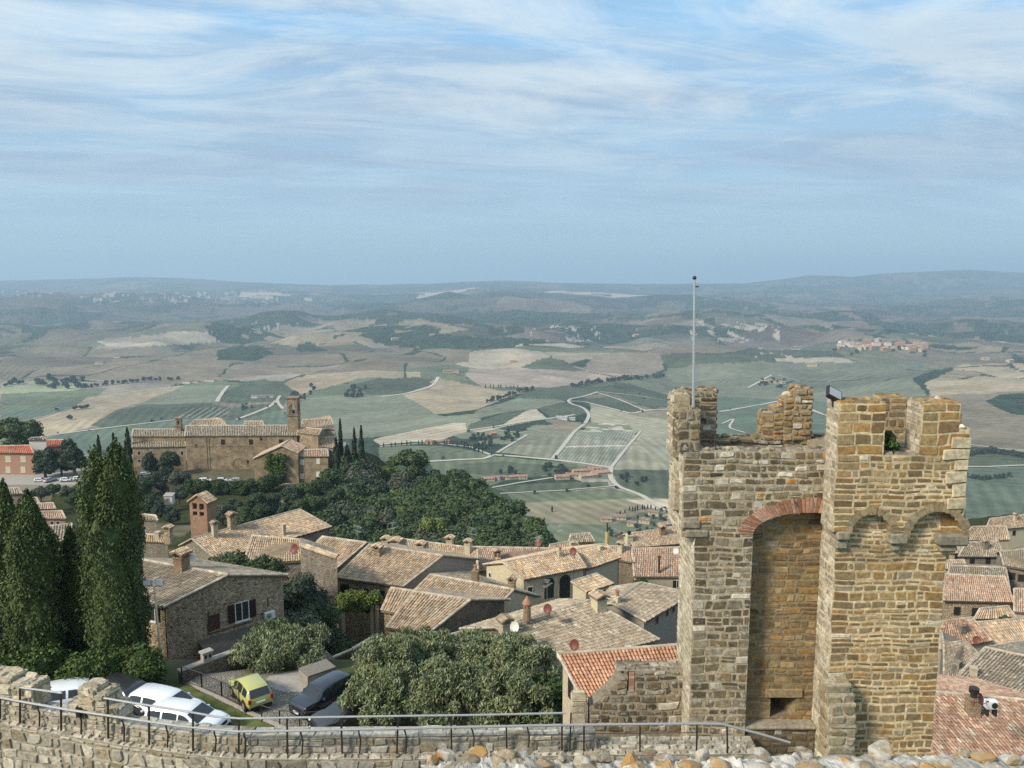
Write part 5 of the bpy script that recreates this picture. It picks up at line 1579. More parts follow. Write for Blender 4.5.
def tiles(mb, A, B, C, D, sp, rowl, pal, mi=0, oldf=0.06):
    """barrel tiles over the quad A B (eave) C D (ridge)"""
    A, B, C, D = [np.asarray(p, float) for p in (A, B, C, D)]
    w = .5 * (np.linalg.norm(B - A) + np.linalg.norm(C - D)); l = .5 * (np.linalg.norm(D - A) + np.linalg.norm(C - B))
    nc = max(3, int(w / sp)); nw = max(2, int(l / rowl))
    nn = nrm(np.cross(B - A, D - A))
    if nn[2] < 0: nn = -nn
    pal = np.asarray(pal)
    def bil(s, t):
        s = s[..., None]; t = t[..., None]
        return (A * (1 - s) + B * s) * (1 - t) + (D * (1 - s) + C * s) * t
    I, J = np.meshgrid(np.arange(nc), np.arange(nw), indexing='ij'); I = I.ravel(); J = J.ravel(); n = len(I)
    # patches of older and newer tiles
    pn = fbm(I / 7.0 + ngen.uniform(0, 99), J / 4.0, 3, 5)
    sj = ngen.uniform(-.10, .10, n)
    k = 5
    P_ = np.zeros((n, 2 * k, 3))
    for e in (0, 1):
        t = (J + e * 1.12 - .06 + ngen.uniform(-.08, .08, n)) / nw; t = np.clip(t, -0.02, 1)
        for q in range(k):
            an = math.pi * q / (k - 1)
            hw = 0.43 - 0.05 * e
            s = (I + 0.5 + sj + math.cos(math.pi - an) * hw) / nc
            h = math.sin(an) * sp * 0.46 + (0.03 if e == 0 else 0.0) + 0.01
            P_[:, e * k + q] = bil(s, t) + nn * np.asarray(h).reshape(-1, 1)
    fi = np.array([(q, q + 1, k + q + 1, k + q) for q in range(k - 1)] + [(0, 1, 2, 3)])[:k - 1]
    Fs = (np.arange(n)[:, None, None] * 2 * k + fi[None]).reshape(-1, 4)
    c = (.65 * pal[ngen.integers(0, len(pal), n)] + .35 * pal.mean(0)) * ngen.uniform(1.0, 1.34, (n, 1)) * (0.78 + 0.44 * pn)[:, None]
    old = ngen.random(n) < oldf
    c[old] = np.array((0.46, 0.42, 0.34)) * ngen.uniform(.8, 1.1, (old.sum(), 1))
    mb.add(P_.reshape(-1, 3), Fs, np.repeat(c, 2 * k, 0), mi)
    mb.add([A, B, C, D], [(0, 1, 2, 3)], pal.mean(0) * (.55 if oldf > 0 else .85), mi)
    o = np.array([0, 0, -0.015]); dn = np.array([0, 0, -0.11])
    poly_prism(mb, [A + o, B + o, C + o, D + o], dn, (0.20, 0.15, 0.10), mi)


def caps(mb, a, b, r, pal, mi=0, lift=.05):
    """row of cap tiles along a line"""
    a = np.asarray(a, float); b = np.asarray(b, float); L = np.linalg.norm(b - a); n = max(2, int(L / max(.42, r * 3)))
    pal = np.asarray(pal); t = nrm(b - a); u = np.array([0, 0, 1.0]); s = nrm(np.cross(t, u)); u = np.cross(s, t)
    for i in range(n):
        p = a + (b - a) * (i / n) + u * lift; q = a + (b - a) * ((i + 1.1) / n) + u * lift
        V = []
        for pt, rr in ((p, r * 1.08), (q, r * .92)):
            for k in range(6):
                an = math.pi * k / 5 * 1.16 - .25
                V.append(pt + s * rr * math.cos(an) + u * rr * math.sin(an))
        mb.add(V, [(k, k + 1, 7 + k, 6 + k) for k in range(5)], pal[ngen.integers(0, len(pal))] * ngen.uniform(.85, 1.15), mi)


CAP = [(0.44, 0.38, 0.29), (0.40, 0.33, 0.245), (0.48, 0.42, 0.33)]


def house(label, pts, wall, pal, mono=False, gable=None, sp=.25, base=None, group=None, name='house', cat='house', ov=(.30, .18), back=1.0, verge=True, gutter=False, tmat='tile', wdrop=0.5):
    """pts = front eave left/right and ridge left/right in space; the far slope mirrors the near one"""
    eL, eR, rL, rR = [np.asarray(p, float) for p in pts]
    bL = rL + (rL - eL) * np.array([back, back, 0]) + np.array([0, 0, -(rL[2] - eL[2]) * back])
    bR = rR + (rR - eR) * np.array([back, back, 0]) + np.array([0, 0, -(rR[2] - eR[2]) * back])
    cen = (eL + eR + rL + rR) / 4
    cs = [eL, eR] + ([rL, rR] if mono else [bL, bR])
    if base is None: base = min(ground(c[0], c[1]) for c in cs) - wdrop
    root = thing(name, label, cat, (cen[0], cen[1], base), group)
    mb = MB()
    tiles(mb, eL, eR, rR, rL, sp, sp * 1.55, pal, 0, 0.0 if tmat == 'tile_red' else .06)
    if not mono: tiles(mb, bR, bL, rL, rR, sp, sp * 1.55, pal)
    caps(mb, rL, rR, sp * .52, CAP)
    if verge:
        caps(mb, eL, rL, sp * .42, CAP, lift=.04); caps(mb, eR, rR, sp * .42, CAP, lift=.04)
        if not mono: caps(mb, bL, rL, sp * .42, CAP, lift=.04); caps(mb, bR, rR, sp * .42, CAP, lift=.04)
    roof = mb.build('roof', M[tmat], root)
    # walls
    def bil(p, s, t):
        a, b, c, d = p
        return (a * (1 - s) + b * s) * (1 - t) + (d * (1 - s) + c * s) * t
    L1 = np.linalg.norm(eR - eL); L2 = np.linalg.norm(rL - eL)
    s0 = min(.2, ov[1] / L1); t0 = min(.3, ov[0] / L2); dz = np.array([0, 0, -.125])
    fq = (eL, eR, rR, rL)
    fl, fr_ = bil(fq, s0, t0) + dz, bil(fq, 1 - s0, t0) + dz
    tl, tr_ = bil(fq, s0, 1 if not mono else 1 - t0 * .3) + dz, bil(fq, 1 - s0, 1 if not mono else 1 - t0 * .3) + dz
    bq = (bL, bR, rR, rL)
    if mono: kl, kr = tl, tr_
    else: kl, kr = bil(bq, s0, t0) + dz, bil(bq, 1 - s0, t0) + dz
    def dn(p): return np.array([p[0], p[1], base])
    wb = MB(); g = 1 if gable else 0
    def face(ps, mi): wb.add(ps, [tuple(range(len(ps)))], (0.3,) * 3, mi)
    face([dn(fl), dn(fr_), fr_, fl], 0); face([dn(kr), dn(kl), kl, kr], 0)
    if mono:
        face([dn(kl), dn(fl), fl, kl], g); face([dn(fr_), dn(kr), kr, fr_], g)
    else:
        face([dn(kl), dn(fl), fl, tl, kl], g); face([dn(fr_), dn(kr), kr, tr_, fr_], g)
    # eaves timbers
    e_ = MB(); U = nrm(eR - eL)
    wall_o = wb.build('wall', [M[wall]] + ([M[gable]] if gable else []), root)
    if gutter:
        gb_ = MB(); tube(gb_, [eL + Z3 * -.03 - nrm(rL - eL) * .05, eR + Z3 * -.03 - nrm(rL - eL) * .05], .07, 6)
        tube(gb_, [eR - U * .3 - Z3 * .05, fr_ - Z3 * .25 - U * .1, dn(fr_) - U * .1], .045, 6)
        gb_.build('gutter', M['wood_dark'], root)
    return dict(root=root, roof=roof, F=(fl, fr_), R=(fr_, kr), L=(kl, fl), pl=(eL, nrm(np.cross(eR - eL, rL - eL))), base=base, cen=cen, pts=(eL, eR, rL, rR, bL, bR))


def rp(eL, eR, rL, rR, d, h):
    """roof corners from sight lines: eave at one height, ridge h above it"""
    a = P(eL[0], eL[1], d); z = a[2]
    return a, Q(eR[0], eR[1], z), Q(rL[0], rL[1], z + h), Q(rR[0], rR[1], z + h)


def on_plane(px, py, p, n):
    d = ray(px, py); return d * (np.dot(p, n) / np.dot(d, n))


def wall_pt(hs, side, px, py):
    a, b = hs[side]; U = nrm(np.array([b[0] - a[0], b[1] - a[1], 0])); n = np.array([U[1], -U[0], 0])
    p = on_plane(px, py, a, n)
    if np.dot(n, -p) < 0: n = -n
    return p, U, n


def win(hs, side, px, py, w, h, style='glass', shut=None, sill=True, frame='frame_white'):
    p, U, n = wall_pt(hs, side, px, py)
    root = hs['root']
    p = p + n * .005
    fb = MB(); t = .07
    for (u0, u1, v0, v1) in ((-w / 2 - t, -w / 2, -h / 2, h / 2), (w / 2, w / 2 + t, -h / 2, h / 2), (-w / 2 - t, w / 2 + t, h / 2, h / 2 + t), (-w / 2 - t, w / 2 + t, -h / 2 - t, -h / 2)):
        obox(fb, p + U * u0 + Z3 * v0 - n * .03, U * (u1 - u0), Z3 * (v1 - v0), n * .07)
    if style == 'glass' and w > .7: obox(fb, p - U * .03 - Z3 * h / 2 - n * .03, U * .06, Z3 * h, n * .06)
    if sill: obox(fb, p - U * (w / 2 + .14) - Z3 * (h / 2 + t + .07) - n * .02, U * (w + .28), Z3 * .07, n * .14)
    f = fb.build('window', M[frame], root)
    pb = MB(); obox(pb, p - U * w / 2 - Z3 * h / 2 - n * .02, U * w, Z3 * h, n * .035)
    pb.build('pane', M['glass'] if style == 'glass' else M[style], f)
    if shut:
        for s in (-1, 1):
            sb = MB()
            c = p + U * s * (w / 2 + t + w * .25 + .03)
            obox(sb, c - U * w * .25 - Z3 * h / 2 + n * .02, U * w * .5, Z3 * h, n * .045)
            nl = max(3, int(h / .12))
            for i in range(nl):
                obox(sb, c - U * w * .2 - Z3 * (h / 2 - .04 - i * (h - .08) / nl) + n * .066, U * w * .4, Z3 * (h - .1) / nl * .55, n * .015)
            sb.build('shutter', M[shut], f)
    return f


def chimney(hs, px, py, w=.6, h=1.1, wall='cream_dull', style='tile', dish=False):
    """stack standing on the near roof slope where px,py meets it"""
    p0, n0 = hs['pl']; p = on_plane(px, py, p0, n0)
    U = nrm(np.array([hs['pts'][1][0] - hs['pts'][0][0], hs['pts'][1][1] - hs['pts'][0][1], 0])); V = np.array([-U[1], U[0], 0])
    mb = MB()
    obox(mb, p - U * w / 2 - V * w / 2 - Z3 * .5, U * w, V * w, Z3 * (h + .5), (.35, .3, .22), 0)
    obox(mb, p - U * w * .6 - V * w * .6 + Z3 * h, U * w * 1.2, V * w * 1.2, Z3 * .09, (.4, .33, .25), 0)
    if style == 'tile':
        for i in (-1, 1):
            for j in (-1, 1):
                q = p + U * i * w * .4 + V * j * w * .4 + Z3 * (h + .09)
                obox(mb, q - U * .07 - V * .07, U * .14, V * .14, Z3 * .26, (.35, .3, .22), 0)
        e = h + .36; r_ = p + Z3 * (e + .26)
        for s in (-1, 1):
            A = p + U * s * w * .72 - V * w * .72 + Z3 * e; B = p + U * s * w * .72 + V * w * .72 + Z3 * e
            C = r_ + V * w * .72; D = r_ - V * w * .72
            tiles(mb, A, B, C, D, .2, .3, T_TAN, 1)
    elif style == 'pot':
        tube(mb, [p + Z3 * (h + .08), p + Z3 * (h + .55)], [.16, .14], 10, (.4, .2, .12), 1)
        tube(mb, [p + Z3 * (h + .58), p + Z3 * (h + .62)], [.24, .2], 10, (.3, .15, .1), 1)
    elif style == 'cowl':
        tube(mb, [p + Z3 * (h + .08), p + Z3 * (h + .35)], [.2, .2], 10, (.05, .05, .05), 2)
        for q in range(3): tube(mb, [p + Z3 * (h + .40 + q * .13), p + Z3 * (h + .46 + q * .13)], [.3, .3], 12, (.05, .05, .05), 2)
    mb.build('chimney', [M[wall], M['tile'], M['steel_dark']], hs['roof'])
    return p


def dish_at(root, p, r, mat, face=(-.5, -.8, .35)):
    r *= .82; f = nrm(face); a = nrm(np.cross(f, Z3)); b = np.cross(a, f)
    mb = MB(); V = []; Fc = []
    nr_, na = 4, 14
    for th_ in (0, .02):
        for i in range(nr_ + 1):
            rr = r * i / nr_
            for k in range(na):
                an = 2 * math.pi * k / na
                V.append(p + a * rr * math.cos(an) + b * rr * 1.08 * math.sin(an) + f * (.22 * r * (i / nr_) ** 2 - th_))
    for o in (0, (nr_ + 1) * na):
        for i in range(nr_):
            for k in range(na):
                k2 = (k + 1) % na
                Fc.append((o + i * na + k, o + i * na + k2, o + (i + 1) * na + k2, o + (i + 1) * na + k))
    mb.add(V, Fc)
    tube(mb, [p - b * r * .9 + f * .1, p - b * r * .5 + f * r * 1.1], .018, 5)
    obox(mb, p - b * r * .5 + f * r * 1.1 - a * .04, a * .08, b * .08, f * .1)
    tube(mb, [p - f * .02, p - f * .3 - Z3 * .1, p - f * .3 - Z3 * r * 1.6], .03, 6)
    mb.build('satellite_dish', M[mat], root)


def antenna(root, p, h, seed=0):
    r_ = random.Random(seed); mb = MB()
    tube(mb, [p, p + Z3 * h], .025, 6)
    for z in (h * .72, h * .95):
        d = nrm((r_.uniform(-1, 1), r_.uniform(-1, 1), 0.05)); e = np.cross(d, Z3)
        tube(mb, [p + Z3 * z - d * .6, p + Z3 * z + d * .8], .018, 5)
        for k in range(6):
            q = p + Z3 * z + d * (-.5 + k * .25)
            tube(mb, [q - e * (.32 - .03 * k), q + e * (.32 - .03 * k)], .012, 4)
    mb.build('antenna', M['steel'], root)


def dish_px(hs, px, py, Y, r, mat, face=(-.5, -.8, .35)):
    dish_at(hs['root'], P(px, py, Y), r, mat, face)


HS = {}
# ---- the stone house with the awning
e = P(163.5, 607.5, 51.7); rr_ = Q(228, 575.5, e[2] + 1.15); rl_ = Q(136, 559.5, e[2] + 1.15)
h1 = house('brown stone house with wide awning, dark shutters and an air conditioner', (e + (rl_ - rr_), e, rl_, rr_), 'rubble_brown', T_GREY, sp=.24, gutter=True, ov=(.28, .16))
win(h1, 'R', 242, 611, .95, 1.35, 'glass', 'shutter')
win(h1, 'R', 214.5, 622, .62, 1.05, 'rust_door', None, False, 'wood_dark')
win(h1, 'F', 151, 611, .7, 1.35, 'glass', 'shutter')
p, U, n = wall_pt(h1, 'R', 268, 614)
b = MB(); cbox(b, -.42, .42, -.16, .16, -.29, .29, .03)
ac = thing('air_conditioner', 'white air conditioner box on the gable wall of the brown stone house', 'air conditioner', p + n * .26)
V = np.concatenate(b.v); b.v = [V[:, :1] * U + V[:, 1:2] * n + V[:, 2:] * Z3 + p + n * .26]
b.build('casing', M['white_plastic'], ac)
b = MB(); c = p + n * .425 + U * -.1
tube(b, [c, c + n * .012], .22, 20); b.build('fan_grille', mat_flat('grey_grille', (0.30, 0.30, 0.29), .5), ac)
b = MB()
for k in range(5): tube(b, [c + n * .016, c + n * .02], [.05 + .035 * k] * 2, 20, cap=False)
tube(b, [c + n * .013, c + n * .03], .05, 12); b.build('fan_hub', M['steel_dark'], ac)
for s in (-.3, .3):
    b = MB(); obox(b, p + U * s - n * .02 - Z3 * .35, U * .04, n * .42, Z3 * .05); b.build('bracket', M['steel_dark'], ac)
# awning: cloth, valance, arms
t0_, U, n = wall_pt(h1, 'R', 197, 641); t1_, _, _ = wall_pt(h1, 'R', 270, 620)
o0, o1 = t0_ + n * 2.6 - Z3 * .75 + U * .3, t1_ + n * 2.6 - Z3 * .75 + U * .3
aw = thing('awning', 'wide brown sloping awning on the gable wall of the stone house', 'awning', (t0_ + t1_) / 2)
b = MB(); nseg = 10; V = []
for j in range(6):
    for i in range(nseg + 1):
        s, t = i / nseg, j / 5
        q = (t0_ * (1 - s) + t1_ * s) * (1 - t) + (o0 * (1 - s) + o1 * s) * t
        V.append(q + n * .02 - Z3 * .07 * math.sin(math.pi * t) - Z3 * .02 * math.sin(i * 2.0))
Fq = [(j * (nseg + 1) + i, j * (nseg + 1) + i + 1, (j + 1) * (nseg + 1) + i + 1, (j + 1) * (nseg + 1) + i) for j in range(5) for i in range(nseg)]
V = V + [v - Z3 * .03 for v in V]; m_ = 6 * (nseg + 1)
b.add(V, Fq + [tuple(k + m_ for k in f[::-1]) for f in Fq]); b.build('cloth', M['awning'], aw)
b = MB(); tube(b, [o0 - Z3 * .02, o1 - Z3 * .02], .045, 8); b.build('front_bar', M['wood_dark'], aw)
for s in (.05, .5, .95):
    b = MB(); q = t0_ * (1 - s) + t1_ * s; r = o0 * (1 - s) + o1 * s; tube(b, [q + n * .02 - Z3 * .35, (q + r) / 2 - Z3 * .35, r - Z3 * .05], .03, 6); b.build('arm', M['wood_dark'], aw)
# drain pipes and stack behind the ridge
b = MB(); q, U, n = wall_pt(h1, 'R', 208, 612); q2, _, _ = wall_pt(h1, 'R', 208, 634); tube(b, [q + n * .06, q2 + n * .06], .045, 6)
q3, _, _ = wall_pt(h1, 'R', 252, 621); tube(b, [q2 + n * .06, q3 + n * .06], .04, 6); b.build('drain_pipe', M['wood_dark'], h1['root'])
b = MB(); q, U, n = wall_pt(h1, 'R', 267.5, 598); tube(b, [q + n * .05, q + n * .05 - Z3 * .7], .035, 6); b.build('vent_pipe', M['steel_dark'], h1['root'])

def roof(key, label, eL, eR, rL, rR, d, hh, wall, pal, **kw):
    HS[key] = house(label, rp(eL, eR, rL, rR, d, hh), wall, pal, **kw); return HS[key]


# ---- roofs in front of the wooded slope, from the nearest
roof('R2', 'tan roofed house with dull grey gable beside the green pergola', (335, 578), (403, 587), (369, 545), (443, 556), 75, 1.75, 'rubble_brown', T_TAN, gable='grey_plaster', gutter=True)
win(HS['R2'], 'F', 345, 593, .9, 1.7, 'dark', None, False, 'wood_dark'); win(HS['R2'], 'F', 366, 592, .5, .6, 'dark', None, False, 'wood_dark'); win(HS['R2'], 'F', 382, 594, .5, .6, 'dark', None, False, 'wood_dark')
roof('R3', 'tan roof stepping up behind the tall grey stone wall', (296, 563), (335, 570), (322, 537), (366.5, 543), 82, 1.9, 'rubble_grey', T_TAN, gutter=True)
roof('R7', 'low L shaped house end with cream front and dark rough stone gable', (386, 628), (428, 634), (413, 592), (471, 600), 62, 1.45, 'cream', T_TAN, gable='rubble_dark', gutter=True)
roof('R7b', 'short tiled wing on the left of the low cream fronted house', (381, 611), (402, 614.5), (391, 588.5), (417, 592), 65.5, 1.2, 'rubble_brown', T_TAN)
roof('R8', 'long low tiled roof with cream side wall behind the cream fronted house', (409, 596), (499, 606), (430, 575), (514, 590), 71, .95, 'cream_dull', T_TAN, gable='cream', back=1.9, gutter=True)
roof('R9', 'large grey tiled roof spreading down to the orange roof', (571, 664), (660, 640), (495, 628), (591, 601), 58, 1.6, 'rubble_dark', T_GREY, back=.5)
roof('R10', 'cream house with arched doorway under a tan roof', (524, 580), (587, 568), (503, 563), (574, 549), 85, 1.1, 'cream', T_TAN, gable='cream', gutter=True)
roof('R11', 'tan roofed house with grey side wall right of the arched cream house', (586, 570), (621, 558), (572, 551), (606, 544), 90, 1.0, 'cream_dull', T_TAN, gable='grey_plaster', gutter=True)
roof('R12', 'small cream annexe with a lean-to tile roof beside the arched doorway', (587, 592.5), (614, 584), (571, 582), (597, 574), 80, .65, 'cream', T_TAN, mono=True)
roof('R13', 'wide brown roof at the back of the town next to the tower', (634, 548), (692, 543), (627, 534), (692, 525), 118, 1.3, 'rubble_brown', T_TAN, gable='cream_dull', back=.7, gutter=True)
roof('R14', 'brown patchy roof with a slim black flue below the wide back roof', (634, 577), (692, 577), (632, 549), (692, 547), 104, 2.4, 'cream_dull', T_PINK, mono=True)
roof('R15', 'short pinkish roof over a dark stone wall left of the patchy roof', (606, 558), (635, 563), (604, 546), (634, 547.5), 108, 1.0, 'rubble_dark', T_PINK, mono=True)
roof('R16', 'mottled grey and rust roof above a grey plaster wall by the tower', (646, 622), (694, 594), (612, 604), (642, 583), 66, .95, 'grey_plaster', T_GREY, gable='grey_plaster', back=.6, gutter=True)
roof('R17', 'long tan roof in the back row with a line of chimneys', (384, 562), (478, 571), (392, 538), (478, 549), 96, 1.9, 'cream_dull', T_TAN, back=.8)
roof('R17b', 'pinkish tan roof continuing the back row towards the right', (478, 572), (562, 563), (470, 547), (566, 549), 96, 1.6, 'cream_dull', T_PINK, back=.8)
roof('R18', 'little grey roofed house alone at the edge above the valley', (568, 543), (595, 542), (571, 534.5), (590, 533.5), 135, .9, 'cream_dull', T_GREY, sp=.34)
roof('R18b', 'pale low roof under the dish left of the arched house', (548, 552), (580, 548), (550, 545), (576, 541), 112, .8, 'cream_dull', T_TAN, sp=.3)
roof('R19', 'bright orange tiled roof just outside the rampart by the tower', (584, 703), (720, 701), (558, 655), (700, 644), 33, .8, 'cream_dull', T_ORANGE, sp=.17, tmat='tile_red', mono=True, gable='cream_dull')
roof('R20', 'narrow pale tiled lean-to roof behind the olive grove', (318, 664), (352, 655), (352, 650), (376, 636), 54, .5, 'wood_dark', [(0.46, 0.41, 0.32), (0.40, 0.34, 0.25), (0.50, 0.45, 0.36)], mono=True)
roof('R21', 'low mossy tile roof tucked below the dark rough stone gable', (430, 658), (478, 650), (433, 640), (474, 629), 58, .5, 'rubble_dark', T_GREY, mono=True)
# big gabled block on the left
roof('R5', 'broad tan roof with a pale ridge left of the wooded slope', (216, 560), (332, 527), (192, 539), (300, 509.5), 88, 2.0, 'rubble_grey', T_TAN, gable='rubble_grey', back=.6, gutter=True)
roof('R6', 'tan roof with a red dish behind the tall stone wall', (243, 565), (303, 561), (252, 536), (300, 540), 80, 1.5, 'rubble_grey', T_TAN, gable='rubble_grey')
# tall grey stone wall block
q = P(318, 548, 72); wl = thing('stone_wall', 'tall plain grey stone wall with a sloping tiled top beside the dark trees', 'wall', (q[0], q[1], ground(q[0], q[1])))
a0, a1 = P(301, 546, 73), P(336.5, 550.5, 70.5); a1z = Q(336.5, 550.5, a0[2] - .25)
b = MB(); gz = ground(a0[0], a0[1]) - 1.0
poly_prism(b, [a0, np.array([a1[0], a1[1], a0[2] - .3]), np.array([a1[0], a1[1], gz]), np.array([a0[0], a0[1], gz])], np.array([-.8, 2.6, 0]), (.3, .3, .3)); b.build('masonry', M['rubble_grey'], wl)
b = MB(); caps(b, a0 + Z3 * .02 - Y3 * .1, np.array([a1[0], a1[1] - .1, a0[2] - .28]), .2, T_TAN); caps(b, a0 + Z3 * .04 + Y3 * .3, np.array([a1[0], a1[1] + .3, a0[2] - .26]), .2, T_TAN); b.build('tiled_coping', M['tile'], wl)

# windows and doors
win(HS['R10'], 'F', 530, 591, .6, .9, 'glass'); win(HS['R12'], 'F', 604, 592, .5, .5, 'glass')
win(HS['R10'], 'L', 490, 575, .35, .5, 'dark', None, False); win(HS['R10'], 'L', 481, 580, .35, .5, 'dark', None, False)
def arch_door(hs, side, px, py, w, hgt):
    p, U, n = wall_pt(hs, side, px, py); fb = MB(); pb = MB()
    pts = [(-w / 2, 0), (w / 2, 0)] + [(w / 2 * math.cos(a), hgt - w / 2 + w / 2 * math.sin(a)) for a in np.linspace(0, math.pi, 11)]
    poly_prism(pb, [p + U * u + Z3 * v + n * .004 for u, v in pts], n * .03)
    k = 1 + .30 / w
    ring = [(w / 2 * math.cos(a), hgt - w / 2 + w / 2 * math.sin(a)) for a in np.linspace(0, math.pi, 13)]
    ring = [(w / 2, 0)] + ring + [(-w / 2, 0)]
    for (u0, v0), (u1, v1) in zip(ring[:-1], ring[1:]):
        c = np.array([0, hgt - w / 2])
        def out(u, v): return (u * k, v if v < hgt - w / 2 else (v - c[1]) * k + c[1])
        (x0, y0), (x1, y1) = out(u0, v0), out(u1, v1)
        poly_prism(fb, [p + U * u0 + Z3 * v0, p + U * u1 + Z3 * v1, p + U * x1 + Z3 * y1, p + U * x0 + Z3 * y0], n * .07)
    f = fb.build('door', M['cream_dull'], hs['root']); pb.build('pane', M['glass'], f)
    b = MB()
    for u in (-.25, 0, .25): obox(b, p + U * (u * w) - U * .025 + n * .03, U * .05, Z3 * (hgt - w * .2), n * .03)
    obox(b, p - U * w / 2 + Z3 * (hgt - w / 2) + n * .03, U * w, Z3 * .05, n * .03); b.build('glazing_bar', M['steel_dark'], f)
arch_door(HS['R10'], 'F', 564.5, 598, 1.5, 2.9); arch_door(HS['R10'], 'F', 549, 598, 1.3, 2.5)
win(HS['R16'], 'F', 657, 619, .35, .9, 'dark', None, False, 'grey_plaster'); win(HS['R16'], 'F', 667, 612, .35, .8, 'dark', None, False, 'grey_plaster'); win(HS['R16'], 'F', 673.5, 608, .35, .8, 'dark', None, False, 'grey_plaster')
win(HS['R19'], 'L', 571, 688, .45, 1.0, 'glass', None, False, 'wood_dark')
win(HS['R18'], 'F', 576, 548, .8, 1.0, 'dark', None, False); win(HS['R14'], 'F', 680, 584, .9, 1.0, 'glass', 'shutter', False)

# chimneys
for key, px, py, w, hh, wl_, st in (('R2', 378, 556, .7, .7, 'rubble_brown', 'tile'), ('R17', 374 + 12, 546, .8, .7, 'cream_dull', 'tile'), ('R17', 396, 547, 1.1, .6, 'cream_dull', 'tile'), ('R17', 421, 549, .9, .4, 'cream_dull', 'tile'), ('R17', 450, 544, .8, .5, 'cream_dull', 'tile'), ('R17', 468, 556, .7, 1.6, 'cream', 'tile'), ('R17b', 497, 563, .7, 1.3, 'rubble_brown', 'tile'), ('R17b', 498, 572, .5, 1.8, 'cream', 'pot'),
                                   ('R8', 475.5, 582, .6, 1.1, 'brick_wall', 'pot'), ('R8', 512, 590, .6, .8, 'brick_wall', 'tile'), ('R9', 505, 634, .8, .9, 'cream_dull', 'tile'), ('R9', 599, 608, 1.0, .8, 'cream', 'tile'), ('R16', 617, 602, .5, .5, 'cream', 'pot'), ('R14', 659, 573, .28, 2.4, 'wood_dark', 'plain'), ('R13', 629, 541, .9, .9, 'cream', 'cowl'), ('R13', 662, 533, .8, .7, 'brick_wall', 'tile'), ('R15', 620, 551, .7, .8, 'cream', 'tile'), ('R18b', 572, 547, .6, .7, 'cream_dull', 'plain'),
                                   ('R5', 215, 536, .6, 1.3, 'cream_dull', 'tile'), ('R5', 232, 527, .8, 1.3, 'rubble_brown', 'tile'), ('R5', 284, 534, .4, 1.2, 'cream_dull', 'plain'), ('R10', 560, 556, .5, .5, 'cream_dull', 'pot'), ('R11', 600, 551, .5, .6, 'cream', 'plain')):
    chimney(HS[key], px, py, w, hh, wl_, st)
# round tiled pepperpot chimney on the cream wall
q = P(527, 621, 62); b = MB(); tube(b, [q, q + Z3 * 1.15], [.33, .31], 12, (.3, .2, .12)); o = b.build('chimney', M['brick_wall'], HS['R9']['roof'])
b = MB()
for k in range(8):
    a = k * math.pi / 4; tube(b, [q + Z3 * 1.24 + np.array([(.26) * math.cos(a), (.26) * math.sin(a), 0]), q + Z3 * 1.55 + np.array([(.26) * math.cos(a), (.26) * math.sin(a), 0])], .07, 5)
tube(b, [q + Z3 * 1.55, q + Z3 * 1.68, q + Z3 * 2.15], [.42, .36, .05], 12); b.build('chimney_cap', M['clay'], HS['R9']['roof'])
# dishes and aerials
for key, px, py, Y, r, m_ in (('R6', 295, 549, 76, .62, 'dish_red'), ('R17', 573.5 - 100, 552, 94, .0, 'dish_red'), ('R11', 573.5, 551.5, 88, .55, 'dish_red'), ('R17b', 538.5, 543, 96, .6, 'dish_red'), ('R9', 548, 609, 62, .48, 'dish_red'), ('R9', 574.7, 645, 57, .50, 'dish_red'), ('R9', 515, 627, 58.5, .5, 'dish_white'), ('R13', 619, 536, 116, .45, 'dish_red'), ('R14', 676, 551, 101, .5, 'dish_white')):
    if r: dish_px(HS[key], px, py, Y, r, m_)
dish_px(h1, 190.5, 560.5, 59, .55, 'dish_blue', (.1, -.9, .3))
c = chimney(h1, 182, 570, .8, 1.0, 'brick_wall', 'tile')
for key, px, py, Y, hh, sd in (('R17', 358, 546, 92, 2.6, 1), ('R17', 393, 545, 94, 3.0, 2), ('R17', 472, 552, 93, 3.2, 3), ('R18b', 560, 547, 110, 3.4, 4), ('R17b', 538, 548, 95, 1.5, 5), ('R10', 547, 600, 78, 2.2, 6), ('R6', 262, 537, 80, 1.2, 7), ('R13', 617, 541, 116, 2.4, 8)):
    antenna(HS[key]['root'], P(px, py, Y), hh, sd)
# yellow draped chimney pole at the back
b = MB(); q = P(607, 545, 122); tube(b, [q - Z3, q + Z3 * 2.2], [.45, .3], 8); b.build('chimney', M['ochre'], HS['R13']['roof'])
b = MB(); tube(b, [q + Z3 * 2.2, q + Z3 * 3.7], .12, 6); b.build('flue', M['steel_dark'], HS['R13']['roof'])

# pergola with vine
q = P(350, 606, 68); pg = thing('pergola', 'leafy yellow green vine pergola on pale posts below the tan roofed house', 'pergola', (q[0], q[1], ground(q[0], q[1])))
b = MB(); rg = np.random.default_rng(8); bl = []
for k in range(26):
    bl.append((P(random.Random(k).uniform(338, 376), random.Random(k + 50).uniform(597, 608), random.Random(k + 9).uniform(66.5, 69.5)), .65))
broadleaf(b, rg, bl, 16000, .07, (0.105, 0.15, 0.03), (0.16, 0.19, 0.05)); core_blobs(b, bl, random.Random(3), (0.08, 0.11, 0.03), .7); b.build('vine', M['leaf'], pg)
for px in (343, 372, 377):
    b = MB(); q = P(px, 606, 67); obox(b, q - X3 * .15 - Y3 * .15 - Z3 * 3.4, X3 * .3, Y3 * .3, Z3 * 3.4); b.build('post', M['cream_dull'], pg)
    
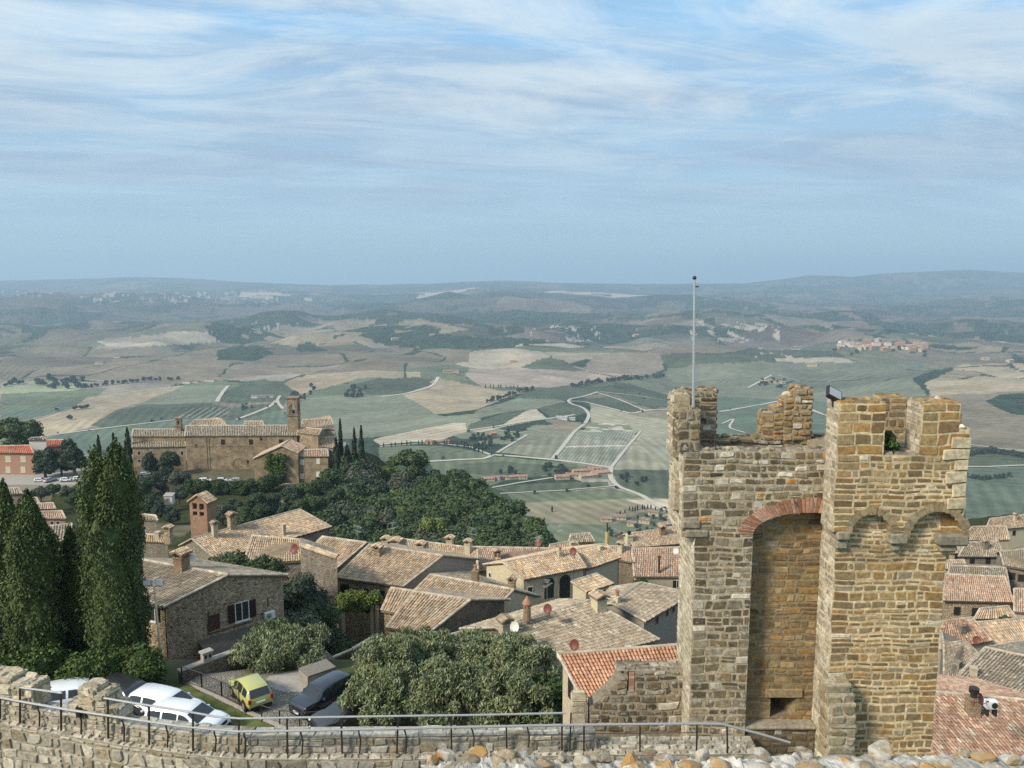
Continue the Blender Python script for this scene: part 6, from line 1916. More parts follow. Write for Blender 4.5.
# ---- brick bell gable and the roofs near it
bgp = P(203, 530, 110); bg_ = thing('bell_gable', 'free standing square brick bell gable with four arched openings', 'bell tower', (bgp[0], bgp[1], ground(bgp[0], bgp[1])))
zt = P(203, 500, 110)[2]; zb = ground(bgp[0], bgp[1]) - .5
rzg = math.radians(-16); Ug = np.array([math.cos(rzg), math.sin(rzg), 0]); Vg = np.array([-Ug[1], Ug[0], 0])
W2 = 1.45; D2 = 1.9; O = np.array([bgp[0] + .1, bgp[1], 0])
b = MB()
lo = zt - 2.1
obox(b, O - Ug * W2 - Vg * D2 / 2 + Z3 * zb, Ug * 2 * W2, Vg * D2, Z3 * (lo - zb))
for u0, u1 in ((-W2, -.95), (-.2, .2), (.95, W2)): obox(b, O + Ug * u0 - Vg * D2 / 2 + Z3 * lo, Ug * (u1 - u0), Vg * D2, Z3 * (zt - lo))
for u0, u1 in ((-.95, -.2), (.2, .95)):
    for zz_ in (lo + .62, zt - .25):
        obox(b, O + Ug * u0 - Vg * (D2 / 2 - .002) + Z3 * zz_, Ug * (u1 - u0), Vg * (D2 - .004), Z3 * (.28 if zz_ < zt - .5 else .25))
    obox(b, O + Ug * u0 - Vg * .15 + Z3 * lo, Ug * (u1 - u0), Vg * .3, Z3 * (zt - lo), (.03, .025, .02), 1)
tri = [O - Ug * W2 - Vg * D2 / 2 + Z3 * zt, O + Ug * W2 - Vg * D2 / 2 + Z3 * zt, O - Vg * D2 / 2 + Z3 * (zt + .95)]
poly_prism(b, tri, Vg * D2); b.build('brickwork', [M['red_brickwork'], M['dark']], bg_)
b = MB()
for s in (-1, 1):
    A = O + Ug * s * (W2 + .25) - Vg * (D2 / 2 + .2) + Z3 * (zt - .1); B = O + Ug * s * (W2 + .25) + Vg * (D2 / 2 + .2) + Z3 * (zt - .1)
    tiles(b, A, B, O + Vg * (D2 / 2 + .2) + Z3 * (zt + 1.05), O - Vg * (D2 / 2 + .2) + Z3 * (zt + 1.05), .28, .42, T_TAN)
b.build('roof', M['tile'], bg_)
roof('L1', 'small flat stone house left of the brick bell gable', (134, 519), (158, 521), (136, 514), (156, 516), 112, .5, 'rubble_grey', T_GREY, sp=.32)
win(HS['L1'], 'F', 143, 530, .8, 1.2, 'glass')
roof('L2', 'low pale stone house with a chimney below the brick bell gable', (132, 541), (170, 543), (136, 534), (166, 536), 100, .8, 'rubble_grey', T_TAN, sp=.3)
chimney(HS['L2'], 169, 540, .8, 1.4, 'rubble_brown', 'tile'); chimney(HS['L2'], 158, 538, .6, .8, 'cream_dull', 'plain')
# old houses between the cypresses
roof('L3', 'pinkish old house seen between the cypresses', (36, 519), (66, 519), (40, 512), (62, 511), 175, 1.1, 'pink', T_PINK, sp=.45, gable='rubble_grey')
roof('L4', 'upper pinkish roof stepping up behind the old house between the cypresses', (33, 510), (56, 509), (36, 504), (53, 503), 190, 1.0, 'rubble_grey', T_PINK, sp=.45)
roof('L5', 'pale mottled tile roof low between the cypresses', (44, 545), (70, 540), (46, 527), (72, 524), 95, 1.3, 'rubble_grey', T_GREY, sp=.3)
roof('L6', 'second pale mottled roof in front, low between the cypresses', (46, 564), (76, 560), (48, 552), (74, 547), 78, .9, 'rubble_grey', T_GREY, sp=.27)
roof('L7', 'grey stone cottage at the left below the pink house', (0, 495), (22, 494), (3, 489), (19, 488), 225, 1.0, 'rubble_grey', T_GREY, sp=.6)
roof('L8', 'small grey cottage just above the pinkish roofs', (22, 504), (40, 504), (24, 499), (37, 498), 205, .8, 'rubble_grey', T_GREY, sp=.55)
for px, k in ((44, 'L3'), (52, 'L3'), (58, 'L3')): win(HS[k], 'F', px, 523, .7, .8, 'dark', None, False)
win(HS['L3'], 'F', 46, 529, .9, 1.2, 'dark', None, False)
b = MB(); q = P(0, 0, 1)
# pole with aerial behind the big cypress
q = P(133, 545, 96); mp = thing('aerial_mast', 'thin pale aerial mast just right of the largest cypress', 'mast', (q[0], q[1], ground(q[0], q[1])))
b = MB(); t_ = P(132, 493, 96); tube(b, [np.array([q[0], q[1], ground(q[0], q[1])]), np.array([q[0], q[1], t_[2]])], [.09, .06], 8); b.build('mast', M['steel'], mp)
b = MB()
for z_, w_ in ((.15, .5), (1.3, .35), (2.1, .45)): tube(b, [np.array([q[0] - w_ * .2, q[1], t_[2] - z_]), np.array([q[0] + w_, q[1] - .2, t_[2] - z_])], .05, 5)
b.build('crossbar', M['steel'], mp)

# ---- right hand side of the town
roof('S1', 'brown roofed house with a plain stone wall, right of the tower', (944, 601), (1014, 602.5), (944, 574.5), (1005, 577), 95, 2.1, 'rubble_brown', T_PINK, gutter=True)
roof('S2', 'little gabled house with two white windows right of the tower', (974, 619), (1016, 618), (980, 609), (1008, 606.5), 82, .9, 'cream_dull', T_TAN)
win(HS['S2'], 'F', 986, 622.5, .7, .6, 'glass'); win(HS['S2'], 'F', 994, 622.5, .7, .6, 'glass')
roof('S3', 'striped red and pale roof in the right town', (940, 650), (992, 641), (940, 622), (972, 618), 72, 1.5, 'cream_dull', T_STRIPE)
roof('S3b', 'tan roof beside the striped roof near the right edge', (992, 648), (1040, 640), (966, 624), (1030, 618), 74, 1.3, 'cream', T_TAN, gutter=True)
roof('S4', 'grey tiled roof in shade close to the tower on the right', (944, 692), (985, 660), (944, 645), (965, 641), 62, 1.4, 'rubble_grey', T_GREY)
roof('S4b', 'broad grey brown roof reaching the right edge', (938, 696), (1012, 708), (985, 648), (1060, 664), 58, 1.7, 'cream_dull', T_GREY, gutter=True)
roof('S5', 'nearest striped red tile roof at the lower right', (935, 785), (1140, 800), (850, 685), (1050, 703), 42, 2.0, 'cream_dull', T_STRIPE, sp=.21)
roof('S5b', 'yellow ochre house end at the right edge', (1008, 706), (1050, 712), (1016, 694), (1056, 698), 50, .8, 'ochre', T_PINK)
roof('S6', 'far grey roofed house on the right skyline of the town', (958, 557), (1004, 557), (966, 543), (998, 541), 130, 1.6, 'rubble_grey', T_GREY, sp=.32, gable='rubble_dark', gutter=True)
roof('S7', 'far tan roof behind the grey roofed house on the right', (962, 541), (1010, 540), (972, 527), (1006, 526), 150, 1.6, 'cream_dull', T_TAN, sp=.35)
roof('S8', 'farthest tan roof on the right skyline', (985, 531), (1030, 527), (990, 519), (1030, 514), 165, 1.5, 'cream', T_TAN, sp=.38, gutter=True)
roof('S9', 'pale roofed house with small windows beside the tower corbel', (945, 569), (968, 570), (944, 561), (964, 560), 118, .9, 'cream_dull', T_TAN, sp=.3)
roof('S10', 'tall dark stone house at the right edge with two windows', (1004, 566), (1040, 572), (1000, 552), (1040, 548), 112, 1.2, 'rubble_grey', T_GREY, sp=.3)
roof('S11', 'brown roof cut by the right edge below the dark stone house', (1014, 612), (1060, 616), (1014, 589), (1060, 590), 92, 1.8, 'cream_dull', T_PINK)
roof('S12', 'grey roofed wall of houses behind the brown roofed house', (944, 588), (1010, 590), (950, 566), (1006, 568), 108, 1.5, 'rubble_grey', T_GREY, sp=.28)
roof('S13', 'small tan roof stepping down behind the tower corbel', (948, 553), (968, 554), (950, 545), (966, 544), 136, .9, 'cream_dull', T_TAN, sp=.34)
for k, px, py in (('S6', 972, 562), ('S6', 988, 561), ('S9', 951, 574), ('S9', 960, 574), ('S10', 1012, 576), ('S10', 1021, 578), ('S7', 980, 545), ('S8', 1000, 534), ('S8', 1014, 533), ('S1', 957, 611), ('S1', 975, 612), ('S13', 957, 557)):
    win(HS[k], 'F', px, py, .7, 1.0, 'dark', None, False, 'wood_dark')
chimney(HS['S5'], 972, 716, .7, 1.2, 'brick_wall', 'cowl'); dish_px(HS['S5'], 980, 699, 42.5, .38, 'dish_red', (.6, -.7, .3)); dish_px(HS['S3'], 977, 640, 66, .0001 + .4, 'dish_red')
chimney(HS['S4b'], 973, 676, .5, .7, 'cream_dull', 'plain'); chimney(HS['S3'], 961, 633, .6, .8, 'rubble_grey', 'pot'); chimney(HS['S4'], 957, 668, .5, .6, 'rubble_grey', 'plain'); chimney(HS['S8'], 1015, 520, .6, 1.0, 'cream_dull', 'tile'); chimney(HS['S6'], 985, 548, .7, .9, 'rubble_grey', 'tile')
q = P(991, 704, 43); ab = thing('air_conditioner', 'white air conditioner box on the striped red roof at the lower right', 'air conditioner', q)
b = MB(); cbox(b, q[0] - .33, q[0] + .33, q[1] - .2, q[1] + .2, q[2] - .25, q[2] + .25, .03); b.build('casing', M['white_plastic'], ab)
b = MB(); tube(b, [q + np.array([.1, -.2, 0]), q + np.array([.1, -.22, 0])], .18, 18); b.build('fan_grille', M['steel_dark'], ab)
for s in (-.28, .2):
    b = MB(); box(b, q[0] + s, q[0] + s + .08, q[1] - .2, q[1] + .2, q[2] - .7, q[2] - .25); b.build('bracket', M['steel_dark'], ab)
for k, (px, py, Y, R, lab) in enumerate(((1005, 614, 80, 1.6, 'dark bush beside the little gabled house on the right'), (645, 577, 92, 1.5, 'dark rounded bush below the patchy roof beside the tower'), (637, 574, 94, 1.2, 'smaller bush left of the rounded bush below the patchy roof'), (581, 598, 78, .8, 'small green shrub by the arched doorway'), (1012, 520 + 50, 108, 1.6, 'shrub between the houses at the right edge'))):
    c, hh = tree_top(px, py, Y); hh = max(hh, 1.5)
    make_tree('garden_bush', lab, 'bush', 300 + k, hh, R, .1, 12, 6000, .07, (0.05, 0.08, 0.028), None, (c[0], c[1], P(px, py, Y)[2] - hh), corek=.75)
# tuft of weeds in the notch of the tower
q = P(889, 455, YU + .3)
make_tree('weed_tuft', 'green weed tuft growing in the notch of the stone tower', 'plant', 320, .55, .28, .0, 9, 900, .03, (0.06, 0.10, 0.025), None, (q[0], q[1], zsill - .02), corek=.6)

# ---- church complex
CH = {}
def ch(key, label, eL, eR, rL, rR, d, hh, wall='church_wall', pal=T_TAN, **kw):
    CH[key] = house(label, rp(eL, eR, rL, rR, d, hh), wall, pal, sp=kw.pop('sp', .62), group='buildings of the old church', cat=kw.pop('cat', 'church'), base=kw.pop('base', -74), **kw); return CH[key]
ch('nave', 'long brown stone church nave with a pale barrel tile roof', (185, 436.5), (297.5, 436), (186, 426), (296.5, 425.5), 282, 2.0, pal=T_GREY)
ch('wing', 'lower left wing of the church with a two step roof', (132, 437), (185.5, 437), (133, 429.5), (185, 429.5), 287, 1.4, pal=T_GREY)
ch('wing2', 'lean-to aisle along the lower left wing of the church', (132, 448), (186, 447), (133, 438), (185.5, 437.8), 281, 1.7, pal=T_GREY, mono=True)
A = P(253, 461, 268); Bx = P(297, 453, 268); ap = P(281.5, 446, 268)
zE = P(275, 455, 268)[2]
pts = (np.array([A[0], 268, zE - 1.4]), np.array([A[0], 279, zE - 1.4]), np.array([ap[0], 268, ap[2]]), np.array([ap[0], 279, ap[2]]))
CH['gab'] = house('gabled house against the church nave, partly covered by ivy', pts, 'church_wall', T_PINK, sp=.6, group='buildings of the old church', cat='house', base=-79, back=.56)
ch('ann', 'pinkish annexe with white windows right of the gabled church house', (296, 457), (328.5, 457), (297, 450), (328, 449.5), 269, 1.3, pal=T_PINK, base=-80, cat='house')
ch('apse', 'tall stone block behind the annexe at the right end of the church', (297, 433), (318, 436), (299, 427.5), (322, 429.5), 284, 1.1, pal=T_TAN)
ch('back', 'pale roofed block stepping above the right end of the church', (300, 428), (335, 430), (303, 420), (332, 419), 296, 1.5, wall='cream_dull', pal=T_TAN, cat='house')
ch('back2', 'low pale roof showing over the church ridge on the left', (187, 427), (228, 427), (195, 420), (222, 419.5), 300, 1.2, wall='cream_dull', pal=T_TAN, cat='house')
ch('back3', 'small brown attic showing over the church ridge in the middle', (244, 425), (264, 425), (245, 421.5), (263, 421.5), 298, .6, pal=T_TAN, cat='house')
ch('far', 'grey walled wing at the far right of the church', (318, 447), (337, 449), (320, 438), (336, 437), 279, 1.4, wall='grey_plaster', pal=T_TAN, base=-80, cat='house')
for px in (223, 251, 281): win(CH['nave'], 'F', px, 442, 1.5, 2.0, 'dark', None, False, 'church_wall')
for px, py in ((196, 446), (261, 439), (247.5, 462), (258, 456)): win(CH['nave'], 'F', px, py, .9, 1.2, 'dark', None, False, 'church_wall')
for px in (139, 151, 182): win(CH['wing2'], 'F', px, 453, 1.0, 1.4, 'dark', None, False)
for px in (139, 151): win(CH['wing2'], 'F', px, 461, .8, 1.0, 'dark', None, False)
for px, py in ((302, 462), (318, 461), (318, 474), (302, 476)): win(CH['ann'], 'F', px, py, 1.2, 1.7, 'white_plaster', None, True)
b = MB()
for x0_, x1_ in ((207, 207.6), (209.5, 210)):   # pilaster strips on the nave
    p, U, n = wall_pt(CH['nave'], 'F', x0_, 437.5); p2, _, _ = wall_pt(CH['nave'], 'F', x0_, 476)
    obox(b, p2, U * .5, Z3 * (p[2] - p2[2]), n * .15)
p, U, n = wall_pt(CH['nave'], 'F', 186, 446.5); p2, _, _ = wall_pt(CH['nave'], 'F', 252, 446.5); obox(b, p, p2 - p, Z3 * .25, n * .12)
b.build('string_course', M['church_wall'], CH['nave']['root'])
b = MB(); p, U, n = wall_pt(CH['nave'], 'F', 240, 466)
ring = [(2.6 * math.cos(a), 3.0 * math.sin(a)) for a in np.linspace(0, math.pi, 12)]
for (u0, v0), (u1, v1) in zip(ring[:-1], ring[1:]): poly_prism(b, [p + U * u0 + Z3 * v0, p + U * u1 + Z3 * v1, p + U * u1 * 1.12 + Z3 * v1 * 1.12, p + U * u0 * 1.12 + Z3 * v0 * 1.12], n * .12)
b.build('blocked_arch', M['church_wall'], CH['nave']['root'])
def belfry(label, px0, px1, ytop, ybase, Y, deep, oy0, oy1, group):
    x0_, x1_ = X_(px0, Y, ytop), X_(px1, Y, ytop); zt_, zb_ = P(300, ytop, Y)[2], P(300, ybase, Y)[2]; w = x1_ - x0_
    o0_, o1_ = P(300, oy1, Y)[2], P(300, oy0, Y)[2]
    t = thing('bell_tower', label, 'bell tower', ((x0_ + x1_) / 2, Y + deep / 2, zb_ - 14), group)
    b = MB(); pw = w * .24
    box(b, x0_, x1_, Y, Y + deep, zb_ - 14, o0_)
    for xx_ in (x0_, x1_ - pw):
        for yy_ in (Y, Y + deep - pw): box(b, xx_, xx_ + pw, yy_, yy_ + pw, o0_, o1_)
    box(b, x0_, x1_, Y, Y + deep, o1_, zt_)
    for yy_ in (Y + .01, Y + deep - pw + .01):      # round heads
        for s in (0, 1):
            pts = [np.array([x0_ + pw if s == 0 else x1_ - pw, yy_, o1_ + .02])]
            for a in np.linspace(0, math.pi / 2, 6):
                u = math.cos(a) * (w / 2 - pw); pts.append(np.array([(x0_ + x1_) / 2 + (-u if s == 0 else u), yy_, o1_ - (w / 2 - pw) * (1 - math.sin(a))]))
            pts.append(np.array([(x0_ + x1_) / 2, yy_, o1_ + .02])); poly_prism(b, pts, (0, pw - .02, 0))
    b.build('shaft', M['church_wall'], t)
    b = MB(); box(b, x0_ - .3, x1_ + .3, Y - .3, Y + deep + .3, zt_, zt_ + .35); box(b, x0_ - .25, x1_ + .25, Y - .25, Y + deep + .25, o0_ - .3, o0_ + .05); b.build('cornice', M['church_wall'], t)
    c = np.array([(x0_ + x1_) / 2, Y + deep / 2, o0_ + .5])
    b = MB(); tube(b, [c, c + Z3 * .15, c + Z3 * .8, c + Z3 * 1.1], [w * .2, w * .17, w * .11, w * .03], 12); tube(b, [c + Z3 * 1.1 - X3 * w * .3, c + Z3 * 1.1 + X3 * w * .3], .1, 6); b.build('bell', M['steel_dark'], t)
    return t
bt_ = belfry('square bell tower with open arched belfry at the church', 286.5, 297, 398.5, 428, 286, 3.8, 404.5, 415, 'bell towers of the church')
belfry('small bell cote on the left wing roof of the church', 174.8, 180.5, 418.5, 430, 292, 1.4, 420, 425.5, 'bell towers of the church')
# ivy patch and the hedge bank
rg = np.random.default_rng(4)
iv = thing('ivy', 'bright green ivy patch climbing the gabled house at the church', 'ivy', P(275, 478, 267))
b = MB(); bl = [(P(random.Random(k).uniform(267, 284), random.Random(k + 99).uniform(455, 481), 267.4), 1.2) for k in range(34)]
bl = [q for q in bl if True]
broadleaf(b, rg, bl, 9000, .16, (0.075, 0.125, 0.02)); b.build('leaves', M['leaf'], iv)
hedge('hedge_bank', 'long clipped green hedge on the bank below the church', [P(188, 492, 258), P(215, 494, 257), P(245, 494, 257), P(272, 489, 259), P(283, 482, 263)], 3.6, 4.2, 22000, .16, (0.045, 0.075, 0.02), 55)
# retaining wall under the church, terrace slab
tw = thing('terrace_wall', 'stepped brown retaining wall under the church houses', 'wall', P(300, 488, 262))
b = MB()
for (a, b_, yt, Yq) in ((255, 300, 486, 263), (268, 312, 491, 260.5), (282, 330, 488, 264)): box(b, X_(a, Yq, yt), X_(b_, Yq, yt), Yq, Yq + 4, -84, P(300, yt, Yq)[2])
b.build('masonry', M['church_wall'], tw)
tb_ = thing('church_terrace', 'earth terrace carrying the church car park', 'terrace', P(210, 484, 268)); b = MB()
box(b, X_(120, 268, 480), X_(270, 268, 480), 261, 283, -84, P(200, 477.5, 270)[2]); b.build('slab', M['dry_turf'], tb_)
ws = thing('white_shed', 'small white shed among the dark trees below the church', 'shed', P(168, 500, 240)); b = MB(); q = P(168, 500, 238)
b2 = MB(); box(b2, q[0] - 1.3, q[0] + 1.3, q[1], q[1] + 2, q[2] - 1.5, q[2] + 1.2); b2.build('wall', M['white_plaster'], ws)
b2 = MB(); obox(b2, q + np.array([-1.5, -.2, 1.2]), (3.0, 0, 0), (0, 2.4, .5), (0, 0, .12)); b2.build('roof', M['concrete'], ws)
b2 = MB(); box(b2, q[0] - .5, q[0] + .5, q[1] - .04, q[1] + .05, q[2] - .3, q[2] + .7); b2.build('door', M['steel'], ws)

# ---- pink house at the far left
pk = house('pink plastered house with a red roof at the far left', rp((-30, 453), (34, 453.5), (-26, 447), (30, 445.5), 272, 1.6), 'pink', T_RED, sp=.6, tmat='tile_red', base=-73)
for px in (8, 23): 
    win(pk, 'F', px, 459, 1.8, 2.0, 'cream', None, True); win(pk, 'F', px, 469.5, 1.6, 2.0, 'cream', None, True)
b = MB(); p, U, n = wall_pt(pk, 'F', -28, 478); p2, _, _ = wall_pt(pk, 'F', 33, 478.5); obox(b, p - Z3 * 2.5, p2 - p, Z3 * 3.6, n * .15); b.build('white_plinth', M['white_plaster'], pk['root'])
house('bright orange roofed house behind the pink house', rp((45, 447.5), (70, 447), (46, 440.5), (67, 440), 290, 1.4), 'pink', T_RED, sp=.6, tmat='tile_red', base=-73)
house('small white house with a dark roof above the pink house', rp((28, 440.5), (47, 440), (31, 438), (44, 437.2), 284, .5), 'white_plaster', [(0.12, 0.12, 0.12), (0.15, 0.145, 0.14)], sp=.6, base=-73)
# ------------------------------------------------------------------ yard, lane, cars
def sheet(name, mat, poly_px, off, z=-24.0, cell=.12):
    pts = [Q(a, b_, z) for a, b_ in poly_px]
    # follow the ground where it starts to fall away
    pts = [p if p[1] < 45 else hit_near(a, b_) for p, (a, b_) in zip(pts, poly_px)]
    xs = np.array([p[0] for p in pts]); ys = np.array([p[1] for p in pts])
    gx, gy = np.meshgrid(np.arange(xs.min(), xs.max(), cell), np.arange(ys.min(), ys.max(), cell))
    ok = inpoly((gx + cell / 2).ravel() + .05 * np.sin(gy.ravel() * 5), (gy + cell / 2).ravel() + .05 * np.sin(gx.ravel() * 4), list(zip(xs, ys)))
    x0 = gx.ravel()[ok]; y0 = gy.ravel()[ok]; n = len(x0)
    V = np.zeros((n, 4, 3))
    for k, (a, b_) in enumerate(((0, 0), (cell, 0), (cell, cell), (0, cell))):
        V[:, k, 0] = x0 + a; V[:, k, 1] = y0 + b_; V[:, k, 2] = H(x0 + a, y0 + b_) + off
    mb = MB(); mb.add(V.reshape(-1, 3), np.arange(4 * n).reshape(n, 4))
    return tag(mb.build(name, mat), kind='structure')


def hit_near(px, py):
    d = ray(px, py); d = d / d[1]; Y = np.linspace(25, 90, 1500); h = H(d[0] * Y, Y); k = int(np.argmax(d[2] * Y < h)); return np.array([d[0] * Y[k], Y[k], h[k]])


M['cobble'] = mat_rubble('lane_cobble', [(0.20, 0.18, 0.15), (0.27, 0.245, 0.205), (0.23, 0.205, 0.17), (0.30, 0.275, 0.235)], (0.20, 0.185, 0.155), (4.5, 4.5, 4.5), .05, .3)
M['turf'] = mat_flat('turf', (0.085, 0.10, 0.03), .95, 1.6, .45, bstr=.5)
sheet('car_park', M['asphalt'], [(-40, 735), (-20, 705), (60, 692), (150, 690), (182, 687), (220, 715), (262, 735)], .03)
sheet('lane', M['cobble'], [(186, 684), (208, 674), (262, 668), (300, 676), (350, 690), (360, 740), (290, 735), (250, 716), (214, 698)], .04)
sheet('grass_verge', M['turf'], [(178, 690), (186, 685), (214, 699), (250, 717), (288, 734), (250, 737), (214, 714)], .07)
sheet('patio', M['concrete'], [(268, 676), (300, 670), (322, 678), (322, 690), (290, 694), (268, 688)], .06)
kp_ = [Q(a, b_, -23.95) for a, b_ in ((188, 684), (214, 697), (250, 715), (292, 734))]
kb = MB()
for p, q in zip(kp_[:-1], kp_[1:]):
    d = nrm((q - p) * np.array([1, 1, 0])); s = np.array([-d[1], d[0], 0]); g = np.array([0, 0, 1])
    pa = np.array([p[0], p[1], ground(p[0], p[1]) - .1]); qa = np.array([q[0], q[1], ground(q[0], q[1]) - .1])
    obox(kb, pa, qa - pa, s * .22, g * .24)
tag(kb.build('kerb', M['concrete']), kind='structure')
# yard wall and fence
w0, w1 = hit_near(181, 681), hit_near(268, 664)
yw = thing('yard_wall', 'low stone yard wall with pale coping below the awning', 'wall', w0)
d = nrm((w1 - w0) * np.array([1, 1, 0])); s = np.array([-d[1], d[0], 0]); L = np.linalg.norm((w1 - w0)[:2]); zb = min(w0[2], w1[2]) - .4
b = MB(); obox(b, np.array([w0[0], w0[1], zb]), d * L, s * .35, Z3 * (w0[2] + .55 - zb)); b.build('masonry', M['rubble_dark'], yw)
b = MB(); obox(b, np.array([w0[0], w0[1], w0[2] + .55]) - s * .06 - d * .06, d * (L + .12), s * .47, Z3 * .09); b.build('coping', M['concrete'], yw)
q = np.array([w0[0], w0[1], w0[2] + .64]) + d * L * .30 + s * .17
pl_ = thing('stone_lantern', 'little pale stone chimney pot standing on the low yard wall', 'chimney pot', q)
b = MB(); obox(b, q - d * .28 - s * .2, d * .56, s * .4, Z3 * .5); b.build('pot', M['concrete'], pl_); b = MB(); obox(b, q - d * .36 - s * .27 + Z3 * .5, d * .72, s * .54, Z3 * .12); b.build('cap', M['concrete'], pl_)
for k_ in (-.14, .14):
    b = MB(); obox(b, q + d * (k_ - .07) - s * .215 + Z3 * .2, d * .14, s * .02, Z3 * .2); b.build('opening', M['dark'], pl_)
yf = thing('yard_fence', 'dark metal fence along the lane beside the grass verge', 'fence', kp_[0])
def fence_line(pxs, root, hgt=1.05, step=1.25, bars=True):
    pts = [hit_near(a, b_) for a, b_ in pxs]
    for p, q in zip(pts[:-1], pts[1:]):
        L = np.linalg.norm(q - p); n = max(1, int(L / step)); rb_ = MB()
        for i in range(n + 1):
            c = p + (q - p) * i / n; b = MB(); tube(b, [c - Z3 * .2, c + Z3 * hgt], .035, 6); b.build('post', M['steel_dark'], root)
        for z in (hgt, hgt * .15): tube(rb_, [p + Z3 * z, q + Z3 * z], .025, 6)
        if bars:
            m_ = int(L / .14)
            for i in range(m_):
                c = p + (q - p) * (i + .5) / m_; tube(rb_, [c + Z3 * hgt * .15, c + Z3 * hgt], .009, 4, cap=False)
        if not bars:
            rb_ = MB(); tube(rb_, [p + Z3 * hgt, q + Z3 * hgt], .025, 6)
        rb_.build('rail_panel', M['steel_dark'], root)
fence_line([(182, 683), (202, 690), (222, 699), (240, 708)], yf)
ff = thing('lane_fence', 'low wire fence with thin posts at the foot of the cobbled lane', 'fence', hit_near(270, 722))
fence_line([(262, 722), (280, 727), (300, 729), (330, 728)], ff, .95, 1.3, False)
pw = thing('planter_wall', 'pale block wall with a dusty top beside the dark off-road car', 'wall', hit_near(318, 690))
p, q = hit_near(308, 690), hit_near(336, 680); d = nrm((q - p) * np.array([1, 1, 0])); s = np.array([-d[1], d[0], 0])
b = MB(); obox(b, np.array([p[0], p[1], p[2] - .3]), d * np.linalg.norm((q - p)[:2]), s * 1.2, Z3 * 1.1); b.build('block', M['grey_plaster'], pw)
b = MB(); obox(b, np.array([p[0], p[1], p[2] + .8]) - s * .05, d * np.linalg.norm((q - p)[:2]), s * 1.3, Z3 * .06); b.build('top', M['gravel'], pw)
# shade awning of the lean-to
sa = thing('canopy', 'dark brown canopy sheet sloping out below the narrow pale lean-to roof', 'canopy', P(312, 664, 52))
b = MB(); a_, b_, c_, d_ = P(296, 660, 52.5), P(326, 650, 54.0), P(336, 660, 51.2), P(304, 675, 50.0)
poly_prism(b, [a_, b_, c_, d_], (0, 0, -.06)); b.build('cloth', M['awning'], sa)
for q in (c_, d_):
    b = MB(); tube(b, [q - Z3 * .06, np.array([q[0], q[1], ground(q[0], q[1]) - .2])], .05, 6); b.build('post', M['steel_dark'], sa)

# lamp post with twin floodlights
g = base_at(158, 46.0); lt_ = P(154, 586, g[1])
lp = thing('lamp_post', 'tall pale leaning lamp post with two floodlights in front of the stone house', 'lamp post', g)
b = MB(); tube(b, [g - Z3 * .3, (g + lt_) / 2, lt_], [.085, .07, .055], 8); b.build('post', M['cream'], lp)
b = MB(); tube(b, [lt_ - X3 * .45, lt_ + X3 * .45], .035, 6); b.build('crossbar', M['steel'], lp)
for s in (-1, 1):
    b = MB(); c = lt_ + X3 * s * .38 + Z3 * .05; cbox(b, c[0] - .26, c[0] + .26, c[1] - .12, c[1] + .12, c[2], c[2] + .36, .03); f = b.build('floodlight', M['steel'], lp)
    b = MB(); box(b, c[0] - .22, c[0] + .22, c[1] - .135, c[1] - .118, c[2] + .04, c[2] + .32); b.build('lens', M['white_plastic'], f)

# ---- cars
def car_paint(name, col, rough=.28): return mat_flat(name, col, rough, 2.0, .04, 0, .5, coat=.6)
M['paint_white'] = car_paint('white_car_paint', (0.74, 0.76, 0.78)); M['paint_yellow'] = car_paint('yellow_green_car_paint', (0.42, 0.42, 0.14)); M['paint_dark'] = car_paint('dark_blue_car_paint', (0.022, 0.027, 0.04)); M['paint_grey'] = car_paint('dark_grey_car_paint', (0.028, 0.03, 0.034))
M['paint_silver'] = car_paint('silver_car_paint', (0.42, 0.43, 0.44))
M['red_lens'] = mat_flat('red_lens', (0.30, 0.02, 0.015), .25); M['clear_lens'] = mat_flat('clear_lens', (0.6, 0.6, 0.58), .15, spec=.6); M['chrome'] = mat_flat('alloy', (0.5, 0.5, 0.5), .3, 6, .1, .8)
SHAPES = {
    'hatch': dict(L=3.66, W=1.66, H=1.50, top=[(-.5, .40), (-.495, .52), (-.47, .66), (-.40, .93), (-.30, .985), (-.10, 1.0), (.06, .985), (.14, .92), (.285, .66), (.36, .62), (.44, .565), (.485, .48), (.5, .36)], belt=.62, ws=(.145, .29), rw=(-.47, -.395), pil=[-.37, -.20, -.17, .04, .06, .19]),
    'off_roader': dict(L=4.1, W=1.80, H=1.68, top=[(-.5, .36), (-.495, .56), (-.485, .70), (-.45, .95), (-.36, .99), (-.10, 1.0), (.06, .985), (.12, .94), (.235, .68), (.32, .655), (.45, .62), (.49, .54), (.5, .38)], belt=.63, ws=(.125, .24), rw=(-.485, -.45), pil=[-.42, -.25, -.22, -.03, -.01, .15]),
    'saloon': dict(L=4.4, W=1.76, H=1.45, top=[(-.5, .40), (-.49, .60), (-.46, .69), (-.43, .92), (-.32, .98), (-.10, 1.0), (.06, .98), (.12, .93), (.27, .665), (.36, .625), (.45, .56), (.49, .46), (.5, .34)], belt=.62, ws=(.125, .275), rw=(-.465, -.43), pil=[-.41, -.23, -.20, .0, .02, .17]),
}


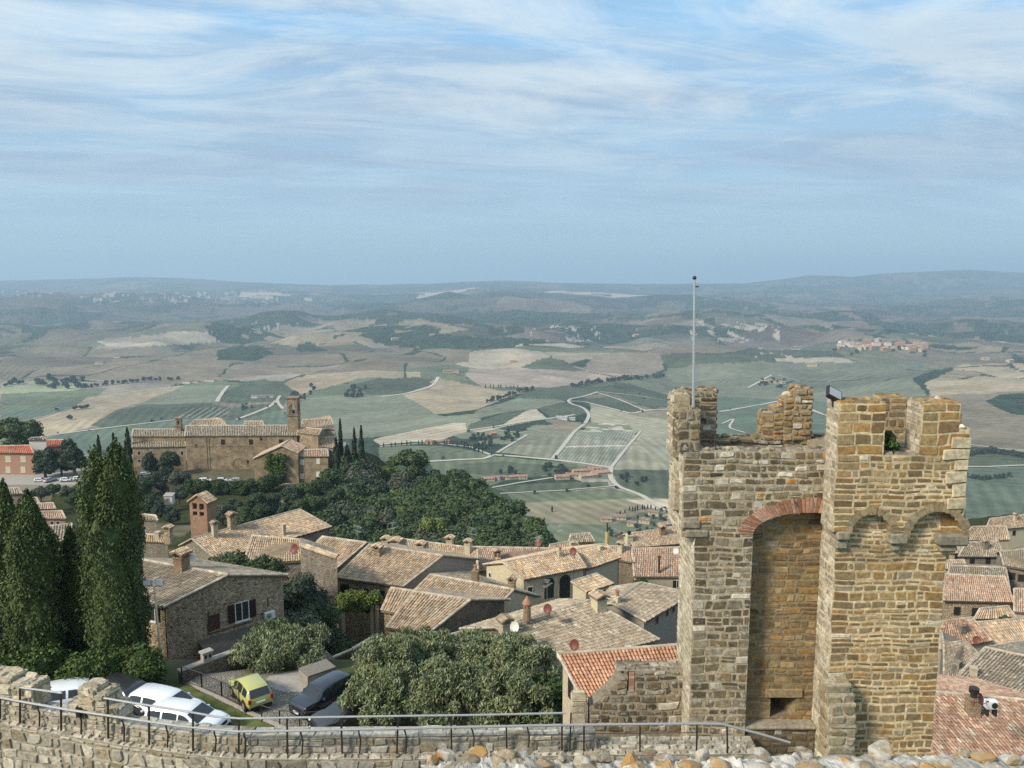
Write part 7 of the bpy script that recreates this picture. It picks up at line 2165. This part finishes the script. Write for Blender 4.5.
def car(name, label, shape, loc, rz, paint, group, plate=True):
    S = SHAPES[shape]; L, W, Hh = S['L'], S['W'], S['H']
    root = thing(name, label, 'car', loc, group); root.rotation_euler = (0, 0, rz)
    tx = np.array(S['top']); belt = S['belt'] * Hh
    xs = np.unique(np.concatenate([tx[:, 0], np.linspace(-.5, .5, 25)]))
    zt_ = np.interp(xs, tx[:, 0], tx[:, 1]) * Hh
    def halfw(x): return W / 2 * (1 - .13 * np.abs(2 * x) ** 5)
    def roofw(x, z): return halfw(x) * (1 - .24 * np.clip((z - belt) / (Hh - belt), 0, 1))
    V = []; R = 8
    for x, zt in zip(xs, zt_):
        hw = halfw(x); zb = min(belt, zt - .02); lo = .17 * Hh + .06 * Hh * (abs(2 * x) ** 6); wr = roofw(x, zt)
        ring = [(0, lo), (hw * .90, lo), (hw * .99, lo + (zb - lo) * .35), (hw * 1.0, lo + (zb - lo) * .7), (hw * .975, zb), (wr, max(zb + .01, zt - .05)), (wr * .86, zt), (0, zt + .012)]
        V += [(x * L, y, z) for y, z in ring]
    V = np.array(V); n = len(xs); mir = V * np.array([1, -1, 1])
    Fq = []
    for i in range(n - 1):
        for k in range(R - 1): Fq.append((i * R + k, (i + 1) * R + k, (i + 1) * R + k + 1, i * R + k + 1))
    mb = MB(); mb.add(V, Fq); mb.add(mir, [f[::-1] for f in Fq])
    for i, fl in ((0, False), (n - 1, True)):
        ring = [tuple(V[i * R + k]) for k in range(R)] + [tuple(mir[i * R + k]) for k in range(R - 2, 0, -1)]
        mb.add(ring, [tuple(range(len(ring)))])
    o = mb.build('body', M[paint], root, smooth=True, world=False)
    # dark sill band
    b = MB()
    for s in (-1, 1): obox(b, (-.40 * L, s * W / 2 * .99 - .02, .15 * Hh), (.80 * L, 0, 0), (0, .04, 0), (0, 0, .07 * Hh))
    obox(b, (-.5 * L - .02, -W * .40, .18 * Hh), (.06, 0, 0), (0, W * .80, 0), (0, 0, .13 * Hh)); obox(b, (.5 * L - .04, -W * .38, .18 * Hh), (.06, 0, 0), (0, W * .76, 0), (0, 0, .12 * Hh))
    b.build('trim', M['black'], root, world=False)
    pil = S['pil']
    for s in (-1, 1):
        for a, c in zip(pil[::2], pil[1::2]):
            gb_ = MB(); lo_, up_ = [], []
            for x in np.linspace(a, c, 6):
                zt = float(np.interp(x, tx[:, 0], tx[:, 1])) * Hh
                zl, zu = belt + .03, max(belt + .05, zt - .10)
                def yy(z): 
                    t = np.clip((z - belt) / max(.02, (zt - .05) - belt), 0, 1); return (halfw(x) * .975 * (1 - t) + roofw(x, zt) * t) + .012
                lo_.append((x * L, s * yy(zl), zl)); up_.append((x * L, s * yy(zu), zu))
            gb_.add(lo_ + up_, [(i, i + 1, 6 + i + 1, 6 + i) for i in range(5)]); gb_.build('side_window', M['glass'], root, world=False)
    for nm, (a, c) in (('windscreen', S['ws']), ('rear_window', S['rw'])):
        za, zc_ = [float(np.interp(v, tx[:, 0], tx[:, 1])) * Hh for v in (a, c)]
        gb_ = MB(); nv_ = np.array([(zc_ - za), 0, -(c - a) * L]); nv_ = nv_ / np.linalg.norm(nv_); nv_ = nv_ if (nv_[0] > 0) == (nm == 'windscreen') else -nv_
        pts = []
        for x, z, sh in ((a, za, .06), (c, zc_, .06)):
            w_ = min(roofw(x, z), halfw(x) * .95) * .88
            for s in (-1, -.5, 0, .5, 1): pts.append(np.array([x * L, s * w_, z + .010 * (1 - abs(s)) - .02]) + nv_ * .03)
        gb_.add(pts, [(i, i + 1, 6 + i, 5 + i) for i in range(4)]); gb_.build(nm, M['glass'], root, world=False)
    r = .215 * Hh
    for x in (-.295 * L, .305 * L):
        for s in (-1, 1):
            b = MB(); y = s * (W / 2 - .10)
            tube(b, [(x, y - .11, r), (x, y - .09, r), (x, y + .09, r), (x, y + .115 * 1, r)], [r * .88, r, r, r * .88], 18); w_ = b.build('wheel', M['black'], root, world=False)
            b = MB(); tube(b, [(x, s * (W / 2 + .012) - .004, r), (x, s * (W / 2 + .012) + .004, r)], r * .62, 14); b.build('rim', M['chrome'], w_, world=False)
            b = MB(); tube(b, [(x, s * (W / 2 - .006) - .003, r + .02), (x, s * (W / 2 - .006) + .003, r + .02)], r * 1.22, 18); b.build('wheel_arch', M['black'], root, world=False)
    for s in (-1, 1):
        b = MB(); cbox(b, .455 * L, .492 * L, s * W * .36 - .16, s * W * .36 + .16, .42 * Hh, .50 * Hh, .02); b.build('headlight', M['clear_lens'], root, world=False)
        b = MB(); cbox(b, -.503 * L, -.47 * L, s * W * .41 - .08, s * W * .41 + .08, .46 * Hh, .64 * Hh, .02); b.build('tail_light', M['red_lens'], root, world=False)
        b = MB(); cbox(b, .13 * L, .17 * L, s * (W / 2 + .08) - .10, s * (W / 2 + .08) + .10, belt - .02, belt + .12, .02); b.build('wing_mirror', M[paint], root, world=False)
    b = MB(); box(b, .495 * L, .508 * L, -W * .22, W * .22, .40 * Hh, .50 * Hh); b.build('grille', M['black'], root, world=False)
    b = MB(); box(b, .499 * L, .512 * L, -.26, .26, .28 * Hh, .355 * Hh); b.build('front_plate', M['white_plastic'], root, world=False)
    b = MB(); box(b, -.512 * L, -.499 * L, -.26, .26, .42 * Hh, .49 * Hh); b.build('rear_plate', M['white_plastic'], root, world=False)
    return root


def gz(px, py): return hit_near(px, py) + Z3 * .075


PK = 'cars parked below the rampart'
car('parked_car', 'yellow green hatchback parked on the cobbled lane, seen from behind', 'hatch', gz(251, 701), math.radians(128), 'paint_yellow', PK).scale = (.92, .92, .92)
car('parked_car', 'dark blue off-road car facing the rampart on the cobbled lane', 'off_roader', gz(323, 708), math.radians(-128), 'paint_dark', PK).scale = (.88, .88, .88)
car('parked_car', 'dark grey car mostly hidden under the olive behind the handrail', 'saloon', gz(352, 727), math.radians(-150), 'paint_grey', PK)
car('parked_car', 'white car nearest the parapet, side on, with its nose to the right', 'saloon', gz(187, 732), math.radians(-14), 'paint_white', PK)
car('parked_car', 'second white car just behind the nearest white one', 'saloon', gz(167, 718), math.radians(-20), 'paint_white', PK)
car('parked_car', 'dark car with a light windscreen behind the two white cars', 'saloon', gz(130, 708), math.radians(-28), 'paint_grey', PK)
car('parked_car', 'white car glimpsed between the two broken merlons', 'saloon', gz(52, 711), math.radians(-160), 'paint_white', PK)
# cars by the church and the pink house, a few pixels each
far0 = None
for i, (px, py, Y, rz, paint, lab) in enumerate(((205, 477, 264, .1, 'paint_white', 'small white car parked alone against the church nave'), (222, 476.5, 264, .05, 'paint_white', 'white car in a pair parked against the church nave, left one'), (234, 476.5, 264, 3.2, 'paint_silver', 'pale car in a pair parked against the church nave, right one'), (40, 481, 262, .2, 'paint_white', 'white car under the holm oaks by the pink house, first from the left'), (50, 480.5, 262, 1.2, 'paint_silver', 'silver car under the holm oaks by the pink house'), (66, 480.5, 262, .1, 'paint_white', 'white car under the right holm oak by the pink house'), (80, 479, 262, .3, 'paint_white', 'white van like car right of the holm oaks'), (145, 475, 266, .4, 'paint_silver', 'pale car half hidden by trees at the left wing of the church'))):
    p = P(px, py, Y); 
    if Y == 264: p[2] = P(200, 477.5, 270)[2] + .02
    else: p[2] = P(px, py + 1.0, Y)[2]
    car('parked_car', lab, 'hatch' if i % 2 else 'saloon', p, rz, paint, 'cars parked by the church')
pt = thing('park_terrace', 'grey retaining wall and car terrace below the pink house', 'terrace', P(50, 484, 262)); b = MB()
box(b, X_(-30, 262, 480), X_(96, 262, 480), 258, 285, -84, P(50, 481.5, 262)[2] - .05); b.build('slab', M['concrete'], pt)
# ------------------------------------------------------------------ things in the valley
VW, VT = 'cream_dull', [(0.36, 0.20, 0.14), (0.30, 0.18, 0.13), (0.40, 0.26, 0.19)]
def small_house(label, px, py, w, d, hgt, rz, wall, pal, group):
    p = hit(px, py); c, s = math.cos(rz), math.sin(rz)
    root = thing('farmhouse', label, 'house', p, group); root.rotation_euler = (0, 0, rz)
    b = MB(); box(b, -w / 2, w / 2, -d / 2, d / 2, -3, hgt)
    for sx in (-1, 1): b.add([(sx * w / 2, -d / 2, hgt), (sx * w / 2, d / 2, hgt), (sx * w / 2, 0, hgt + d * .22)], [(0, 1, 2)])
    b.build('wall', M[wall], root, world=False)
    b = MB()
    for sy in (-1, 1):
        A, B_ = (-w / 2 - .4, sy * (d / 2 + .5), hgt - .15), (w / 2 + .4, sy * (d / 2 + .5), hgt - .15)
        tiles(b, A, B_, (w / 2 + .4, 0, hgt + d * .23), (-w / 2 - .4, 0, hgt + d * .23), 1.2, 2.0, pal)
    b.build('roof', M['tile'], root, world=False)
    nw_ = max(1, int(w / 5))
    for i in range(nw_):
        b = MB(); x = -w / 2 + w * (i + .5) / nw_; box(b, x - .6, x + .6, -d / 2 - .05, -d / 2 + .1, hgt * .45, hgt * .45 + 1.4); b.build('window', M['dark'], root, world=False)
    return root


vr_ = random.Random(12)
GROUPS = [
    ('long farm in the valley with red roofs beside the vineyard', [(488, 481, 20, 9), (496, 480, 14, 9), (505, 479, 16, 9), (514, 479, 14, 8), (523, 479, 13, 8), (562, 479, 22, 11), (574, 477, 26, 11), (588, 477.5, 30, 12), (600, 474.5, 30, 12), (583, 472.5, 34, 10), (596, 470.5, 26, 9)], 'cream_dull', VT, 4.5),
    ('farm among trees beyond the wooded slope in the valley', [(430, 444, 16, 10), (438, 443.5, 16, 9), (447, 443.5, 12, 9), (493, 436, 14, 10)], 'pink', VT, 5),
    ('house with green shaded garden at the near edge of the valley', [(606, 521, 14, 9), (620, 519, 16, 10), (632, 526, 12, 8), (645, 523, 14, 9), (664, 527, 14, 9), (672, 526, 13, 9), (668, 519, 12, 8), (654, 515, 14, 8)], 'cream_dull', [(0.33, 0.22, 0.17), (0.29, 0.22, 0.17)], 4.5),
    ('hilltop farm in the valley straight above the broken merlon', [(763, 383, 20, 12), (770, 382.5, 18, 10), (777, 383, 22, 12), (783, 384, 14, 10)], 'cream_dull', VT, 6),
    ('pale shed by the valley pond', [(562, 419, 26, 14), (571, 420, 18, 10)], 'white_plaster', [(0.45, 0.45, 0.46)], 4),
    ('farm on the left hillside of the valley', [(255, 398, 16, 10), (262, 397.5, 22, 10), (270, 397.5, 18, 10), (187, 383, 22, 12), (194, 382.5, 24, 12), (210, 381, 26, 12)], 'white_plaster', VT, 5),
    ('distant farm on the mauve fields', [(448, 373, 30, 14), (455, 372.5, 30, 14), (513, 363, 22, 12), (100, 364, 28, 14), (118, 358, 28, 14), (322, 345, 32, 16), (395, 340, 34, 16), (636, 336, 34, 18), (812, 366, 36, 18), (1010, 362, 30, 16), (1018, 366, 30, 16), (985, 360, 30, 16)], 'cream_dull', VT, 7),
]
for lab, lst, wall, pal, hgt in GROUPS:
    for (px, py, w, d) in lst:
        small_house(lab, px, py, w, d, hgt * vr_.uniform(.85, 1.2), vr_.uniform(-.5, .5), wall, pal, lab.replace('farm ', 'farms ', 1).replace('house ', 'houses ', 1))
for i in range(34):
    t = vr_.random(); px = 838 + 92 * t; py = 352 - 9 * vr_.random() - 5 * (1 - abs(t - .3)) + 3
    small_house('red roofed house in the distant hill village right of the tower', px, py, vr_.uniform(22, 40), vr_.uniform(14, 22), vr_.uniform(8, 14), vr_.uniform(-.8, .8), ('cream_dull', 'pink', 'white_plaster')[i % 3], VT, 'houses of the distant village')
# trees: cypress rows, groves, hedgerow trees
vp = [make_tree('valley_tree', 'small dark tree in the valley', 'tree', 500 + i, 9, 4.4, .6, 9, 500, .7, c, None, (0, 0, -2000), 'trees in the valley', corek=.85) for i, c in enumerate([(0.034, 0.052, 0.028), (0.045, 0.065, 0.032), (0.055, 0.07, 0.04)])]
vcp = make_cypress('valley_cypress', 'dark cypress in a valley avenue', 520, 11, 1.5, 700, .45, (0, 0, -2000), base=(0.026, 0.04, 0.022), group='cypress avenues in the valley')
usedv = {}
def vtree(px, py, k, s, label, group):
    p = hit(px, py); src = vcp if k == 3 else vp[k]
    if k not in usedv:
        usedv[k] = 1; o = src; o.location = tuple(p); o.scale = (s, s, s); o['label'] = label; o['group'] = group
    else: o = copy_thing(src, p, vr_.uniform(0, 6.28), s * vr_.uniform(.8, 1.2), label, group)
def row(pts, step, k, s, label, group, jit=1.0):
    for (a, b_) in zip(pts[:-1], pts[1:]):
        n = max(1, int(math.hypot(a[0] - b_[0], a[1] - b_[1]) / step))
        for i in range(n):
            t = (i + vr_.uniform(.2, .8)) / n
            vtree(a[0] + (b_[0] - a[0]) * t + vr_.uniform(-jit, jit), a[1] + (b_[1] - a[1]) * t + vr_.uniform(-jit, jit) * .5, k if k >= 0 else vr_.randrange(3), s, label, group)
def grove(poly, n, s, label, group):
    xs = [q[0] for q in poly]; ys = [q[1] for q in poly]; c = 0
    while c < n:
        a, b_ = vr_.uniform(min(xs), max(xs)), vr_.uniform(min(ys), max(ys))
        if inpoly(np.array([a]), np.array([b_]), poly)[0]: vtree(a, b_, vr_.randrange(3), s, label, group); c += 1
grove([(461, 447), (470, 437), (482, 434), (497, 440), (492, 450), (476, 452)], 20, 1.0, 'dark tree in the round grove beside the valley vineyard', 'grove beside the valley vineyard')
grove([(497, 438), (508, 433), (522, 433), (522, 440), (505, 444)], 14, .95, 'dark tree in the grove at the corner of the valley vineyard', 'grove at the vineyard corner')
row([(382, 447), (400, 446), (425, 444), (460, 446), (480, 453)], 5, 3, .8, 'dark cypress in the avenue below the pale valley field', 'cypress avenue in the valley')
row([(470, 450), (486, 455), (495, 456)], 5, 3, .7, 'dark cypress in the avenue below the pale valley field', 'cypress avenue in the valley')
grove([(500, 474), (512, 470), (518, 475), (505, 478)], 6, .9, 'tree behind the long valley farm', 'trees behind the long valley farm'); grove([(540, 476), (548, 467), (562, 467), (568, 474), (552, 477)], 14, 1.0, 'tree behind the long valley farm', 'trees behind the long valley farm')
grove([(614, 478), (622, 472), (640, 478), (655, 482), (640, 486), (620, 484)], 12, .8, 'dark tree in the belt right of the long valley farm', 'tree belt right of the long valley farm')
row([(616, 517), (630, 511), (650, 509), (668, 513), (676, 518)], 3.2, 3, .55, 'dark cypress in the hedge round the near valley houses', 'cypress hedge round the near valley houses')
grove([(610, 528), (640, 516), (678, 516), (678, 536), (620, 540), (600, 534)], 24, .55, 'garden tree among the near valley houses', 'garden trees among the near valley houses')
row([(484, 388), (500, 388), (520, 389)], 4, 3, .9, 'dark cypress in the row on the ridge of the tan field', 'cypress row on the tan ridge')
row([(486, 403), (505, 398), (520, 392), (535, 390)], 3, -1, 1.3, 'dark tree in the strip along the tan hill', 'tree strip along the tan hill')
row([(570, 388), (590, 384), (615, 381), (640, 379), (665, 377)], 3.2, -1, 1.5, 'dark tree in the long belt above the green vineyards', 'tree belt above the green vineyards')
row([(84, 388), (120, 384), (150, 381), (180, 380)], 5, -1, 1.3, 'dark tree along the field edge on the left of the valley', 'trees along the left field edge'); grove([(34, 385), (50, 379), (88, 380), (84, 389), (44, 390)], 24, 1.7, 'dark tree in the small wood left in the valley', 'small wood left in the valley')
grove([(0, 388), (10, 383), (26, 381), (22, 386)], 8, 1.5, 'dark tree at the left edge of the valley', 'trees at the left edge of the valley')
for px, py in ((75, 410), (82, 409.5), (86, 409), (70, 420), (57, 411)): vtree(px, py, 0, 1.2, 'lone dark bush in the pale field left in the valley', 'lone bushes in the pale field')
vtree(552, 512, 3, .9, 'single tree standing alone in the olive tan field', 'lone tree in the tan field')
grove([(284, 398), (296, 390), (312, 386), (316, 396), (300, 402)], 12, 1.2, 'dark tree in the copse above the church tower', 'copse above the church tower'); grove([(240, 408), (248, 404), (252, 408), (244, 412)], 6, .9, 'tree by the farm on the left hillside', 'trees by the left hillside farm')
grove([(338, 397), (352, 388), (366, 388), (362, 398)], 14, 1.3, 'dark tree in the copse above the church tower', 'copse above the church tower')
grove([(755, 385), (765, 380), (790, 382), (792, 388), (770, 388)], 14, 1.2, 'tree around the hilltop farm', 'trees around the hilltop farm')
row([(969, 456), (985, 453), (1005, 455), (1024, 458)], 3, -1, 1.2, 'dark tree in the belt right of the tower', 'tree belt right of the tower'); row([(965, 478), (985, 480), (1010, 477)], 4, -1, .8, 'tree along the lower field right of the tower', 'trees along the lower field right of the tower')
for i in range(10):
    vtree(vr_.uniform(830, 935), vr_.uniform(345, 357), vr_.randrange(3), 1.9, 'tree around the distant hill village', 'trees around the distant village')

# odd trees along the valley roads
for pts, wid in ROADS[:18]:
    for (a, b_) in zip(pts[:-1], pts[1:]):
        L_ = math.hypot(a[0] - b_[0], a[1] - b_[1])
        for i in range(int(L_ / 9)):
            if vr_.random() < .80: continue
            t = vr_.random(); vtree(a[0] + (b_[0] - a[0]) * t + vr_.choice((-1, 1)) * vr_.uniform(1.5, 4), a[1] + (b_[1] - a[1]) * t + vr_.choice((-1, 1)) * vr_.uniform(.8, 2), vr_.randrange(3), vr_.uniform(.4, .75), 'small tree beside a pale valley road', 'trees beside the valley roads')

#print('valley trees', sum(1 for o in bpy.data.objects if o.name.startswith('valley_tree')))
